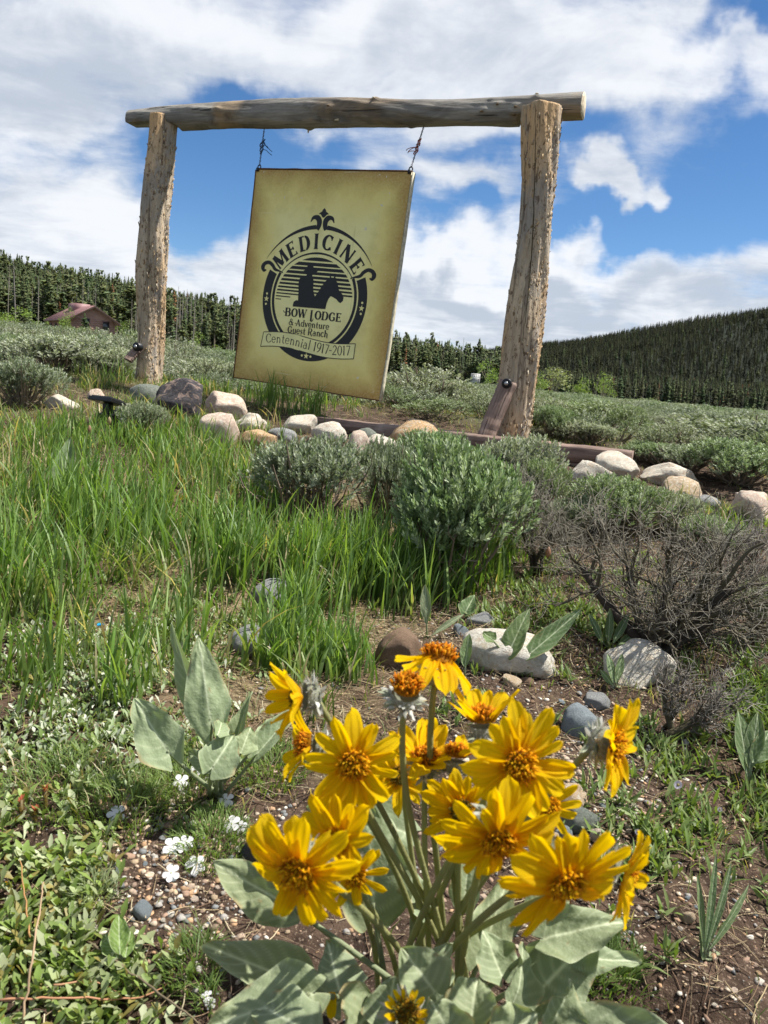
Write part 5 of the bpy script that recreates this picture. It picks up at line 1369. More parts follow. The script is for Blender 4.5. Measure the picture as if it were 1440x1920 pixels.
def instancer(name, pts, scl, rot, idx, sources, label, kind='stuff', cat='bushes'):
    me = bpy.data.meshes.new(name); me.vertices.add(len(pts)); me.vertices.foreach_set('co', np.asarray(pts, np.float32).ravel())
    def A(nm, ty, dat, key):
        a = me.attributes.new(nm, ty, 'POINT'); a.data.foreach_set(key, np.asarray(dat).ravel())
    A('scl', 'FLOAT_VECTOR', np.asarray(scl, np.float32), 'vector'); A('rot', 'FLOAT', np.asarray(rot, np.float32), 'value'); A('idx', 'INT', np.asarray(idx, np.int32), 'value')
    o = link(bpy.data.objects.new(name, me))
    ng = bpy.data.node_groups.new(name, 'GeometryNodeTree')
    ng.interface.new_socket('Geometry', in_out='INPUT', socket_type='NodeSocketGeometry'); ng.interface.new_socket('Geometry', in_out='OUTPUT', socket_type='NodeSocketGeometry')
    N = ng.nodes; L = ng.links
    gi = N.new('NodeGroupInput'); go = N.new('NodeGroupOutput'); j = N.new('GeometryNodeJoinGeometry')
    for s in reversed(sources):
        oi = N.new('GeometryNodeObjectInfo'); oi.transform_space = 'ORIGINAL'; oi.inputs['Object'].default_value = s; oi.inputs['As Instance'].default_value = True
        L.new(oi.outputs['Geometry'], j.inputs[0])
    ip = N.new('GeometryNodeInstanceOnPoints'); ip.inputs['Pick Instance'].default_value = True
    def nattr(nm, ty):
        n = N.new('GeometryNodeInputNamedAttribute'); n.data_type = ty; n.inputs['Name'].default_value = nm; return n.outputs[0]
    cx = N.new('ShaderNodeCombineXYZ'); L.new(nattr('rot', 'FLOAT'), cx.inputs[2])
    er = N.new('FunctionNodeEulerToRotation'); L.new(cx.outputs[0], er.inputs[0])
    L.new(gi.outputs[0], ip.inputs['Points']); L.new(j.outputs[0], ip.inputs['Instance']); L.new(nattr('idx', 'INT'), ip.inputs['Instance Index'])
    L.new(er.outputs[0], ip.inputs['Rotation']); L.new(nattr('scl', 'FLOAT_VECTOR'), ip.inputs['Scale']); L.new(ip.outputs[0], go.inputs[0])
    md = o.modifiers.new('instances', 'NODES'); md.node_group = ng
    tag(o, label, cat, None, kind)
    return o
# sources: the foliage of four bushes that stand in the flat
srcs = []
for k in range(4):
    for ob in C.objects:
        if ob.type == 'MESH' and ob.data == MED[k][0]: srcs.append(ob); break
pts, sc_, ro, ix = [], [], [], []
rg = np.random.default_rng(12)
n2 = 9000
r_ = 40 * (260 / 40) ** rg.random(n2); a_ = np.radians(rg.uniform(-42, 42, n2))
fx = np.concatenate([[p[0] for p in rest], r_ * np.sin(a_)]); fy = np.concatenate([[p[1] for p in rest], r_ * np.cos(a_)])
fr = np.hypot(fx, fy); ang = np.degrees(np.arctan2(fx, fy))
ok = ~((ang < 12) & (fr > 178)) & ~((fr > 135) & (ang < -18))
fx, fy, fr = fx[ok], fy[ok], fr[ok]
w = (0.8 + 1.5 * rg.random(len(fx)) ** 2) * (1 + fr / 70)
hh = rg.uniform(0.30, 0.62, len(fx)) / 0.7 * (0.6 + 0.35 * w / (1 + fr / 70)) * (1 + fr / 200)
instancer('sagebrush_flat', np.stack([fx, fy, H(fx, fy) - 0.03], -1), np.stack([w, w, hh], -1), rg.uniform(0, 6.28, len(fx)), rg.integers(0, 4, len(fx)), srcs, 'mass of grey green sagebrush covering the flat to the foot of the forest')

# ------------------------------------------------------------------ dead twiggy bush
def dead_bush(px, py, w, h, seed, label, n_main=13, scale_r=1.0):
    g, d = G(px, py); W_ = w * d / FPX; Hh = h * d / FPX
    o = thing('dead_bush', label, 'bush', g.tolist())
    rg = np.random.default_rng(seed); b = B(); tb = B()
    def grow(p, dr, L_, r, lev):
        n = 7 if lev < 2 else 5; pts = [p]; dd = dr
        for k in range(n):
            dd = norm(dd + rg.normal(0, 0.10 + 0.05 * lev, 3) + np.array([0, 0, 0.03])); pts.append(pts[-1] + dd * L_ / n)
        pts = np.array(pts); r1 = r * 0.45
        c = np.array([(0.045, 0.034, 0.030), (0.075, 0.060, 0.053), (0.115, 0.095, 0.085), (0.19, 0.170, 0.158)][min(lev, 3)]) * rg.uniform(0.75, 1.3)
        (tb if lev == 0 else b).tube(pts, np.linspace(r, r1, n + 1), 7 if lev == 0 else (5 if lev == 1 else 3), c, lev == 0)
        if lev >= 3: return
        m = [7, 6, 4, 3][lev]
        for _ in range(m):
            k = rg.integers(1 + (lev == 0), n + 1); ch = norm(dd * 0.6 + norm(rg.normal(0, 1, 3) + norm(pts[k] - np.array([0, 0, 0])) * 0.7) * 0.9 + [0, 0, 0.05])
            if lev < 3 or rg.random() < 0.75:
                grow(pts[k], ch, L_ * rg.uniform(0.48, 0.78), max(r1 * 0.72, 0.0009), lev + 1)
    for k in range(n_main):
        a = rg.uniform(0, 6.28); e = rg.uniform(0.15, 1.25)
        dv = np.array([math.cos(a) * math.cos(e) * W_ * 1.15, math.sin(a) * math.cos(e) * W_ * 0.6, math.sin(e) * Hh * 1.4])
        L_ = np.linalg.norm(dv) * 0.42
        grow(np.array([rg.normal(0, 0.015), rg.normal(0, 0.015), 0.0]), norm(dv), L_, 0.0125 * scale_r * rg.uniform(0.6, 1.3), 0)
    tb.obj('trunk', 'twig', o, False); tag(b.obj('twigs', 'twig', o, False), kind='stuff')
    return o
dead_bush(1215, 1225, 480, 275, 3, 'bare brown sagebrush skeleton with hundreds of grey twigs at the right', 12, 1.25)
dead_bush(1010, 1080, 250, 200, 8, 'bare greyish twigs between the big green bush and the dead bush', 7, 0.42)
dead_bush(1250, 1370, 240, 130, 5, 'low dead twigs in front of the large whitish boulder', 4, 0.6)
dead_bush(1420, 1110, 180, 130, 15, 'dead twigs at the right edge above the grey sagebrush', 5, 0.6)

# ------------------------------------------------------------------ conifers and other far trees
def conifer_mesh(seed, sp='spruce', lod=1.0):
    """unit height 1; crown as drooping fronds round a trunk; returns crown, trunk"""
    rg = np.random.default_rng(seed); b = B(); tb = B()
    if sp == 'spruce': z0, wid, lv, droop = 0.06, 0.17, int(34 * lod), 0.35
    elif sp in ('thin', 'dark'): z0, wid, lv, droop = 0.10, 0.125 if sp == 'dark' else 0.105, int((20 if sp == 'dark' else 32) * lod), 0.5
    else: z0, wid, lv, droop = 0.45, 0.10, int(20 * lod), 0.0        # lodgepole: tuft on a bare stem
    c0 = {'spruce': (0.058, 0.096, 0.042), 'thin': (0.056, 0.084, 0.040), 'dark': (0.011, 0.017, 0.010), 'pine': (0.088, 0.118, 0.054)}[sp]  # 'dark': spruce with the right hill's cloud shade painted into the crown colour
    for i in range(lv):
        t = i / (lv - 1); z = z0 + (1 - z0) * t ** 0.92
        if sp == 'pine': rr = wid * (0.35 + 0.9 * math.sin(min(1, t * 1.15 + 0.12) * math.pi) ** 0.7) * rg.uniform(0.5, 1.15)
        else: rr = wid * (1 - t) ** 0.85 * rg.uniform(0.7, 1.15) + 0.006
        if sp == 'pine' and rg.random() < 0.18: continue
        nb = rg.integers(3, 9)
        if rg.random() < 0.12: rr *= 0.45
        if rg.random() < 0.10: rr *= 1.4
        for k in range(nb):
            a = rg.uniform(0, 6.28); L_ = rr * rg.uniform(0.65, 1.2); e = rg.uniform(-0.1, 0.35) - droop * (1 - t) * 0.6
            d = np.array([math.cos(a) * math.cos(e), math.sin(a) * math.cos(e), math.sin(e)]); s = np.array([-math.sin(a), math.cos(a), 0])
            p = np.array([0, 0, z]); col = np.array(c0) * rg.uniform(0.6, 1.55) * [rg.uniform(0.9, 1.25), 1, rg.uniform(0.8, 1.2)]
            w = L_ * rg.uniform(0.28, 0.48) + 0.004; hgt = 0.016 * rg.uniform(0.6, 1.4)
            tip = p + d * L_; m1 = p + d * L_ * 0.55
            v = [p, m1 + s * w + [0, 0, -hgt], tip, m1 - s * w + [0, 0, -hgt], m1 + [0, 0, hgt * 0.8], m1 + [0, 0, -hgt * 2.0]]
            b.add(v, None, [(0, 1, 4), (4, 1, 2), (0, 4, 3), (4, 2, 3), (0, 5, 2)], col)
    b.tube([(0, 0, 0.9), (0, 0, 1.02)], [0.006, 0.001], 4, c0)
    tc = (0.19, 0.155, 0.12) if sp == 'pine' else (0.12, 0.10, 0.08)
    tb.tube([(0, 0, -0.03), (0.002, 0, 0.4), (0, 0, 0.95)], [0.015, 0.011, 0.003], 6, tc, False)
    return b.mesh('crown', 'conifer', False), tb.mesh('trunk', 'twig', False)
def snag_mesh(seed, col=(0.24, 0.215, 0.195)):
    rg = np.random.default_rng(seed); b = B(); tb = B()
    ln = rg.uniform(-0.02, 0.02)
    tb.tube([(0, 0, -0.02), (ln, 0, 0.5), (ln * 2, 0, 1.0)], [0.010, 0.008, 0.002], 5, col, False)
    for i in range(46):
        z = rg.uniform(0.22, 0.98); a = rg.uniform(0, 6.28); L_ = 0.075 * (1.1 - z) ** 0.6 * rg.uniform(0.3, 1.2)
        p = np.array([ln * 2 * z, 0, z]); e = p + np.array([math.cos(a), math.sin(a), rg.uniform(-0.5, 0.3)]) * L_
        b.tube([p, (p + e) / 2 + [0, 0, 0.003], e], [0.0024, 0.0016, 0.0008], 3, np.array(col) * rg.uniform(0.7, 1.1), False)
    return b.mesh('twigs', 'twig', False), tb.mesh('trunk', 'twig', False)
def broad_mesh(seed, pal, n=900, tall=1.0):
    rg = np.random.default_rng(seed); b = B(); tb = B()
    lob = [(rg.normal(0, 0.13), rg.normal(0, 0.13), rg.uniform(0.3, 0.85), rg.uniform(0.10, 0.2)) for _ in range(12)]
    for l in lob:
        tb.tube([(0, 0, 0), (l[0] * 0.4, l[1] * 0.4, l[2] * 0.5), (l[0], l[1], l[2])], [0.014, 0.009, 0.003], 4, (0.24, 0.21, 0.16), False)
    li = rg.integers(0, 12, n); l = np.array(lob)[li]
    p = l[:, :3] + norm(rg.normal(0, 1, (n, 3))) * (l[:, 3] * rg.uniform(0.4, 1.0, n) ** 0.5)[:, None]
    d = norm(rg.normal(0, 1, (n, 3))); s = norm(np.cross(d, rg.normal(0, 1, (n, 3)))); L_ = rg.uniform(0.02, 0.045, n)[:, None]
    v = np.stack([p, p + d * L_ * .5 + s * L_ * .4, p + d * L_, p + d * L_ * .5 - s * L_ * .4], 1).reshape(-1, 3)
    cc = np.array(pal)[rg.integers(0, len(pal), n)] * rg.uniform(0.75, 1.25, (n, 1))
    b.add(v, np.arange(n)[:, None] * 4 + np.arange(4)[None], None, np.repeat(cc, 4, axis=0))
    return b.mesh('crown', 'herb', False), tb.mesh('trunk', 'twig', False)
KINDS = {'spruce_tree': [conifer_mesh(50 + k, 'spruce') for k in range(3)] , 'fir_tree': [conifer_mesh(60 + k, 'thin') for k in range(3)], 'pine_tree': [conifer_mesh(70 + k, 'pine') for k in range(3)],
         'dead_tree': [snag_mesh(80), snag_mesh(81), snag_mesh(82)], 'rusty_dead_tree': [conifer_mesh(90, 'thin', 0.6)], 'shade_painted_spruce_tree': [conifer_mesh(95 + k, 'dark') for k in range(3)]}
for me in (KINDS['rusty_dead_tree'][0][0],):
    a = me.attributes['col']; n_ = len(me.vertices); arr = np.zeros(n_ * 4, np.float32); a.data.foreach_get('color', arr); arr = arr.reshape(-1, 4)
    arr[:, :3] = arr[:, 1:2] * np.array([1.9, 0.75, 0.42]) ; a.data.foreach_set('color', arr.ravel())
TL = {'spruce_tree': 'full crowned dark spruce', 'fir_tree': 'slender narrow fir', 'pine_tree': 'tall bare stemmed pine', 'dead_tree': 'grey leafless dead tree trunk', 'rusty_dead_tree': 'rust brown dead conifer', 'shade_painted_spruce_tree': 'spruce with painted shade'}
TP = {'dead_tree': ('twigs', 'trunk')}
def tree(kind, k, x, y, h, label, group=None, wsc=1.0, rot=None):
    o = thing(kind, label, 'tree', (x, y, float(H(x, y)) - 0.3), group, random.uniform(0, 6.28) if rot is None else rot)
    o.scale = (h * wsc, h * wsc, h)
    me = KINDS[kind][k % len(KINDS[kind])]; nm = TP.get(kind, ('crown', 'trunk'))
    tag(sub(nm[0], me[0], o), kind='stuff' if nm[0] == 'twigs' else None); sub(nm[1], me[1], o)
    return o
# single trees: the near edge of the left wood, those round the house, the row at the foot of the right hill
def tree_edge(r, a): x = r * math.sin(R(a)); y = r * math.cos(R(a)); return x, y
rt = random.Random(21)
def treg(x, y):
    px, py, d = PROJ(np.array(x), np.array(y), H(x, y))
    px = float(px)
    if px < 95: return 'at the left edge of the picture'
    if px < 240: return 'behind the house'
    if px < 330: return 'behind the left post'
    if px < 470: return 'between the left post and the hanging sign'
    if px < 730: return 'behind the hanging sign'
    if px < 880: return 'right of the hanging sign'
    if px < 1010: return 'behind the right post'
    if px < 1200: return 'at the foot of the right hill near the post'
    return 'at the foot of the right hill at the right edge'
cnt = 0
for i in range(240):
    a = rt.uniform(-29, 6); r = rt.uniform(165, 215) + (0 if a < -15 else (a + 15) * 3.2)
    x, y = tree_edge(r, a)
    if 130 < r < 176 and -26.5 < a < -17.5: continue
    kd = rt.choices(['spruce_tree', 'fir_tree', 'pine_tree', 'dead_tree', 'rusty_dead_tree'], [12, 20, 34, 44, 4])[0]
    h = rt.uniform(6, 14) * (1.1 if kd in ('pine_tree', 'dead_tree') else 1)
    rg_ = treg(x, y); tree(kd, rt.randrange(3), x, y, h, f'{TL[kd]} {rg_}', f'{kd.replace("_", " ")}s {rg_}', rt.uniform(0.9, 1.3))
for i in range(120):
    a = rt.uniform(4, 29); r = rt.uniform(262, 310)
    x, y = tree_edge(r, a)
    kd = rt.choices(['spruce_tree', 'fir_tree', 'pine_tree', 'dead_tree', 'rusty_dead_tree', 'shade_painted_spruce_tree'], [20, 22, 12, 14, 10, 24])[0]
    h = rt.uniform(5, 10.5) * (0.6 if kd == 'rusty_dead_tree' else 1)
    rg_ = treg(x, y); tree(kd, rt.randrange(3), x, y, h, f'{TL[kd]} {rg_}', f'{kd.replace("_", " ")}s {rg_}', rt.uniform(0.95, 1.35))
# the forest behind them as one mass
def src_of(kd, k, part=0):
    me = KINDS[kd][k][part]
    for ob in C.objects:
        if ob.type == 'MESH' and ob.data == me: return ob
fs = [src_of('spruce_tree', 0), src_of('spruce_tree', 1), src_of('fir_tree', 0), src_of('fir_tree', 1), src_of('fir_tree', 2), src_of('pine_tree', 0), src_of('pine_tree', 1), src_of('dead_tree', 0), src_of('dead_tree', 0, 1), src_of('rusty_dead_tree', 0), src_of('shade_painted_spruce_tree', 0), src_of('shade_painted_spruce_tree', 1), src_of('shade_painted_spruce_tree', 2)]
def forest(name, n, a0, a1, r0, r1, h0, h1, wts, label, seed, pw=0.8):
    rg = np.random.default_rng(seed)
    a = np.radians(rg.uniform(a0, a1, n)); r = r0 + (r1 - r0) * rg.random(n) ** pw
    x = r * np.sin(a); y = r * np.cos(a); z = H(x, y)
    h = rg.uniform(h0, h1, n) * (0.9 + 0.4 * fbm(x * 0.02, y * 0.02, 2)); w = h * rg.uniform(0.9, 1.35, n)
    wts = np.array(wts, float); ix = rg.choice(len(wts), n, p=wts / wts.sum())
    instancer(name, np.stack([x, y, z - 0.3], -1), np.stack([w, w, h], -1), rg.uniform(0, 6.28, n), ix, fs, label, 'stuff', 'forest')
#            sp sp fi fi fi pi pi de tr ru
forest('left_hill_forest', 9000, -44, 8, 185, 350, 6, 13.5, [8, 7, 9, 8, 8, 18, 18, 14, 16, 1, 3, 3, 3], 'dense conifer wood with grey dead trunks rising on the left hill', 5)
forest('right_hill_forest', 5200, 2, 46, 300, 560, 6, 11, [5, 5, 5, 5, 5, 3, 3, 3, 4, 2, 18, 18, 18], 'dense conifer forest with painted cloud shade at the foot of the right hill', 6)  # mostly the crowns that carry the cloud shade in their colour
forest('right_hill_high_forest', 34000, 0.5, 50, 500, 2050, 8, 14, [2, 1, 2, 1, 1, 0.5, 0.5, 0.5, 0.5, 0.2, 26, 26, 26], 'unbroken conifer forest with painted cloud shade covering the right hill to its crest', 7, 0.75)

# fresh green broadleaf bushes and small trees
LIME = [(0.20, 0.30, 0.06), (0.26, 0.36, 0.09), (0.15, 0.24, 0.05)]
WILL = [(0.26, 0.29, 0.16), (0.32, 0.35, 0.20), (0.20, 0.24, 0.12)]
GTR = [broad_mesh(300, LIME), broad_mesh(301, LIME), broad_mesh(302, WILL), broad_mesh(303, [(0.10, 0.17, 0.045), (0.13, 0.20, 0.05)])]
def green_tree(nm, me, px, pyb, r, w, h, label, cat='tree'):
    g = PY(px, pyb, 1.0); a = math.atan2(g[0], g[1]); x = r * math.sin(a); y = r * math.cos(a)
    o = thing(nm, label, cat, (x, y, float(H(x, y)) - 0.2), None, random.uniform(0, 6)); dd = y / FPX
    o.scale = (w * dd / 0.62, w * dd / 0.62, h * dd / 1.0); sub('crown', me[0], o); sub('trunk', me[1], o)
green_tree('aspen_tree', GTR[0], 122, 618, 124, 30, 62, 'light green young aspen standing before the left end of the house')
green_tree('aspen_tree', GTR[1], 75, 615, 160, 36, 40, 'light green bushy aspen left of the house')
green_tree('aspen_tree', GTR[1], 20, 612, 165, 50, 52, 'light green aspen at the left edge of the picture')
green_tree('aspen_tree', GTR[0], 365, 655, 175, 34, 46, 'light green aspen between the left post and the hanging sign')
green_tree('aspen_tree', GTR[3], 225, 640, 172, 40, 50, 'dark green round tree at the right end of the house')
green_tree('aspen_tree', GTR[1], 405, 660, 178, 24, 30, 'low light green aspen beside the hanging sign edge')
green_tree('willow_bush', GTR[2], 1035, 745, 190, 60, 60, 'pale grey green willow bush right of the right post at the edge of the forest', 'bush')
green_tree('willow_bush', GTR[0], 1012, 752, 170, 34, 50, 'yellow green willow bush directly right of the right post', 'bush')
green_tree('willow_bush', GTR[0], 1085, 752, 185, 40, 44, 'low yellow green willow bush farther right of the right post', 'bush')
green_tree('willow_bush', GTR[1], 1130, 752, 190, 36, 60, 'light green willow bush at the foot of the right hill', 'bush')
green_tree('willow_bush', GTR[1], 918, 735, 150, 34, 66, 'yellow green willow bush right behind the small traffic sign', 'bush')
o = thing('spruce_tree', 'dense dark green spruce standing in front of the house', 'tree', (0, 0, 0)); g = PY(158, 628, 1.0); a = math.atan2(g[0], g[1]); r = 118
o.location = (r * math.sin(a), r * math.cos(a), float(H(r * math.sin(a), r * math.cos(a))) - 0.2); hh_ = 54 * r * math.cos(a) / FPX; o.scale = (hh_ * 1.8, hh_ * 1.8, hh_); sub('crown', KINDS['spruce_tree'][1][0], o); sub('trunk', KINDS['spruce_tree'][1][1], o)

# ------------------------------------------------------------------ house
def house():
    g = PY(132, 632, 1.0); a = math.atan2(g[0], g[1]); r = 132.0
    x, y = r * math.sin(a), r * math.cos(a); z = float(H(x, y)) - 0.3
    o = thing('log_house', 'red brown wooden house with a pinkish metal roof among trees at the left', 'house', (x, y, z), None, R(38))
    dd = y / FPX       # metres per photo pixel
    Lh, Wd, hw, hr = 60 * dd, 66 * dd, 26 * dd, 20 * dd   # local: x along gable width, y depth
    Wd = 6.8; Lh = 12.5; hw = 3.6; hr = 2.0
    # gable wall faces the viewer: spans x 0..Wd at y=0; long side runs to the left and back
    m3 = None
    b = B()
    v = [(0, 0, 0), (Wd, 0, 0), (Wd, 0, hw), (Wd / 2, 0, hw + hr), (0, 0, hw)]; n = 5
    v2 = [(p[0], Lh, p[2]) for p in v]
    b.add(v + v2, [(0, 5, 9, 4), (1, 2, 7, 6)], [(0, 1, 2), (0, 2, 4), (4, 2, 3), (5, 7, 6), (5, 9, 7), (9, 8, 7)])
    walls = b.obj('wall', 'siding', o, False)
    for k in range(11):      # boards
        b = B(); zz = 0.9 + k * 0.32
        if zz > hw: break
        b.box((-0.03, -0.035, zz), (Wd + 0.03, -0.003, zz + 0.28)); b.obj('board', 'siding', walls, False)
    b = B(); b.box((-0.05, -0.07, 0), (Wd + 0.05, 0.0, 0.85)); b.obj('foundation', 'house_base', o, False)
    for s in (0, 1):      # roof planes
        b = B(); ov = 0.7
        x0 = -0.7 if s == 0 else Wd + 0.7; z0 = hw - 0.7 * hr / (Wd / 2); xm = Wd / 2; zm = hw + hr
        pts = [(x0, -ov, z0), (xm, -ov, zm), (xm, Lh + ov, zm), (x0, Lh + ov, z0)]
        b.add(pts + [(p[0], p[1], p[2] + 0.22) for p in pts], [(3, 2, 1, 0), (4, 5, 6, 7), (0, 1, 5, 4), (1, 2, 6, 5), (2, 3, 7, 6), (3, 0, 4, 7)])
        rf = b.obj('roof', 'roof_red', o, False)
        for k in range(18):
            b = B(); yy = -ov + 0.4 + k * (Lh + 2 * ov - 0.8) / 17
            b.add([(x0, yy, z0 + 0.22), (xm, yy, zm + 0.22), (xm, yy + 0.08, zm + 0.22), (x0, yy + 0.08, z0 + 0.22), (x0, yy, z0 + 0.29), (xm, yy, zm + 0.29), (xm, yy + 0.08, zm + 0.29), (x0, yy + 0.08, z0 + 0.29)], [(4, 5, 6, 7), (0, 1, 5, 4), (2, 3, 7, 6), (0, 4, 7, 3)])
            b.obj('roof_seam', 'roof_red', rf, False)
        b = B(); b.add([(x0, -ov - 0.02, z0 - 0.12), (xm, -ov - 0.02, zm - 0.12), (xm, -ov - 0.02, zm + 0.25), (x0, -ov - 0.02, z0 + 0.25), (x0, -ov + 0.1, z0 - 0.12), (xm, -ov + 0.1, zm - 0.12), (xm, -ov + 0.1, zm - 0.01), (x0, -ov + 0.1, z0 - 0.01)], [(0, 1, 2, 3), (0, 4, 5, 1)])
        b.obj('barge_board', 'trim', rf, False)
    b = B(); b.box((Wd / 2 - 1.2, Lh * 0.45, hw + hr - 0.8), (Wd / 2 + 1.2, Lh * 0.75, hw + hr + 0.7)); b.obj('roof_ridge_block', 'roof_red', o, False)
    for (wx, wz, ww, wh) in ((2.0, 2.55, 0.8, 1.2), (4.9, 2.15, 0.95, 1.4), (3.2, 0.15, 0.8, 0.6), (5.4, 0.15, 0.9, 0.6)):
        b = B(); b.box((wx - 0.1, -0.10, wz - 0.1), (wx + ww + 0.1, -0.036, wz + wh + 0.1)); wf = b.obj('window', 'trim', o, False)
        b = B(); b.box((wx, -0.125, wz), (wx + ww, -0.102, wz + wh)); b.obj('pane', 'window_glass', wf, False)
    for k in range(4):
        yy = 1.5 + k * 3.0; b = B(); b.box((-0.10, yy, 1.5), (-0.003, yy + 1.2, 2.9)); wf = b.obj('window', 'trim', o, False)
        b = B(); b.box((-0.13, yy + 0.1, 1.6), (-0.102, yy + 1.1, 2.8)); b.obj('pane', 'window_glass', wf, False)
house()

# ------------------------------------------------------------------ small traffic sign in the flat
def traffic_sign():
    Y = 46.0; c = PY(891, 712, Y); x, y = c[0], c[1]; zg = float(H(x, y))
    o = thing('traffic_sign', 'small white upright traffic sign reading PASS WITH CARE, just left of the right post', 'sign', (x, y, zg))
    k = Y / FPX; w, h = 17 * k, 22 * k
    b = B(); b.box((-w / 2, -0.012, c[2] - zg - h / 2), (w / 2, 0.0, c[2] - zg + h / 2)); b.obj('panel', 'white_sign', o, False)
    b = B(); b.box((-0.04, 0.003, -0.1), (0.04, 0.07, c[2] - zg + h / 2 - 0.03)); b.obj('post', 'zinc', o, False)
    polys = []
    def tl(s, zc, hh):
        tot = sum(GM[ch][0] for ch in s); sx = (w * 0.82) / (tot * hh); xx = -w * 0.41; b = B()
        for ch in s:
            for k_, pl in enumerate(put(GM, ch, (xx, 0), 0.0, hh, sx)):
                tri = tessellate_polygon([[Vector((p[0], -p[1], 0)) for p in pl]])
                b.add([(p[0], -0.016 - 0.0003 * k_, zc - p[1]) for p in pl], None, tri)
            xx += GM[ch][0] * hh * sx
        b.obj('lettering', 'ink', o, False)
    GM['P'] = (0.8, stem(0.18, 0, 1, 0.2) + [Ln_(0.1, 0.955, 0.44, 0.955, 0.09), Ln_(0.2, 0.48, 0.44, 0.48, 0.09), O_(0.20, 0.70, 0.48, 0.955, -85, 85, 0.2, 0.09, 14)])
    GM['S'] = (0.72, [crv([(0.58, 0.82, 0.12), (0.34, 0.97, 0.12), (0.12, 0.76, 0.18), (0.34, 0.5, 0.2), (0.58, 0.26, 0.18), (0.34, 0.03, 0.12), (0.10, 0.16, 0.12)])])
    GM['T'] = (0.76, stem(0.38, 0, 1, 0.2) + [Ln_(0.04, 0.95, 0.72, 0.95, 0.12)])
    GM['H'] = (0.9, stem(0.18, 0, 1, 0.2) + stem(0.72, 0, 1, 0.2) + [Ln_(0.18, 0.5, 0.72, 0.5, 0.12)])
    for kk in 'WICRAE': GM[kk] = (GM[kk][0], GM[kk][1])
    zc = c[2] - zg
    tl('PASS', zc + h * 0.18, h * 0.22); tl('WITH', zc - h * 0.12, h * 0.22); tl('CARE', zc - h * 0.42, h * 0.22)
    b = B(); e = 0.03
    for (x0, z0, x1, z1) in ((-w / 2 + e, zc - h / 2 + e, w / 2 - e, zc - h / 2 + 2 * e), (-w / 2 + e, zc + h / 2 - 2 * e, w / 2 - e, zc + h / 2 - e), (-w / 2 + e, zc - h / 2 + 2 * e, -w / 2 + 1.8 * e, zc + h / 2 - 2 * e), (w / 2 - 1.8 * e, zc - h / 2 + 2 * e, w / 2 - e, zc + h / 2 - 2 * e)):
        b.box((x0, -0.017, z0), (x1, -0.0125, z1))
    b.obj('border_line', 'ink', o, False)
traffic_sign()

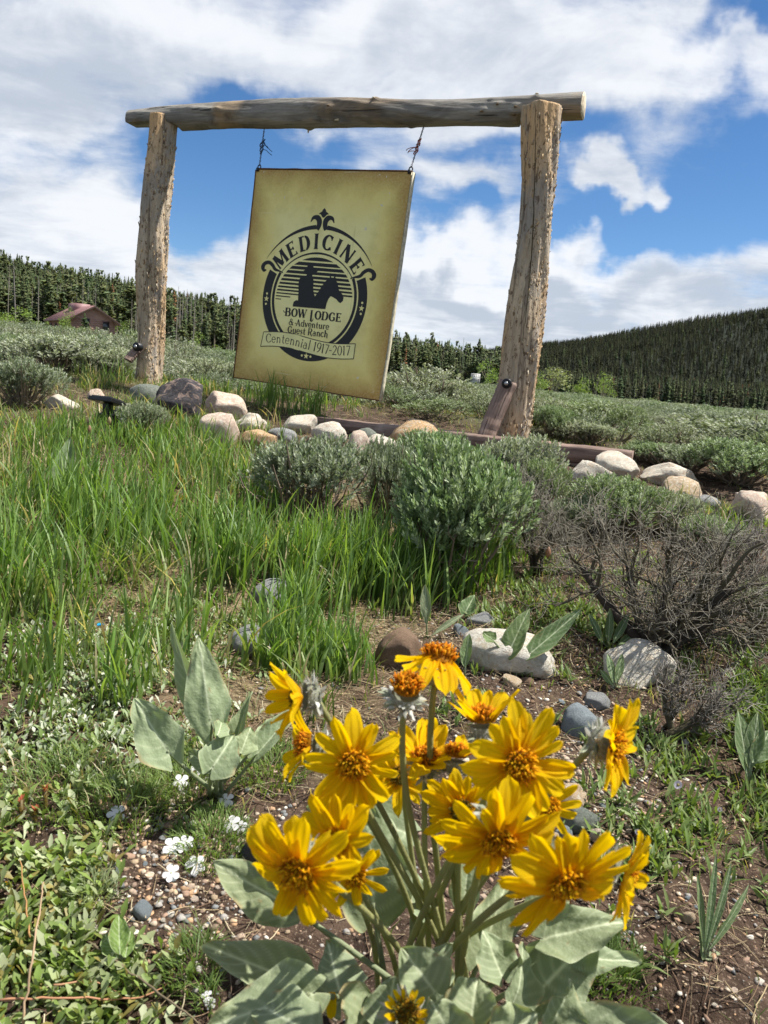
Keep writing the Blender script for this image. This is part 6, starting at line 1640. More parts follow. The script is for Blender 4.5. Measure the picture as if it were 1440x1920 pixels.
# ------------------------------------------------------------------ broad leaved plants
def dirc(r, u, t):      # a direction given as right, up, towards the viewer
    return norm(RT0 * r + np.array([0, 0, 1.0]) * u + np.array([0, -1.0, 0]) * t)
LEAFC = np.array((0.235, 0.285, 0.165))
def big_leaf(parent, base, tip, width, nrm, fold=0.25, curl=0.1, lobe=0.12, col=LEAFC, root=None, seed=0, wave=0.05, veins=True, shape='arrow', name='leaf', roll=0.0):
    rg = np.random.default_rng(seed + 1000)
    base = np.array(base, float); tip = np.array(tip, float); L_ = np.linalg.norm(tip - base)
    x = norm(tip - base); z = norm(nrm - x * (x @ nrm)); y = np.cross(z, x)
    nt, ns = 44, 25
    t, s = np.meshgrid(np.linspace(0, 1, nt), np.linspace(-1, 1, ns), indexing='ij')
    if shape == 'arrow': w = width / 2 * 1.08 * ((1 - t ** 1.7).clip(0) ** 0.80) * np.minimum(1, (t + 0.035) / 0.27) ** 0.55
    else: w = width / 2 * np.sin(np.clip(t * 0.97 + 0.03, 0, 1) * math.pi) ** 0.75
    asym = rg.uniform(-0.06, 0.06)
    al = L_ * (t - lobe * 1.6 * np.sin(np.abs(s) * 2.1) * (1 - t) ** 3.0)
    la = s * w * (1 + asym * s) * (1 + 0.03 * np.sin(t * 19 + seed) * np.abs(s))
    hz = fold * np.abs(s) ** 1.2 * w - curl * L_ * (t ** 2 - t * 0.5) + wave * w.max() * np.sin(t * (7 + rg.uniform(0, 4)) + s * 2 + seed) * s ** 2 * 1.6
    hz += 0.07 * width * fbm(t * 3 + seed, s * 2, 2) + wave * 0.8 * w.max() * np.sin(t * (15 + seed % 5) + s) * np.abs(s) ** 4
    if roll: hz += roll * w * np.clip(s, 0, 1) ** 2; la -= roll * w * 0.4 * np.clip(s, 0, 1) ** 2
    v = np.stack([al, la, hz], -1).reshape(-1, 3)
    mid = np.exp(-(s * w / (0.022 * width)) ** 2)
    lat = np.exp(-((((t - 0.30 * np.abs(s)) * 7.0 + 0.5) % 1.0 - 0.5) / 0.10) ** 2) * (np.abs(s) > 0.05) * (1 - np.abs(s) * 0.6)
    edge = np.exp(-((1 - np.abs(s)) / 0.08) ** 2)
    k = (0.75 * mid + 0.34 * lat + 0.30 * edge) if veins else 0.5 * mid
    c = np.array(col) * rg.uniform(0.88, 1.1)
    cc = c[None, None] * (0.93 + 0.14 * fbm(t * 3, s * 2 + seed, 2))[..., None] * (1 - k[..., None]) + np.array((0.66, 0.72, 0.50)) * k[..., None]
    i = np.arange(nt - 1)[:, None] * ns; j = np.arange(ns - 1)[None]
    q = np.stack([i + j, i + ns + j, i + ns + j + 1, i + j + 1], -1).reshape(-1, 4)
    dry = sstep(0.10, 0.30, fbm(t * 6 + seed * 1.7, s * 3 + seed, 3)) * np.clip(np.exp(-((1 - np.abs(s)) / 0.10) ** 2) + sstep(0.93, 1.0, t), 0, 1)
    cc = cc * (1 - dry[..., None]) + np.array((0.34, 0.26, 0.13)) * dry[..., None]
    hole = sstep(0.52, 0.60, fbm(t * 13 + seed * 3.3, s * 9 - seed, 2))
    cc = cc * (1 - 0.8 * hole[..., None]) + np.array((0.20, 0.15, 0.07)) * 0.8 * hole[..., None]
    b = B(); b.add(v, q, None, cc.reshape(-1, 3))
    o = b.obj(name, 'broadleaf', parent); o.matrix_local = Matrix.Translation(-parent.location) @ frame_matrix(base, x, y, z)
    if root is not None:
        r0 = np.array(root, float); inv = np.stack([x, y, z], 0)
        a = inv @ (r0 - base); w_ = np.linspace(0, 1, 9)[:, None]; c1 = a * 0.35 + np.array([-0.3 * L_, 0, 0]) * 0.6
        pts = (1 - w_) ** 2 * a + 2 * w_ * (1 - w_) * c1 + w_ ** 2 * np.array([0.25 * L_ * 0 + 0.004, 0, -0.001])
        pb_ = B(); pb_.tube(pts, np.linspace(0.0036, 0.0022, 9) * (width / 0.05) ** 0.3, 6, np.array((0.27, 0.31, 0.19)) * rg.uniform(0.85, 1.1))
        pb_.obj('leaf_stalk', 'broadleaf', o)
    return o

def petal_mesh(seed):
    rg = np.random.default_rng(seed); nt, ns = 11, 11
    t, s = np.meshgrid(np.linspace(0, 1, nt), np.linspace(-1, 1, ns), indexing='ij')
    W = 0.168 * rg.uniform(0.85, 1.2)
    w = W * (0.30 + 0.80 * np.sin(np.clip(t * 0.72 + 0.16, 0, 1) * math.pi) ** 0.8) * np.where(t > 0.80, 1 - ((t - 0.80) / 0.20) ** 2.2 * 0.72, 1)
    al = t - 0.055 * np.abs(s) ** 2 * (t > 0.9) - 0.06 * (np.abs(s) < 0.15) * (t > 0.95) - 0.03 * (np.abs(np.abs(s) - 0.6) < 0.12) * (t > 0.95)
    bend = rg.uniform(-0.10, 0.38)
    hz = -bend * t ** 2.2 + 0.13 * W * np.cos(s * math.pi * 2.5) * np.sin(t * math.pi) + rg.uniform(0.1, 0.7) * W * s ** 2 * (1 - 0.3 * t) + 0.035 * np.sin(t * 6 + seed) * s + rg.uniform(-0.06, 0.06) * t * s
    v = np.stack([al, w * s, hz], -1).reshape(-1, 3)
    base = np.array((0.96, 0.60, 0.002)); tipc = np.array((0.97, 0.67, 0.003)); root = np.array((0.86, 0.46, 0.003))
    line = 0.84 + 0.16 * np.cos(s * math.pi * 2.5) ** 2
    c = (base + (tipc - base) * t[..., None]) * line[..., None]
    c = np.where((t < 0.12)[..., None], root, c)
    i = np.arange(nt - 1)[:, None] * ns; j = np.arange(ns - 1)[None]
    q = np.stack([i + j, i + ns + j, i + ns + j + 1, i + j + 1], -1).reshape(-1, 4)
    b = B(); b.add(v, q, None, c.reshape(-1, 3)); return b.mesh('petal', 'petal')
PET = [petal_mesh(500 + k) for k in range(10)]
def disc_mesh(seed, r, pal, spread=1.0, n=130, hgt=0.55):
    rg = np.random.default_rng(seed); b = B()
    th = np.linspace(0, 2 * math.pi, 18, endpoint=False); rings = []
    for a in np.linspace(0, math.pi / 2, 6): rings.append(np.stack([r * np.cos(a) * np.cos(th), r * np.cos(a) * np.sin(th), np.full(18, r * hgt * math.sin(a))], 1))
    v = np.concatenate(rings); q = [(i * 18 + j, i * 18 + (j + 1) % 18, (i + 1) * 18 + (j + 1) % 18, (i + 1) * 18 + j) for i in range(5) for j in range(18)]
    b.add(v, q, None, np.array(pal[0]) * 0.55)
    for k in range(n):
        rr = r * math.sqrt((k + 0.5) / n) * 1.02; a = k * 2.39996
        p = np.array([rr * math.cos(a), rr * math.sin(a), r * hgt * math.sqrt(max(0, 1 - (rr / r / 1.03) ** 2))])
        d = norm(np.array([math.cos(a) * rr / r * 0.9 * spread, math.sin(a) * rr / r * 0.9 * spread, 0.9]) + rg.normal(0, 0.22, 3)); L_ = r * rg.uniform(0.28, 0.55)
        e = p + d * L_; f = e + norm(d + rg.normal(0, 0.9, 3)) * L_ * 0.45
        c = np.array(pal[rg.integers(0, len(pal))]) * rg.uniform(0.75, 1.25)
        b.tube([p, e, f], [r * 0.055, r * 0.06, r * 0.03], 4, np.array([c * 0.6, c, c * 1.15]), True)
    return b.mesh('disc', 'petal', True)
PD_O = [(0.80, 0.40, 0.010), (0.90, 0.54, 0.012), (0.56, 0.22, 0.008), (0.94, 0.64, 0.02)]
PD_G = [(0.40, 0.22, 0.02), (0.22, 0.20, 0.03), (0.55, 0.32, 0.02), (0.18, 0.16, 0.03)]
PD_W = [(0.70, 0.30, 0.012), (0.80, 0.44, 0.02), (0.55, 0.20, 0.01)]
DISC = {'o': disc_mesh(1, 0.0092, PD_O, hgt=0.45), 'g': disc_mesh(2, 0.0085, PD_G, 0.8), 'w': disc_mesh(3, 0.0112, PD_W, 0.5, 150, 0.75)}
def calyx_mesh(seed, r):
    rg = np.random.default_rng(seed); b = B()
    th = np.linspace(0, 2 * math.pi, 16, endpoint=False); prof = [(0.22, -1.15), (0.55, -1.05), (0.95, -0.65), (1.08, -0.2), (1.0, 0.08)]
    v = np.concatenate([np.stack([r * a * np.cos(th), r * a * np.sin(th), np.full(16, r * z)], 1) for a, z in prof])
    b.add(v, [(i * 16 + j, i * 16 + (j + 1) % 16, (i + 1) * 16 + (j + 1) % 16, (i + 1) * 16 + j) for i in range(4) for j in range(16)], None, (0.26, 0.27, 0.20))
    n = 46; a = rg.uniform(0, 6.28, n); lv = rg.integers(0, 3, n)
    z = np.array([-0.95, -0.6, -0.2])[lv] * r; rr = np.array([0.75, 1.0, 1.05])[lv] * r; el = np.array([-0.25, 0.15, 0.45])[lv] + rg.normal(0, 0.2, n)
    base = np.stack([rr * np.cos(a), rr * np.sin(a), z], -1); d = np.stack([np.cos(a) * np.cos(el), np.sin(a) * np.cos(el), np.sin(el)], -1) + rg.normal(0, .15, (n, 3))
    nr = np.stack([np.cos(a), np.sin(a), 0 * a], -1)
    leaf_quads(b, base, d, nr, r * rg.uniform(0.5, 1.1, n), np.full(n, r * 0.34), pick(n, [(0.42, 0.43, 0.37), (0.55, 0.55, 0.50), (0.30, 0.33, 0.24)], 0.2), -0.25, 0.3, rows=(0.8, 1.0, 0.6, 0.03))
    for k in range(420):     # woolly hairs
        a = rg.uniform(0, 6.28); z = rg.uniform(-1.05, 0.15); rr = np.interp(z, [-1.15, -1.05, -0.65, -0.2, 0.15], [0.22, 0.55, 0.95, 1.08, 1.02]) * r
        p = np.array([rr * math.cos(a), rr * math.sin(a), z * r]); d = norm(np.array([math.cos(a), math.sin(a), 0.2]) + rg.normal(0, 0.6, 3)); s = norm(np.cross(d, rg.normal(0, 1, 3))) * 0.00022; L_ = r * rg.uniform(0.15, 0.42)
        b.add([p - s, p + s, p + d * L_], None, [(0, 1, 2)], np.array((0.62, 0.62, 0.60)) * rg.uniform(0.6, 1.1))
    return b.mesh('calyx', 'fuzz', True)
CAL = [calyx_mesh(1, 0.0125), calyx_mesh(2, 0.0125)]
root_g, root_d = G(790, 1935)
print('plant root', root_g, root_d)
plant = thing('balsamroot_plant', 'yellow flowered balsamroot clump with large grey green leaves, nearest the viewer', 'flower', root_g.tolist())
rf_ = random.Random(3)
def flower(px, py, d, face, npet, L_, up=0.1, disc='o', keep=None, dscale=1.0, roll=0.0, stemto=None, stemcol=(0.30, 0.30, 0.13), var=0.12, droop=0.0, root=None):
    c = P(px, py, d); n = dirc(*face)
    x = norm(np.cross([0.1, 0.2, 1.0], n)); y = np.cross(n, x)
    hd = sub('flower_head', DISC[disc], plant); hd.matrix_local = Matrix.Translation(-plant.location) @ frame_matrix(c, x, y, n) @ Matrix.Scale(dscale, 4)
    cal = sub('calyx', CAL[rf_.randrange(2)], hd); cal.matrix_local = Matrix.Translation((0, 0, -0.0055)) @ Matrix.Scale(0.92, 4)
    r0 = 0.0088
    npet = int(npet * 1.2)
    for k in range(npet):
        a = k / npet * 2 * math.pi + rf_.uniform(-0.16, 0.16) + roll
        if keep is not None and not keep(math.degrees(a) % 360): continue
        e = up + rf_.uniform(-var, var) * 1.6
        if droop:       # petals sink under gravity
            w = (x * math.cos(a) + y * math.sin(a))[2]; e -= droop * (1 + w) * 0.5
        p = sub('petal', PET[rf_.randrange(10)], hd)
        L1 = L_ * 1.0 * rf_.uniform(0.78, 1.12) / dscale
        p.matrix_local = Matrix.Rotation(a, 4, 'Z') @ Matrix.Translation((r0, 0, rf_.uniform(-0.0012, 0.0008))) @ Matrix.Rotation(-e, 4, 'Y') @ Matrix.Rotation(rf_.uniform(-0.35, 0.35), 4, 'X') @ Matrix.Diagonal((L1, L1 * rf_.uniform(0.9, 1.2), L1, 1))
    # stalk
    e = c - n * 0.013 * dscale; r0_ = np.array(root if root is not None else (root_g + np.array([rf_.uniform(-0.06, 0.06), rf_.uniform(-0.04, 0.04), -0.01])))
    h = e[2] - r0_[2]; w = np.linspace(0, 1, 18)[:, None]
    c1 = r0_ + np.array([(e[0] - r0_[0]) * 0.25, (e[1] - r0_[1]) * 0.2, h * 0.45]); c2 = e - n * 0.05 - np.array([0, 0, h * 0.18])
    if stemto is not None: c1 = P(*stemto)
    pts = (1 - w) ** 3 * r0_ + 3 * w * (1 - w) ** 2 * c1 + 3 * w ** 2 * (1 - w) * c2 + w ** 3 * e
    b = B(); b.tube(pts - root_g, np.linspace(0.0034, 0.0026, 18) * (0.8 + 0.2 * dscale), 8, np.array(stemcol) * rf_.uniform(0.85, 1.15)); b.obj('flower_stalk', 'broadleaf', plant)
    return hd
# px, py, depth, facing (right, up, towards), petals, petal length ...
flower(560, 1632, 0.500, (-0.30, -0.18, 1.0), 15, 0.033, 0.10, 'o', None, 1.12, 0.1, droop=0.25)
flower(662, 1430, 0.575, (0.15, -0.05, 1.0), 14, 0.031, 0.18, 'o', None, 1.05, 0.3, droop=0.2)
flower(972, 1432, 0.555, (0.22, 0.05, 1.0), 16, 0.034, 0.22, 'o', None, 1.12, 0.2, droop=0.2)
flower(934, 1572, 0.520, (0.05, -0.42, 1.0), 15, 0.034, 0.02, 'o', None, 1.08, 0.5, droop=0.2)
flower(1060, 1652, 0.490, (0.30, -0.35, 1.0), 17, 0.035, 0.15, 'o', None, 1.08, 0.0, droop=0.3)
flower(866, 1518, 0.640, (-0.10, 0.20, 1.0), 15, 0.026, 0.28, 'g', None, 0.95, 0.2)
flower(1150, 1398, 0.600, (0.82, 0.12, 0.55), 15, 0.032, 0.35, 'o', None, 1.05, 0.4)
flower(1172, 1640, 0.580, (0.88, -0.12, 0.50), 14, 0.030, 0.40, 'o', None, 0.95, 0.1)
flower(562, 1306, 0.640, (-0.95, 0.02, 0.32), 10, 0.034, 0.85, 'g', lambda a: not (60 < a < 120), 0.98, 0.2)
flower(580, 1398, 0.680, (-0.95, 0.10, 0.15), 9, 0.034, 0.75, 'w', lambda a: a > 100, 0.95, 0.0)
flower(762, 1292, 0.640, (0.05, 0.97, 0.22), 3, 0.012, 0.9, 'w', lambda a: False, 1.0, 0.0)
flower(822, 1240, 0.680, (0.12, 0.90, -0.35), 11, 0.034, -0.45, 'w', lambda a: not (200 < a < 250), 1.15, 0.3)
flower(798, 1425, 0.700, (-0.10, 0.95, 0.15), 11, 0.036, 0.62, 'w', None, 0.9, 0.3)
flower(905, 1352, 0.660, (-0.10, 0.92, -0.20), 9, 0.034, 0.95, 'w', lambda a: 40 < a < 330, 0.95, 0.3)
flower(855, 1418, 0.690, (0.05, 0.95, -0.30), 9, 0.030, 0.75, 'w', lambda a: 60 < a < 250, 0.85, 0.3)
flower(750, 1455, 0.740, (-0.2, 0.5, 0.6), 10, 0.030, 0.3, 'g', None, 0.9, 0.3)
flower(632, 1580, 0.560, (-0.35, 0.55, 0.75), 10, 0.030, 0.55, 'o', lambda a: not (230 < a < 300), 0.85, 0.3)
flower(665, 1640, 0.590, (0.1, -0.05, 1.0), 10, 0.024, 0.25, 'o', None, 0.75, 0.3, droop=0.3)
flower(1030, 1512, 0.680, (0.3, 0.2, 0.9), 10, 0.024, 0.2, 'o', None, 0.8, 0.3)
flower(762, 1900, 0.560, (0.0, 0.85, 0.5), 14, 0.010, 0.7, 'g', None, 0.95, 0.3)
# leaves: base px, base py, depth, tip px, tip py, depth, width (m), normal (r, u, t), fold, curl, lobe, extra
for k, (bx, by, bd, tx, ty, td, w, nr, fo, cu, lo) in enumerate([
    (575, 1850, 0.70, 385, 1768, 0.68, 0.060, (0.0, 0.9, 0.55), 0.12, 0.12, 0.10),
    (545, 1700, 0.74, 398, 1617, 0.74, 0.060, (-0.3, 0.6, 0.8), 0.3, 0.20, 0.10),
    (585, 1862, 0.62, 388, 1925, 0.60, 0.062, (0.0, 0.8, 0.6), 0.10, 0.12, 0.10),
    (640, 1870, 0.66, 612, 1760, 0.70, 0.055, (0.0, 0.4, 0.9), -0.15, 0.1, 0.18),
    (690, 1900, 0.62, 640, 1970, 0.57, 0.060, (0.1, 0.6, 0.8), 0.2, 0.1, 0.15),
    (725, 1925, 0.60, 740, 1830, 0.62, 0.050, (0.1, 0.35, 0.95), -0.2, 0.15, 0.1),
    (700, 1700, 0.82, 690, 1500, 0.84, 0.100, (-0.2, 0.35, 0.9), -0.10, 0.1, 0.14),
    (760, 1560, 0.86, 575, 1510, 0.86, 0.070, (0.0, 0.8, 0.6), 0.10, 0.1, 0.10),
    (1010, 1860, 0.66, 1118, 1745, 0.68, 0.074, (-0.25, 0.55, 0.8), 0.08, 0.14, 0.14),
    (1020, 1760, 0.66, 1180, 1722, 0.66, 0.050, (0.0, 0.8, 0.6), 0.25, 0.25, 0.08),
    (1060, 1800, 0.68, 1205, 1800, 0.68, 0.034, (0.0, 0.9, 0.4), 0.5, 0.1, 0.04),
    (1035, 1915, 0.60, 1075, 1845, 0.60, 0.045, (0.35, 0.25, 0.9), 0.5, 0.25, 0.20),
    (1040, 1925, 0.60, 1290, 1935, 0.56, 0.046, (0.0, 0.95, 0.4), 0.35, 0.15, 0.10),
    (885, 1905, 0.58, 895, 1830, 0.60, 0.046, (-0.3, 0.3, 0.9), 0.75, 0.3, 0.20),
    (790, 1870, 0.66, 845, 1770, 0.66, 0.050, (-0.5, 0.4, 0.8), 0.4, 0.2, 0.12),
    (815, 1860, 0.60, 752, 1775, 0.62, 0.052, (0.2, 0.5, 0.9), 0.35, 0.3, 0.12),
    (900, 1800, 0.74, 955, 1640, 0.78, 0.055, (-0.3, 0.3, 0.9), 0.4, 0.2, 0.10),
    (800, 1720, 0.82, 775, 1630, 0.84, 0.035, (0.4, 0.3, 0.9), 0.5, 0.2, 0.08),
    (940, 1830, 0.70, 905, 1740, 0.72, 0.048, (0.4, 0.3, 0.9), 0.35, 0.2, 0.12),
    (960, 1885, 0.64, 990, 1770, 0.66, 0.040, (0.5, 0.2, 0.9), 0.6, 0.3, 0.12),
    (845, 1940, 0.56, 810, 1880, 0.56, 0.046, (0.0, 0.5, 0.9), 0.3, 0.3, 0.12),
    (870, 1700, 0.84, 880, 1590, 0.86, 0.04, (-0.3, 0.2, 0.9), 0.5, 0.2, 0.08),
    (935, 1950, 0.55, 1010, 1900, 0.56, 0.05, (0.2, 0.6, 0.7), 0.3, 0.2, 0.1),
    (1000, 1700, 0.80, 1085, 1640, 0.82, 0.045, (-0.1, 0.6, 0.7), 0.3, 0.2, 0.1),
    (575, 1940, 0.58, 470, 1870, 0.62, 0.055, (0.2, 0.8, 0.5), 0.2, 0.15, 0.1),
]):
    big_leaf(plant, P(bx, by, bd), P(tx, ty, td), w * 0.88, dirc(*nr), fo, cu, lo, root=root_g + np.array([rf_.uniform(-.04, .04), rf_.uniform(-.03, .03), 0]), seed=k, wave=0.16)
# the leafy plant without flowers at the left
g2, d2 = G(403, 1500)
p2 = thing('balsamroot_plant', 'flowerless balsamroot with tall pointed pale green leaves, left of the flowers', 'plant', g2.tolist())
PG = LEAFC * [1.12, 1.14, 1.12]
for k, (bx, by, tx, ty, dd, w, nr, fo, cu, lo) in enumerate([
    (395, 1352, 372, 1195, 0.0, 0.068, (0.10, 0.30, 1.0), -0.10, 0.05, 0.16), (372, 1330, 318, 1168, 0.04, 0.040, (-0.6, 0.2, 0.9), 0.3, 0.05, 0.10),
    (316, 1412, 250, 1308, -0.02, 0.070, (-0.1, 0.55, 0.9), 0.30, 0.1, 0.16), (398, 1440, 440, 1375, -0.04, 0.060, (0.2, 0.5, 0.9), 0.35, 0.1, 0.16),
    (400, 1440, 350, 1408, -0.03, 0.034, (-0.2, 0.7, 0.7), 0.4, 0.1, 0.1), (484, 1412, 562, 1320, 0.03, 0.040, (-0.5, 0.3, 0.8), 0.5, 0.08, 0.10),
    (452, 1412, 470, 1362, 0.0, 0.042, (0.0, 0.35, 0.9), 0.10, 0.05, 0.05), (440, 1400, 470, 1295, 0.05, 0.035, (-0.6, 0.2, 0.7), 0.5, 0.1, 0.05),
    (408, 1378, 418, 1350, -0.03, 0.030, (0.4, 0.3, 0.9), 0.6, 0.2, 0.1), (485, 1395, 510, 1345, 0.05, 0.03, (0.2, 0.4, 0.8), 0.3, 0.1, 0.05)]):
    big_leaf(p2, P(bx, by, d2 + dd - 0.06), P(tx, ty, d2 + dd - 0.03), w, dirc(*nr), fo, cu, lo, PG, root=g2 + np.array([0.01 * (k % 3 - 1), 0.01, 0]), seed=40 + k, wave=0.09)
def leafy(name, lab, gx, gy, leaves, col, cat='plant', shape='arrow'):
    g, d = G(gx, gy); o = thing(name, lab, cat, g.tolist())
    for k, (bx, by, tx, ty, w, nr, fo, cu) in enumerate(leaves):
        big_leaf(o, P(bx, by, d - 0.02), P(tx, ty, d), w, dirc(*nr), fo, cu, 0.10 if shape == 'arrow' else 0.0, col, root=g + np.array([0.004 * k, 0, 0]), seed=gx + k, wave=0.05, shape=shape)
    return o
DG = np.array((0.13, 0.205, 0.085))
leafy('balsamroot_plant', 'two tall arrow shaped green leaves on thin stalks before the long white boulder', 968, 1268,
      [(955, 1222, 992, 1140, 0.052, (-0.5, 0.3, 0.9), 0.25, 0.1), (998, 1222, 1092, 1143, 0.046, (-0.3, 0.6, 0.8), 0.30, -0.15), (925, 1200, 905, 1185, 0.03, (0.0, 0.6, 0.8), 0.3, 0.1)], DG)
leafy('balsamroot_plant', 'dull green plant with one upright and two arching leaves in the left grass', 108, 935,
      [(112, 925, 133, 818, 0.085, (0.35, 0.2, 0.9), 0.35, 0.02), (100, 925, 52, 915, 0.07, (0, 0.9, 0.4), 0.3, 0.3), (150, 935, 247, 905, 0.065, (0, 0.9, 0.4), 0.4, 0.25), (125, 940, 135, 900, 0.06, (0.1, 0.3, 0.9), 0.3, 0.1)], np.array((0.19, 0.265, 0.13)))
leafy('dock_plant', 'single narrow jagged grey green leaf standing above the brown stone', 800, 1195, [(800, 1170, 797, 1095, 0.026, (-0.2, 0.1, 0.9), 0.25, 0.05), (812, 1190, 870, 1150, 0.015, (0, .7, .6), .4, .1)], np.array((0.20, 0.25, 0.15)), shape='lance')
leafy('balsamroot_plant', 'small plant with two cupped bright green leaves under the big bright bush', 878, 1160, [(872, 1150, 890, 1115, 0.045, (-0.3, 0.3, 0.9), 0.6, 0.1), (880, 1150, 862, 1130, 0.02, (0.3, 0.3, 0.9), 0.4, 0.1)], DG)
leafy('balsamroot_plant', 'grey green upright leaf right behind the highest yellow flower', 872, 1270, [(872, 1250, 880, 1188, 0.026, (-0.5, 0.1, 0.9), 0.35, 0.02)], DG * 1.15, shape='lance')
leafy('lance_leaf_plant', 'tuft of upright oval green leaves between the white boulder and the dead bush', 1150, 1215,
      [(1130, 1205, 1105, 1150, 0.018, (0.2, 0.2, 0.9), 0.3, 0.1), (1140, 1205, 1145, 1140, 0.02, (0, 0.2, 0.9), 0.3, 0.1), (1150, 1205, 1180, 1150, 0.02, (-0.2, 0.2, 0.9), 0.3, 0.1), (1158, 1210, 1200, 1180, 0.018, (-0.2, 0.5, 0.8), 0.3, 0.1)], DG * 0.95, shape='lance')
leafy('lance_leaf_plant', 'tuft of four lance shaped leaves in front of the large whitish boulder', 1155, 1290,
      [(1150, 1280, 1140, 1225, 0.018, (0.2, 0.2, 0.9), 0.3, 0.1), (1155, 1280, 1168, 1225, 0.018, (0, 0.2, 0.9), 0.3, 0.1), (1150, 1285, 1125, 1255, 0.014, (-0.2, 0.2, 0.9), 0.3, 0.1)], DG, shape='lance')
leafy('lance_leaf_plant', 'dark green broad leaves at the right edge of the picture level with the right flower', 1400, 1470,
      [(1400, 1450, 1385, 1330, 0.034, (0.2, 0.2, 0.9), 0.3, 0.05), (1405, 1440, 1422, 1335, 0.034, (-0.2, 0.2, 0.9), 0.3, 0.05), (1410, 1430, 1445, 1370, 0.04, (0, 0.4, 0.9), 0.3, 0.1), (1395, 1520, 1350, 1500, 0.04, (0, 0.6, 0.7), 0.3, 0.1), (1390, 1560, 1330, 1545, 0.04, (0, 0.6, 0.7), 0.3, 0.1)], DG * 0.9, shape='lance')
leafy('lance_leaf_plant', 'pointed green leaves among the gravel at the lower left', 230, 1800,
      [(225, 1790, 222, 1715, 0.024, (0.1, 0.3, 0.9), 0.3, 0.1), (235, 1795, 245, 1745, 0.02, (0, 0.3, 0.9), 0.3, 0.1), (220, 1795, 195, 1750, 0.02, (0.2, 0.4, 0.8), 0.3, 0.1)], np.array((0.19, 0.29, 0.07)), shape='lance')
leafy('lance_leaf_plant', 'thin sword like leaves rising from the soil at the right', 1325, 1790,
      [(1325, 1780, 1375, 1620, 0.010, (0, 0.2, 0.9), 0.4, 0.1), (1322, 1780, 1345, 1600, 0.010, (0, 0.2, 0.9), 0.4, 0.05), (1330, 1780, 1410, 1660, 0.010, (0, 0.3, 0.9), 0.4, 0.15), (1320, 1780, 1310, 1640, 0.009, (0, 0.2, 0.9), 0.4, 0.1), (1318, 1800, 1318, 1730, 0.012, (0, 0.2, 0.9), 0.4, 0.1)], DG * 0.9, shape='lance')

# ------------------------------------------------------------------ phlox cushions with white flowers
def wpetal():
    b = B(); nt, ns = 6, 5; t, s = np.meshgrid(np.linspace(0, 1, nt), np.linspace(-1, 1, ns), indexing='ij')
    w = 0.36 * (0.2 + 0.85 * np.sin(np.clip(t * 0.86, 0, 1) * math.pi * 0.62)) * np.where(t > 0.8, 1 - ((t - .8) / .2) ** 2 * 0.5, 1)
    v = np.stack([t - 0.06 * np.abs(s) * t, w * s, 0.10 * s ** 2 * w - 0.12 * t ** 2], -1).reshape(-1, 3)
    i = np.arange(nt - 1)[:, None] * ns; j = np.arange(ns - 1)[None]
    b.add(v, np.stack([i + j, i + ns + j, i + ns + j + 1, i + j + 1], -1).reshape(-1, 4), None, (0.88, 0.87, 0.88)); return b.mesh('petal', 'white_petal')
WP = wpetal()
_b = B(); _b.tube([(0, 0, -0.012), (0, 0, -0.002), (0, 0, 0.0012)], [0.0009, 0.0012, 0.0010], 6, (0.45, 0.50, 0.22)); WT = _b.mesh('flower', 'herb')
def phlox(px, py, rad, n, flowers, label, fine=True, hgt=0.022, pal=None):
    g, d = G(px, py); o = thing('phlox_plant', label, 'plant', g.tolist())
    rg = np.random.default_rng(px); b = B()
    a = rg.uniform(0, 6.28, n); r = rad * np.sqrt(rg.random(n)); x = g[0] + r * np.cos(a); y = g[1] + r * np.sin(a) * 1.2
    z = H(x, y) + (hgt * 0.5) * (1 - (r / rad) ** 2) - 0.002
    az = a + rg.normal(0, 0.9, n)
    blades(b, x - g[0], y - g[1], z - g[2], rg.uniform(0.6, 1.2, n) * hgt, rg.uniform(0.0014, 0.0026, n), az, rg.uniform(0.3, 1.1, n), pick(n, pal or [(0.12, 0.20, 0.045), (0.16, 0.25, 0.06), (0.20, 0.28, 0.09), (0.10, 0.16, 0.04)], 0.2), 2)
    tag(b.obj('leaf_cushion', 'grass', o, False), kind='stuff')
    for fx, fy, fr in flowers:
        c = P(fx, fy, G(fx, fy + 14)[1] - 0.01); nrm = dirc(rg.normal(0, 0.3), 0.75, 0.6); xx = norm(np.cross([0.3, 0.1, 1], nrm)); yy = np.cross(nrm, xx)
        f = sub('flower', WT, o); f.matrix_local = Matrix.Translation(-o.location) @ frame_matrix(c, xx, yy, nrm)
        for k in range(5):
            p = sub('petal', WP, f); L_ = 1.0 * fr * d / FPX
            p.matrix_local = Matrix.Rotation(k * 1.2566 + rg.normal(0, 0.08), 4, 'Z') @ Matrix.Translation((0.0006, 0, 0.0006)) @ Matrix.Rotation(rg.normal(0, 0.12), 4, 'Y') @ Matrix.Scale(L_, 4)
    return o
phlox(395, 1585, 0.055, 800, [(425, 1500, 15), (435, 1545, 17), (452, 1552, 13), (325, 1588, 19), (350, 1580, 14), (366, 1622, 18), (321, 1637, 15)], 'phlox cushion with seven white flowers left of the speckled stone')
phlox(225, 1520, 0.075, 900, [(218, 1526, 17)], 'bright green phlox cushion with a single white flower at the left')
phlox(340, 1480, 0.070, 900, [(340, 1466, 15), (371, 1440, 15)], 'phlox cushion with two white flowers under the pale pointed leaves')
phlox(110, 1480, 0.080, 900, [], 'flowerless green needle leaved cushion at the left edge')
phlox(510, 1450, 0.060, 700, [], 'flowerless green needle leaved cushion left of the yellow flowers')
phlox(175, 1690, 0.028, 260, [], 'small grey green feathery tuft on the gravel at the lower left', True, 0.024, [(0.24, 0.29, 0.16), (0.28, 0.34, 0.20)])
phlox(365, 1825, 0.035, 300, [], 'dark green tuft on the soil at the lower left', True, 0.028, [(0.07, 0.13, 0.03), (0.10, 0.17, 0.04)])
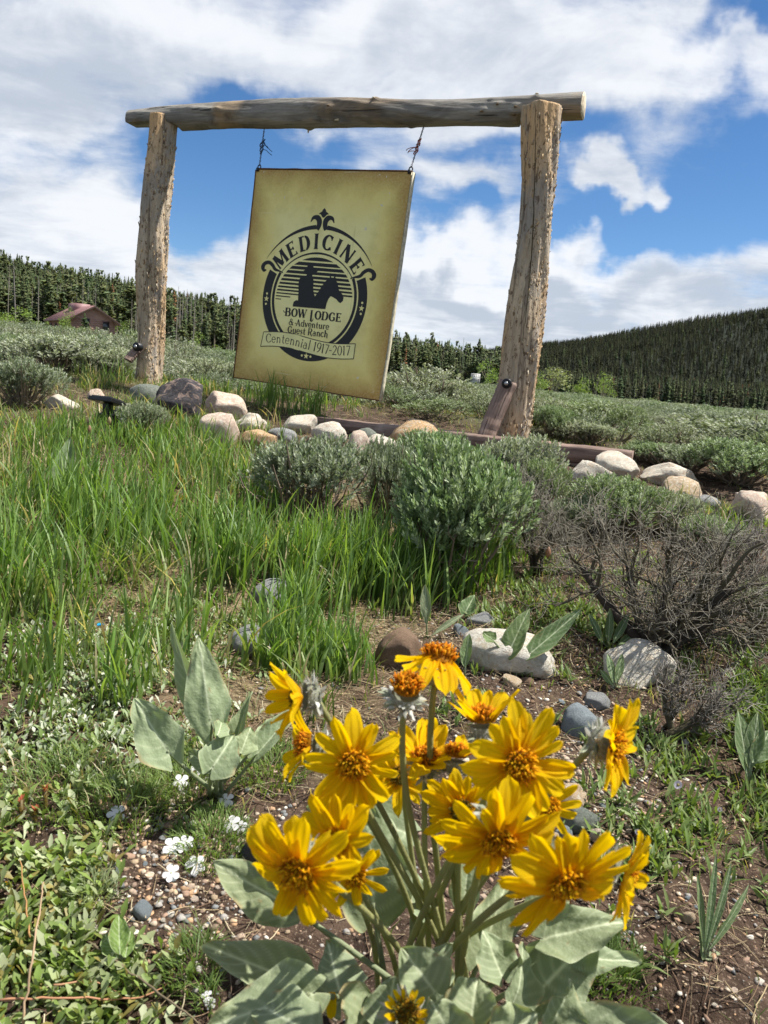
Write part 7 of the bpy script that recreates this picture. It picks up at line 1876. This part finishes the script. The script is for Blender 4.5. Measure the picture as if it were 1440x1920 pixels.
phlox(390, 1893, 0.014, 60, [(388, 1868, 10), (395, 1882, 10)], 'tiny plant with two small white blossoms at the bottom left')
phlox(650, 1225, 0.05, 300, [], 'small bright green needle tuft left of the brown stone', True, 0.03)
phlox(1130, 1840, 0.05, 400, [], 'dark green fine leaved tuft behind the large leaves at the lower right', True, 0.035, [(0.08, 0.14, 0.03), (0.11, 0.18, 0.045)])
# pinkish white daisy and spent heads in the right herbs
def daisy(px, py, gy, r, label):
    g, d = G(px + 12, gy); o = thing('fleabane_flower', label, 'flower', g.tolist()); c = P(px, py, d) - g; n = dirc(-0.6, 0.5, 0.5)
    b = B(); w = np.linspace(0, 1, 9)[:, None]; pts = w * c + np.array([0.01, 0, 0]) * w * (1 - w) * 4; b.tube(pts, 0.0009, 5, (0.20, 0.18, 0.10)); b.obj('stem', 'herb', o)
    b = B(); x = norm(np.cross([0, 0.1, 1], n)); y = np.cross(n, x); k = 34; a = np.linspace(0, 6.28, k, endpoint=False)
    dd = x * np.cos(a)[:, None] + y * np.sin(a)[:, None] + n * 0.35
    leaf_quads(b, np.tile(c, (k, 1)), dd, np.tile(n, (k, 1)), np.full(k, r), np.full(k, r * 0.22), pick(k, [(0.72, 0.66, 0.74)], 0.1), 0.1, rows=(0.5, 1, 1, 0.5)); b.obj('ray_petals', 'white_petal', o)
    b = B(); th = np.linspace(0, 6.28, 10); b.tube([c - n * 0.004, c - n * 0.001, c + n * 0.0012, c + n * 0.002], [r * 0.3, r * 0.45, r * 0.35, r * 0.1], 10, (0.35, 0.30, 0.10)); b.obj('disc', 'herb', o)
daisy(1272, 1472, 1515, 0.0075, 'small pinkish white daisy above the green herbs at the right')
daisy(1196, 1560, 1590, 0.0045, 'half closed pinkish daisy head left of the green herbs')
daisy(1350, 1518, 1560, 0.0040, 'spent grey daisy head in the green herbs at the right')

# ------------------------------------------------------------------ loose things: stalks, scraps, petals, seed heads
def stalk(pts, r, col, label, name='dry_stalk'):
    q = [P(px, py, G(px, py)[1] - off) for px, py, off in pts]; q = np.array(q); o0 = q[0]
    c = crv(np.c_[q - o0], 6); n = len(c); b = B(); b.tube(c + RNG.normal(0, 0.0006, c.shape), np.linspace(r, r * 0.55, n), 6, np.array(col) * RNG.uniform(0.85, 1.15, (n, 1)))
    o = b.obj(name, 'twig'); o.location = o0.tolist(); tag(o, label, 'twig'); return o
stalk([(160, 1762, 0.02), (260, 1835, 0.03), (330, 1885, 0.03), (375, 1920, 0.02)], 0.0016, (0.13, 0.10, 0.07), 'dark straight dead stem slanting over the lower left corner')
stalk([(0, 1874, 0.02), (120, 1872, 0.02), (250, 1872, 0.015), (325, 1840, 0.01)], 0.0013, (0.36, 0.17, 0.10), 'long horizontal reddish stem along the bottom left')
stalk([(100, 1847, 0.02), (180, 1843, 0.02), (240, 1872, 0.02)], 0.0011, (0.38, 0.20, 0.12), 'curved reddish stem just above the long horizontal one')
stalk([(42, 1920, 0.02), (60, 1800, 0.06), (75, 1700, 0.08), (80, 1655, 0.09)], 0.0014, (0.36, 0.24, 0.16), 'upright tan stem in the lower left leaf mat')
stalk([(55, 1760, 0.02), (48, 1690, 0.05), (38, 1612, 0.08)], 0.0013, (0.34, 0.17, 0.07), 'upright rusty stem at the left edge of the leaf mat')
stalk([(948, 1062, 0.10), (1060, 1064, 0.14), (1150, 1066, 0.14), (1235, 1066, 0.12)], 0.0014, (0.40, 0.33, 0.25), 'thin pale horizontal stalk crossing the dead bush')
stalk([(885, 1258, 0.01), (940, 1275, 0.012), (985, 1295, 0.005)], 0.0012, (0.42, 0.35, 0.27), 'pale dead stalk on the soil under the long white boulder')
stalk([(1020, 1170, 0.02), (1060, 1200, 0.02), (1115, 1240, 0.02)], 0.0022, (0.30, 0.23, 0.17), 'brown dead stalk leaning over the right end of the long white boulder')
stalk([(1060, 1378, 0.01), (1110, 1430, 0.015), (1190, 1480, 0.01), (1240, 1500, 0.01)], 0.0016, (0.25, 0.19, 0.14), 'long brown dead stalk on the gravel right of the flowers')
stalk([(1080, 1500, 0.01), (1130, 1515, 0.012), (1200, 1510, 0.005)], 0.0012, (0.38, 0.30, 0.24), 'short pale stalk right of the round tan stone')
stalk([(1375, 1430, 0.02), (1400, 1500, 0.03), (1425, 1545, 0.02)], 0.0012, (0.10, 0.07, 0.06), 'dark thin stalk at the right edge among the herbs')
stalk([(47, 725, 0.1), (70, 690, 0.12), (85, 745, 0.02)], 0.0018, (0.50, 0.42, 0.28), 'bent pale grass stalk before the sagebrush at the left edge')
stalk([(560, 1052, 0.05), (545, 1090, 0.05), (530, 1160, 0.0)], 0.0013, (0.20, 0.10, 0.06), 'thin dark red stem in the grass above the flat grey stone')
stalk([(1330, 1010, 0.03), (1350, 1120, 0.12), (1350, 1200, 0.05)], 0.0010, (0.50, 0.44, 0.33), 'pale hair thin grass stalk in front of the dead bush')
def seed_head(px, py, gy, label, col=(0.34, 0.17, 0.12)):
    g, d = G(px, gy); o = thing('seed_head', label, 'seed head', g.tolist()); t = P(px, py, d) - g; b = B(); w = np.linspace(0, 1, 8)[:, None]
    b.tube(w * t, 0.0012, 5, (0.24, 0.24, 0.11)); b.obj('stem', 'herb', o)
    b = B(); b.tube([t + [0, 0, -0.004], t + [0, 0, 0.004], t + [0, 0, 0.014], t + [0, 0, 0.024], t + [0, 0, 0.030]], [0.002, 0.006, 0.008, 0.005, 0.001], 8, col); b.obj('head', 'herb', o)
seed_head(168, 812, 880, 'reddish bud on a thin stem in the left grass below the pale boulder')
seed_head(1027, 1045, 1110, 'brownish pink bud on a thin stem beside the big bright bush')
seed_head(205, 795, 850, 'small tan bud on a stem below the black spotlight', (0.40, 0.30, 0.18))
for px, py, lab in ((188, 1186, 'bright blue plastic scrap lying on the silvery leaf mat'), (168, 1212, 'smaller blue plastic scrap just below the other blue scrap')):
    g, d = G(px, py); b = B(); rg = np.random.default_rng(px); th = np.linspace(0, 6.28, 9)[:-1]; s = 0.010 if px > 180 else 0.007
    v = [(s * rg.uniform(.5, 1.1) * math.cos(a), 0.5 * s * rg.uniform(.5, 1.1) * math.sin(a), rg.uniform(0, 0.006)) for a in th]; v.append((0, 0, 0.006)); v += [(p[0], p[1], p[2] - 0.0015) for p in v[:8]] + [(0, 0, 0.0045)]
    b.add(v, [(k, (k + 1) % 8, 9 + (k + 1) % 8, 9 + k) for k in range(8)], [(k, (k + 1) % 8, 8) for k in range(8)] + [(9 + (k + 1) % 8, 9 + k, 17) for k in range(8)])
    o = b.obj('plastic_scrap', 'blue_plastic', None, False); o.location = (g[0], g[1], g[2] + 0.014); tag(o, lab, 'litter')
def fallen(px, py, dp, rot, label, s=0.02):
    c = P(px, py, dp) if dp else G(px, py)[0] + [0, 0, 0.01]
    o = sub('fallen_petal', PET[3], None); n = dirc(0, 0.6, 0.8); x = norm(np.cross([math.cos(rot), 0, math.sin(rot)], n)); y = np.cross(n, x)
    o.matrix_world = frame_matrix(c, x, y, n) @ Matrix.Diagonal((s, s * 1.2, s, 1)); tag(o, label, 'petal')
fallen(622, 1860, 0.655, 0.1, 'fallen yellow petal lying on a broad grey green leaf')
fallen(336, 934, None, 0.8, 'yellow petal lying far up in the grass left of the bushes', 0.035)
fallen(12, 1672, None, 0.5, 'yellow petal on the soil at the left edge', 0.008)
# red tipped shoots at the left
for px, py, gy, lab in ((85, 1478, 1530, 'tallest red tipped brown shoot at the left, above the leaf mat'), (40, 1500, 1545, 'red tipped brown shoot at the left edge'), (66, 1520, 1552, 'short red tipped shoot between the two taller ones')):
    g, d = G(px, gy); o = thing('red_shoot', lab, 'plant', g.tolist()); t = P(px, py, d) - g; b = B(); rg = np.random.default_rng(px)
    b.tube([np.zeros(3), t * 0.5, t], [0.003, 0.003, 0.002], 6, (0.17, 0.12, 0.05)); b.obj('stem', 'herb', o)
    b = B(); n = 40; w = rg.uniform(0.2, 1.0, n); a = rg.uniform(0, 6.28, n); dv = np.stack([np.cos(a) * .5, np.sin(a) * .5, np.ones(n)], -1)
    leaf_quads(b, t[None] * w[:, None], dv, np.stack([-np.cos(a), -np.sin(a), .3 + 0 * a], -1), np.full(n, 0.010), np.full(n, 0.0035), np.where((w > .8)[:, None], [(0.42, 0.10, 0.05)], [(0.22, 0.15, 0.07)])); b.obj('bracts', 'herb', o)

# ------------------------------------------------------------------ solar spotlight
def spotlight():
    g, d = G(205, 802); k = d / FPX
    o = thing('solar_spotlight', 'black solar garden spotlight on a stake, in the grass below the left post', 'spotlight', g.tolist(), None, R(-25))
    def rbox(name, lo, hi, m, par, rot=0.0, org=(0, 0, 0)):
        bm = bmesh.new(); bmesh.ops.create_cube(bm, size=1)
        for v in bm.verts: v.co = Vector([lo[i] + (v.co[i] + 0.5) * (hi[i] - lo[i]) for i in range(3)])
        bmesh.ops.bevel(bm, geom=bm.edges[:], offset=0.004, segments=2, affect='EDGES', profile=0.6)
        me = bpy.data.meshes.new(name); bm.to_mesh(me); bm.free(); me.materials.append(MT[m]); q = sub(name, me, par); q.rotation_euler = (rot, 0, 0); q.location = org; return q
    zt = (808 - 778) * k + 0.01
    sp = rbox('solar_panel', (-0.068, -0.05, -0.010), (0.068, 0.05, 0.010), 'black_plastic', o, R(-14), (-0.015, 0, zt + 0.035))
    rbox('cell', (-0.058, -0.042, 0.0105), (0.058, 0.042, 0.0135), 'window_glass', sp)
    rbox('bracket', (-0.020, -0.014, 0.0), (0.020, 0.014, 0.05), 'black_plastic', o, 0, (-0.012, 0, zt - 0.025))
    hd = rbox('lamp_head', (-0.055, -0.03, -0.024), (0.055, 0.03, 0.024), 'black_plastic', o, R(20), (0.02, 0, zt - 0.035))
    b = B(); b.tube([(0.056, 0, 0), (0.066, 0, 0), (0.070, 0, 0)], [0.024, 0.026, 0.020], 16); b.obj('lens', 'lamp_glass', hd)
    b = B(); b.tube([(0, 0, -0.04), (0, 0, zt - 0.04)], [0.005, 0.008], 8); b.obj('stake', 'black_plastic', o)
spotlight()

# ------------------------------------------------------------------ labels: name the outermost ones of look-alikes
def single_out():
    import collections
    by = collections.defaultdict(list)
    for ob in C.objects:
        if ob.parent is None and ob.get('label') and ob.get('group'): by[ob['label']].append(ob)
    for lab, obs in by.items():
        if len(obs) < 2: continue
        info = []
        for ob in obs:
            px, py, d = PROJ(*[np.array(v) for v in ob.location]); info.append([float(px), float(py), float(d), ob])
        words = [('leftmost', lambda t: t[0]), ('rightmost', lambda t: -t[0]), ('nearest', lambda t: t[2]), ('farthest', lambda t: -t[2])]
        base = lab
        for w in ('nearest ', 'middle distance ', 'distant '):
            pass
        for w, key in words:
            if not info or (w in ('nearest', 'farthest') and base.startswith(('nearest', 'distant', 'middle'))): continue
            info.sort(key=key); ob = info.pop(0)[3]
            nl = w + ' ' + base
            if len(nl.split()) <= 16: ob['label'] = nl
single_out()
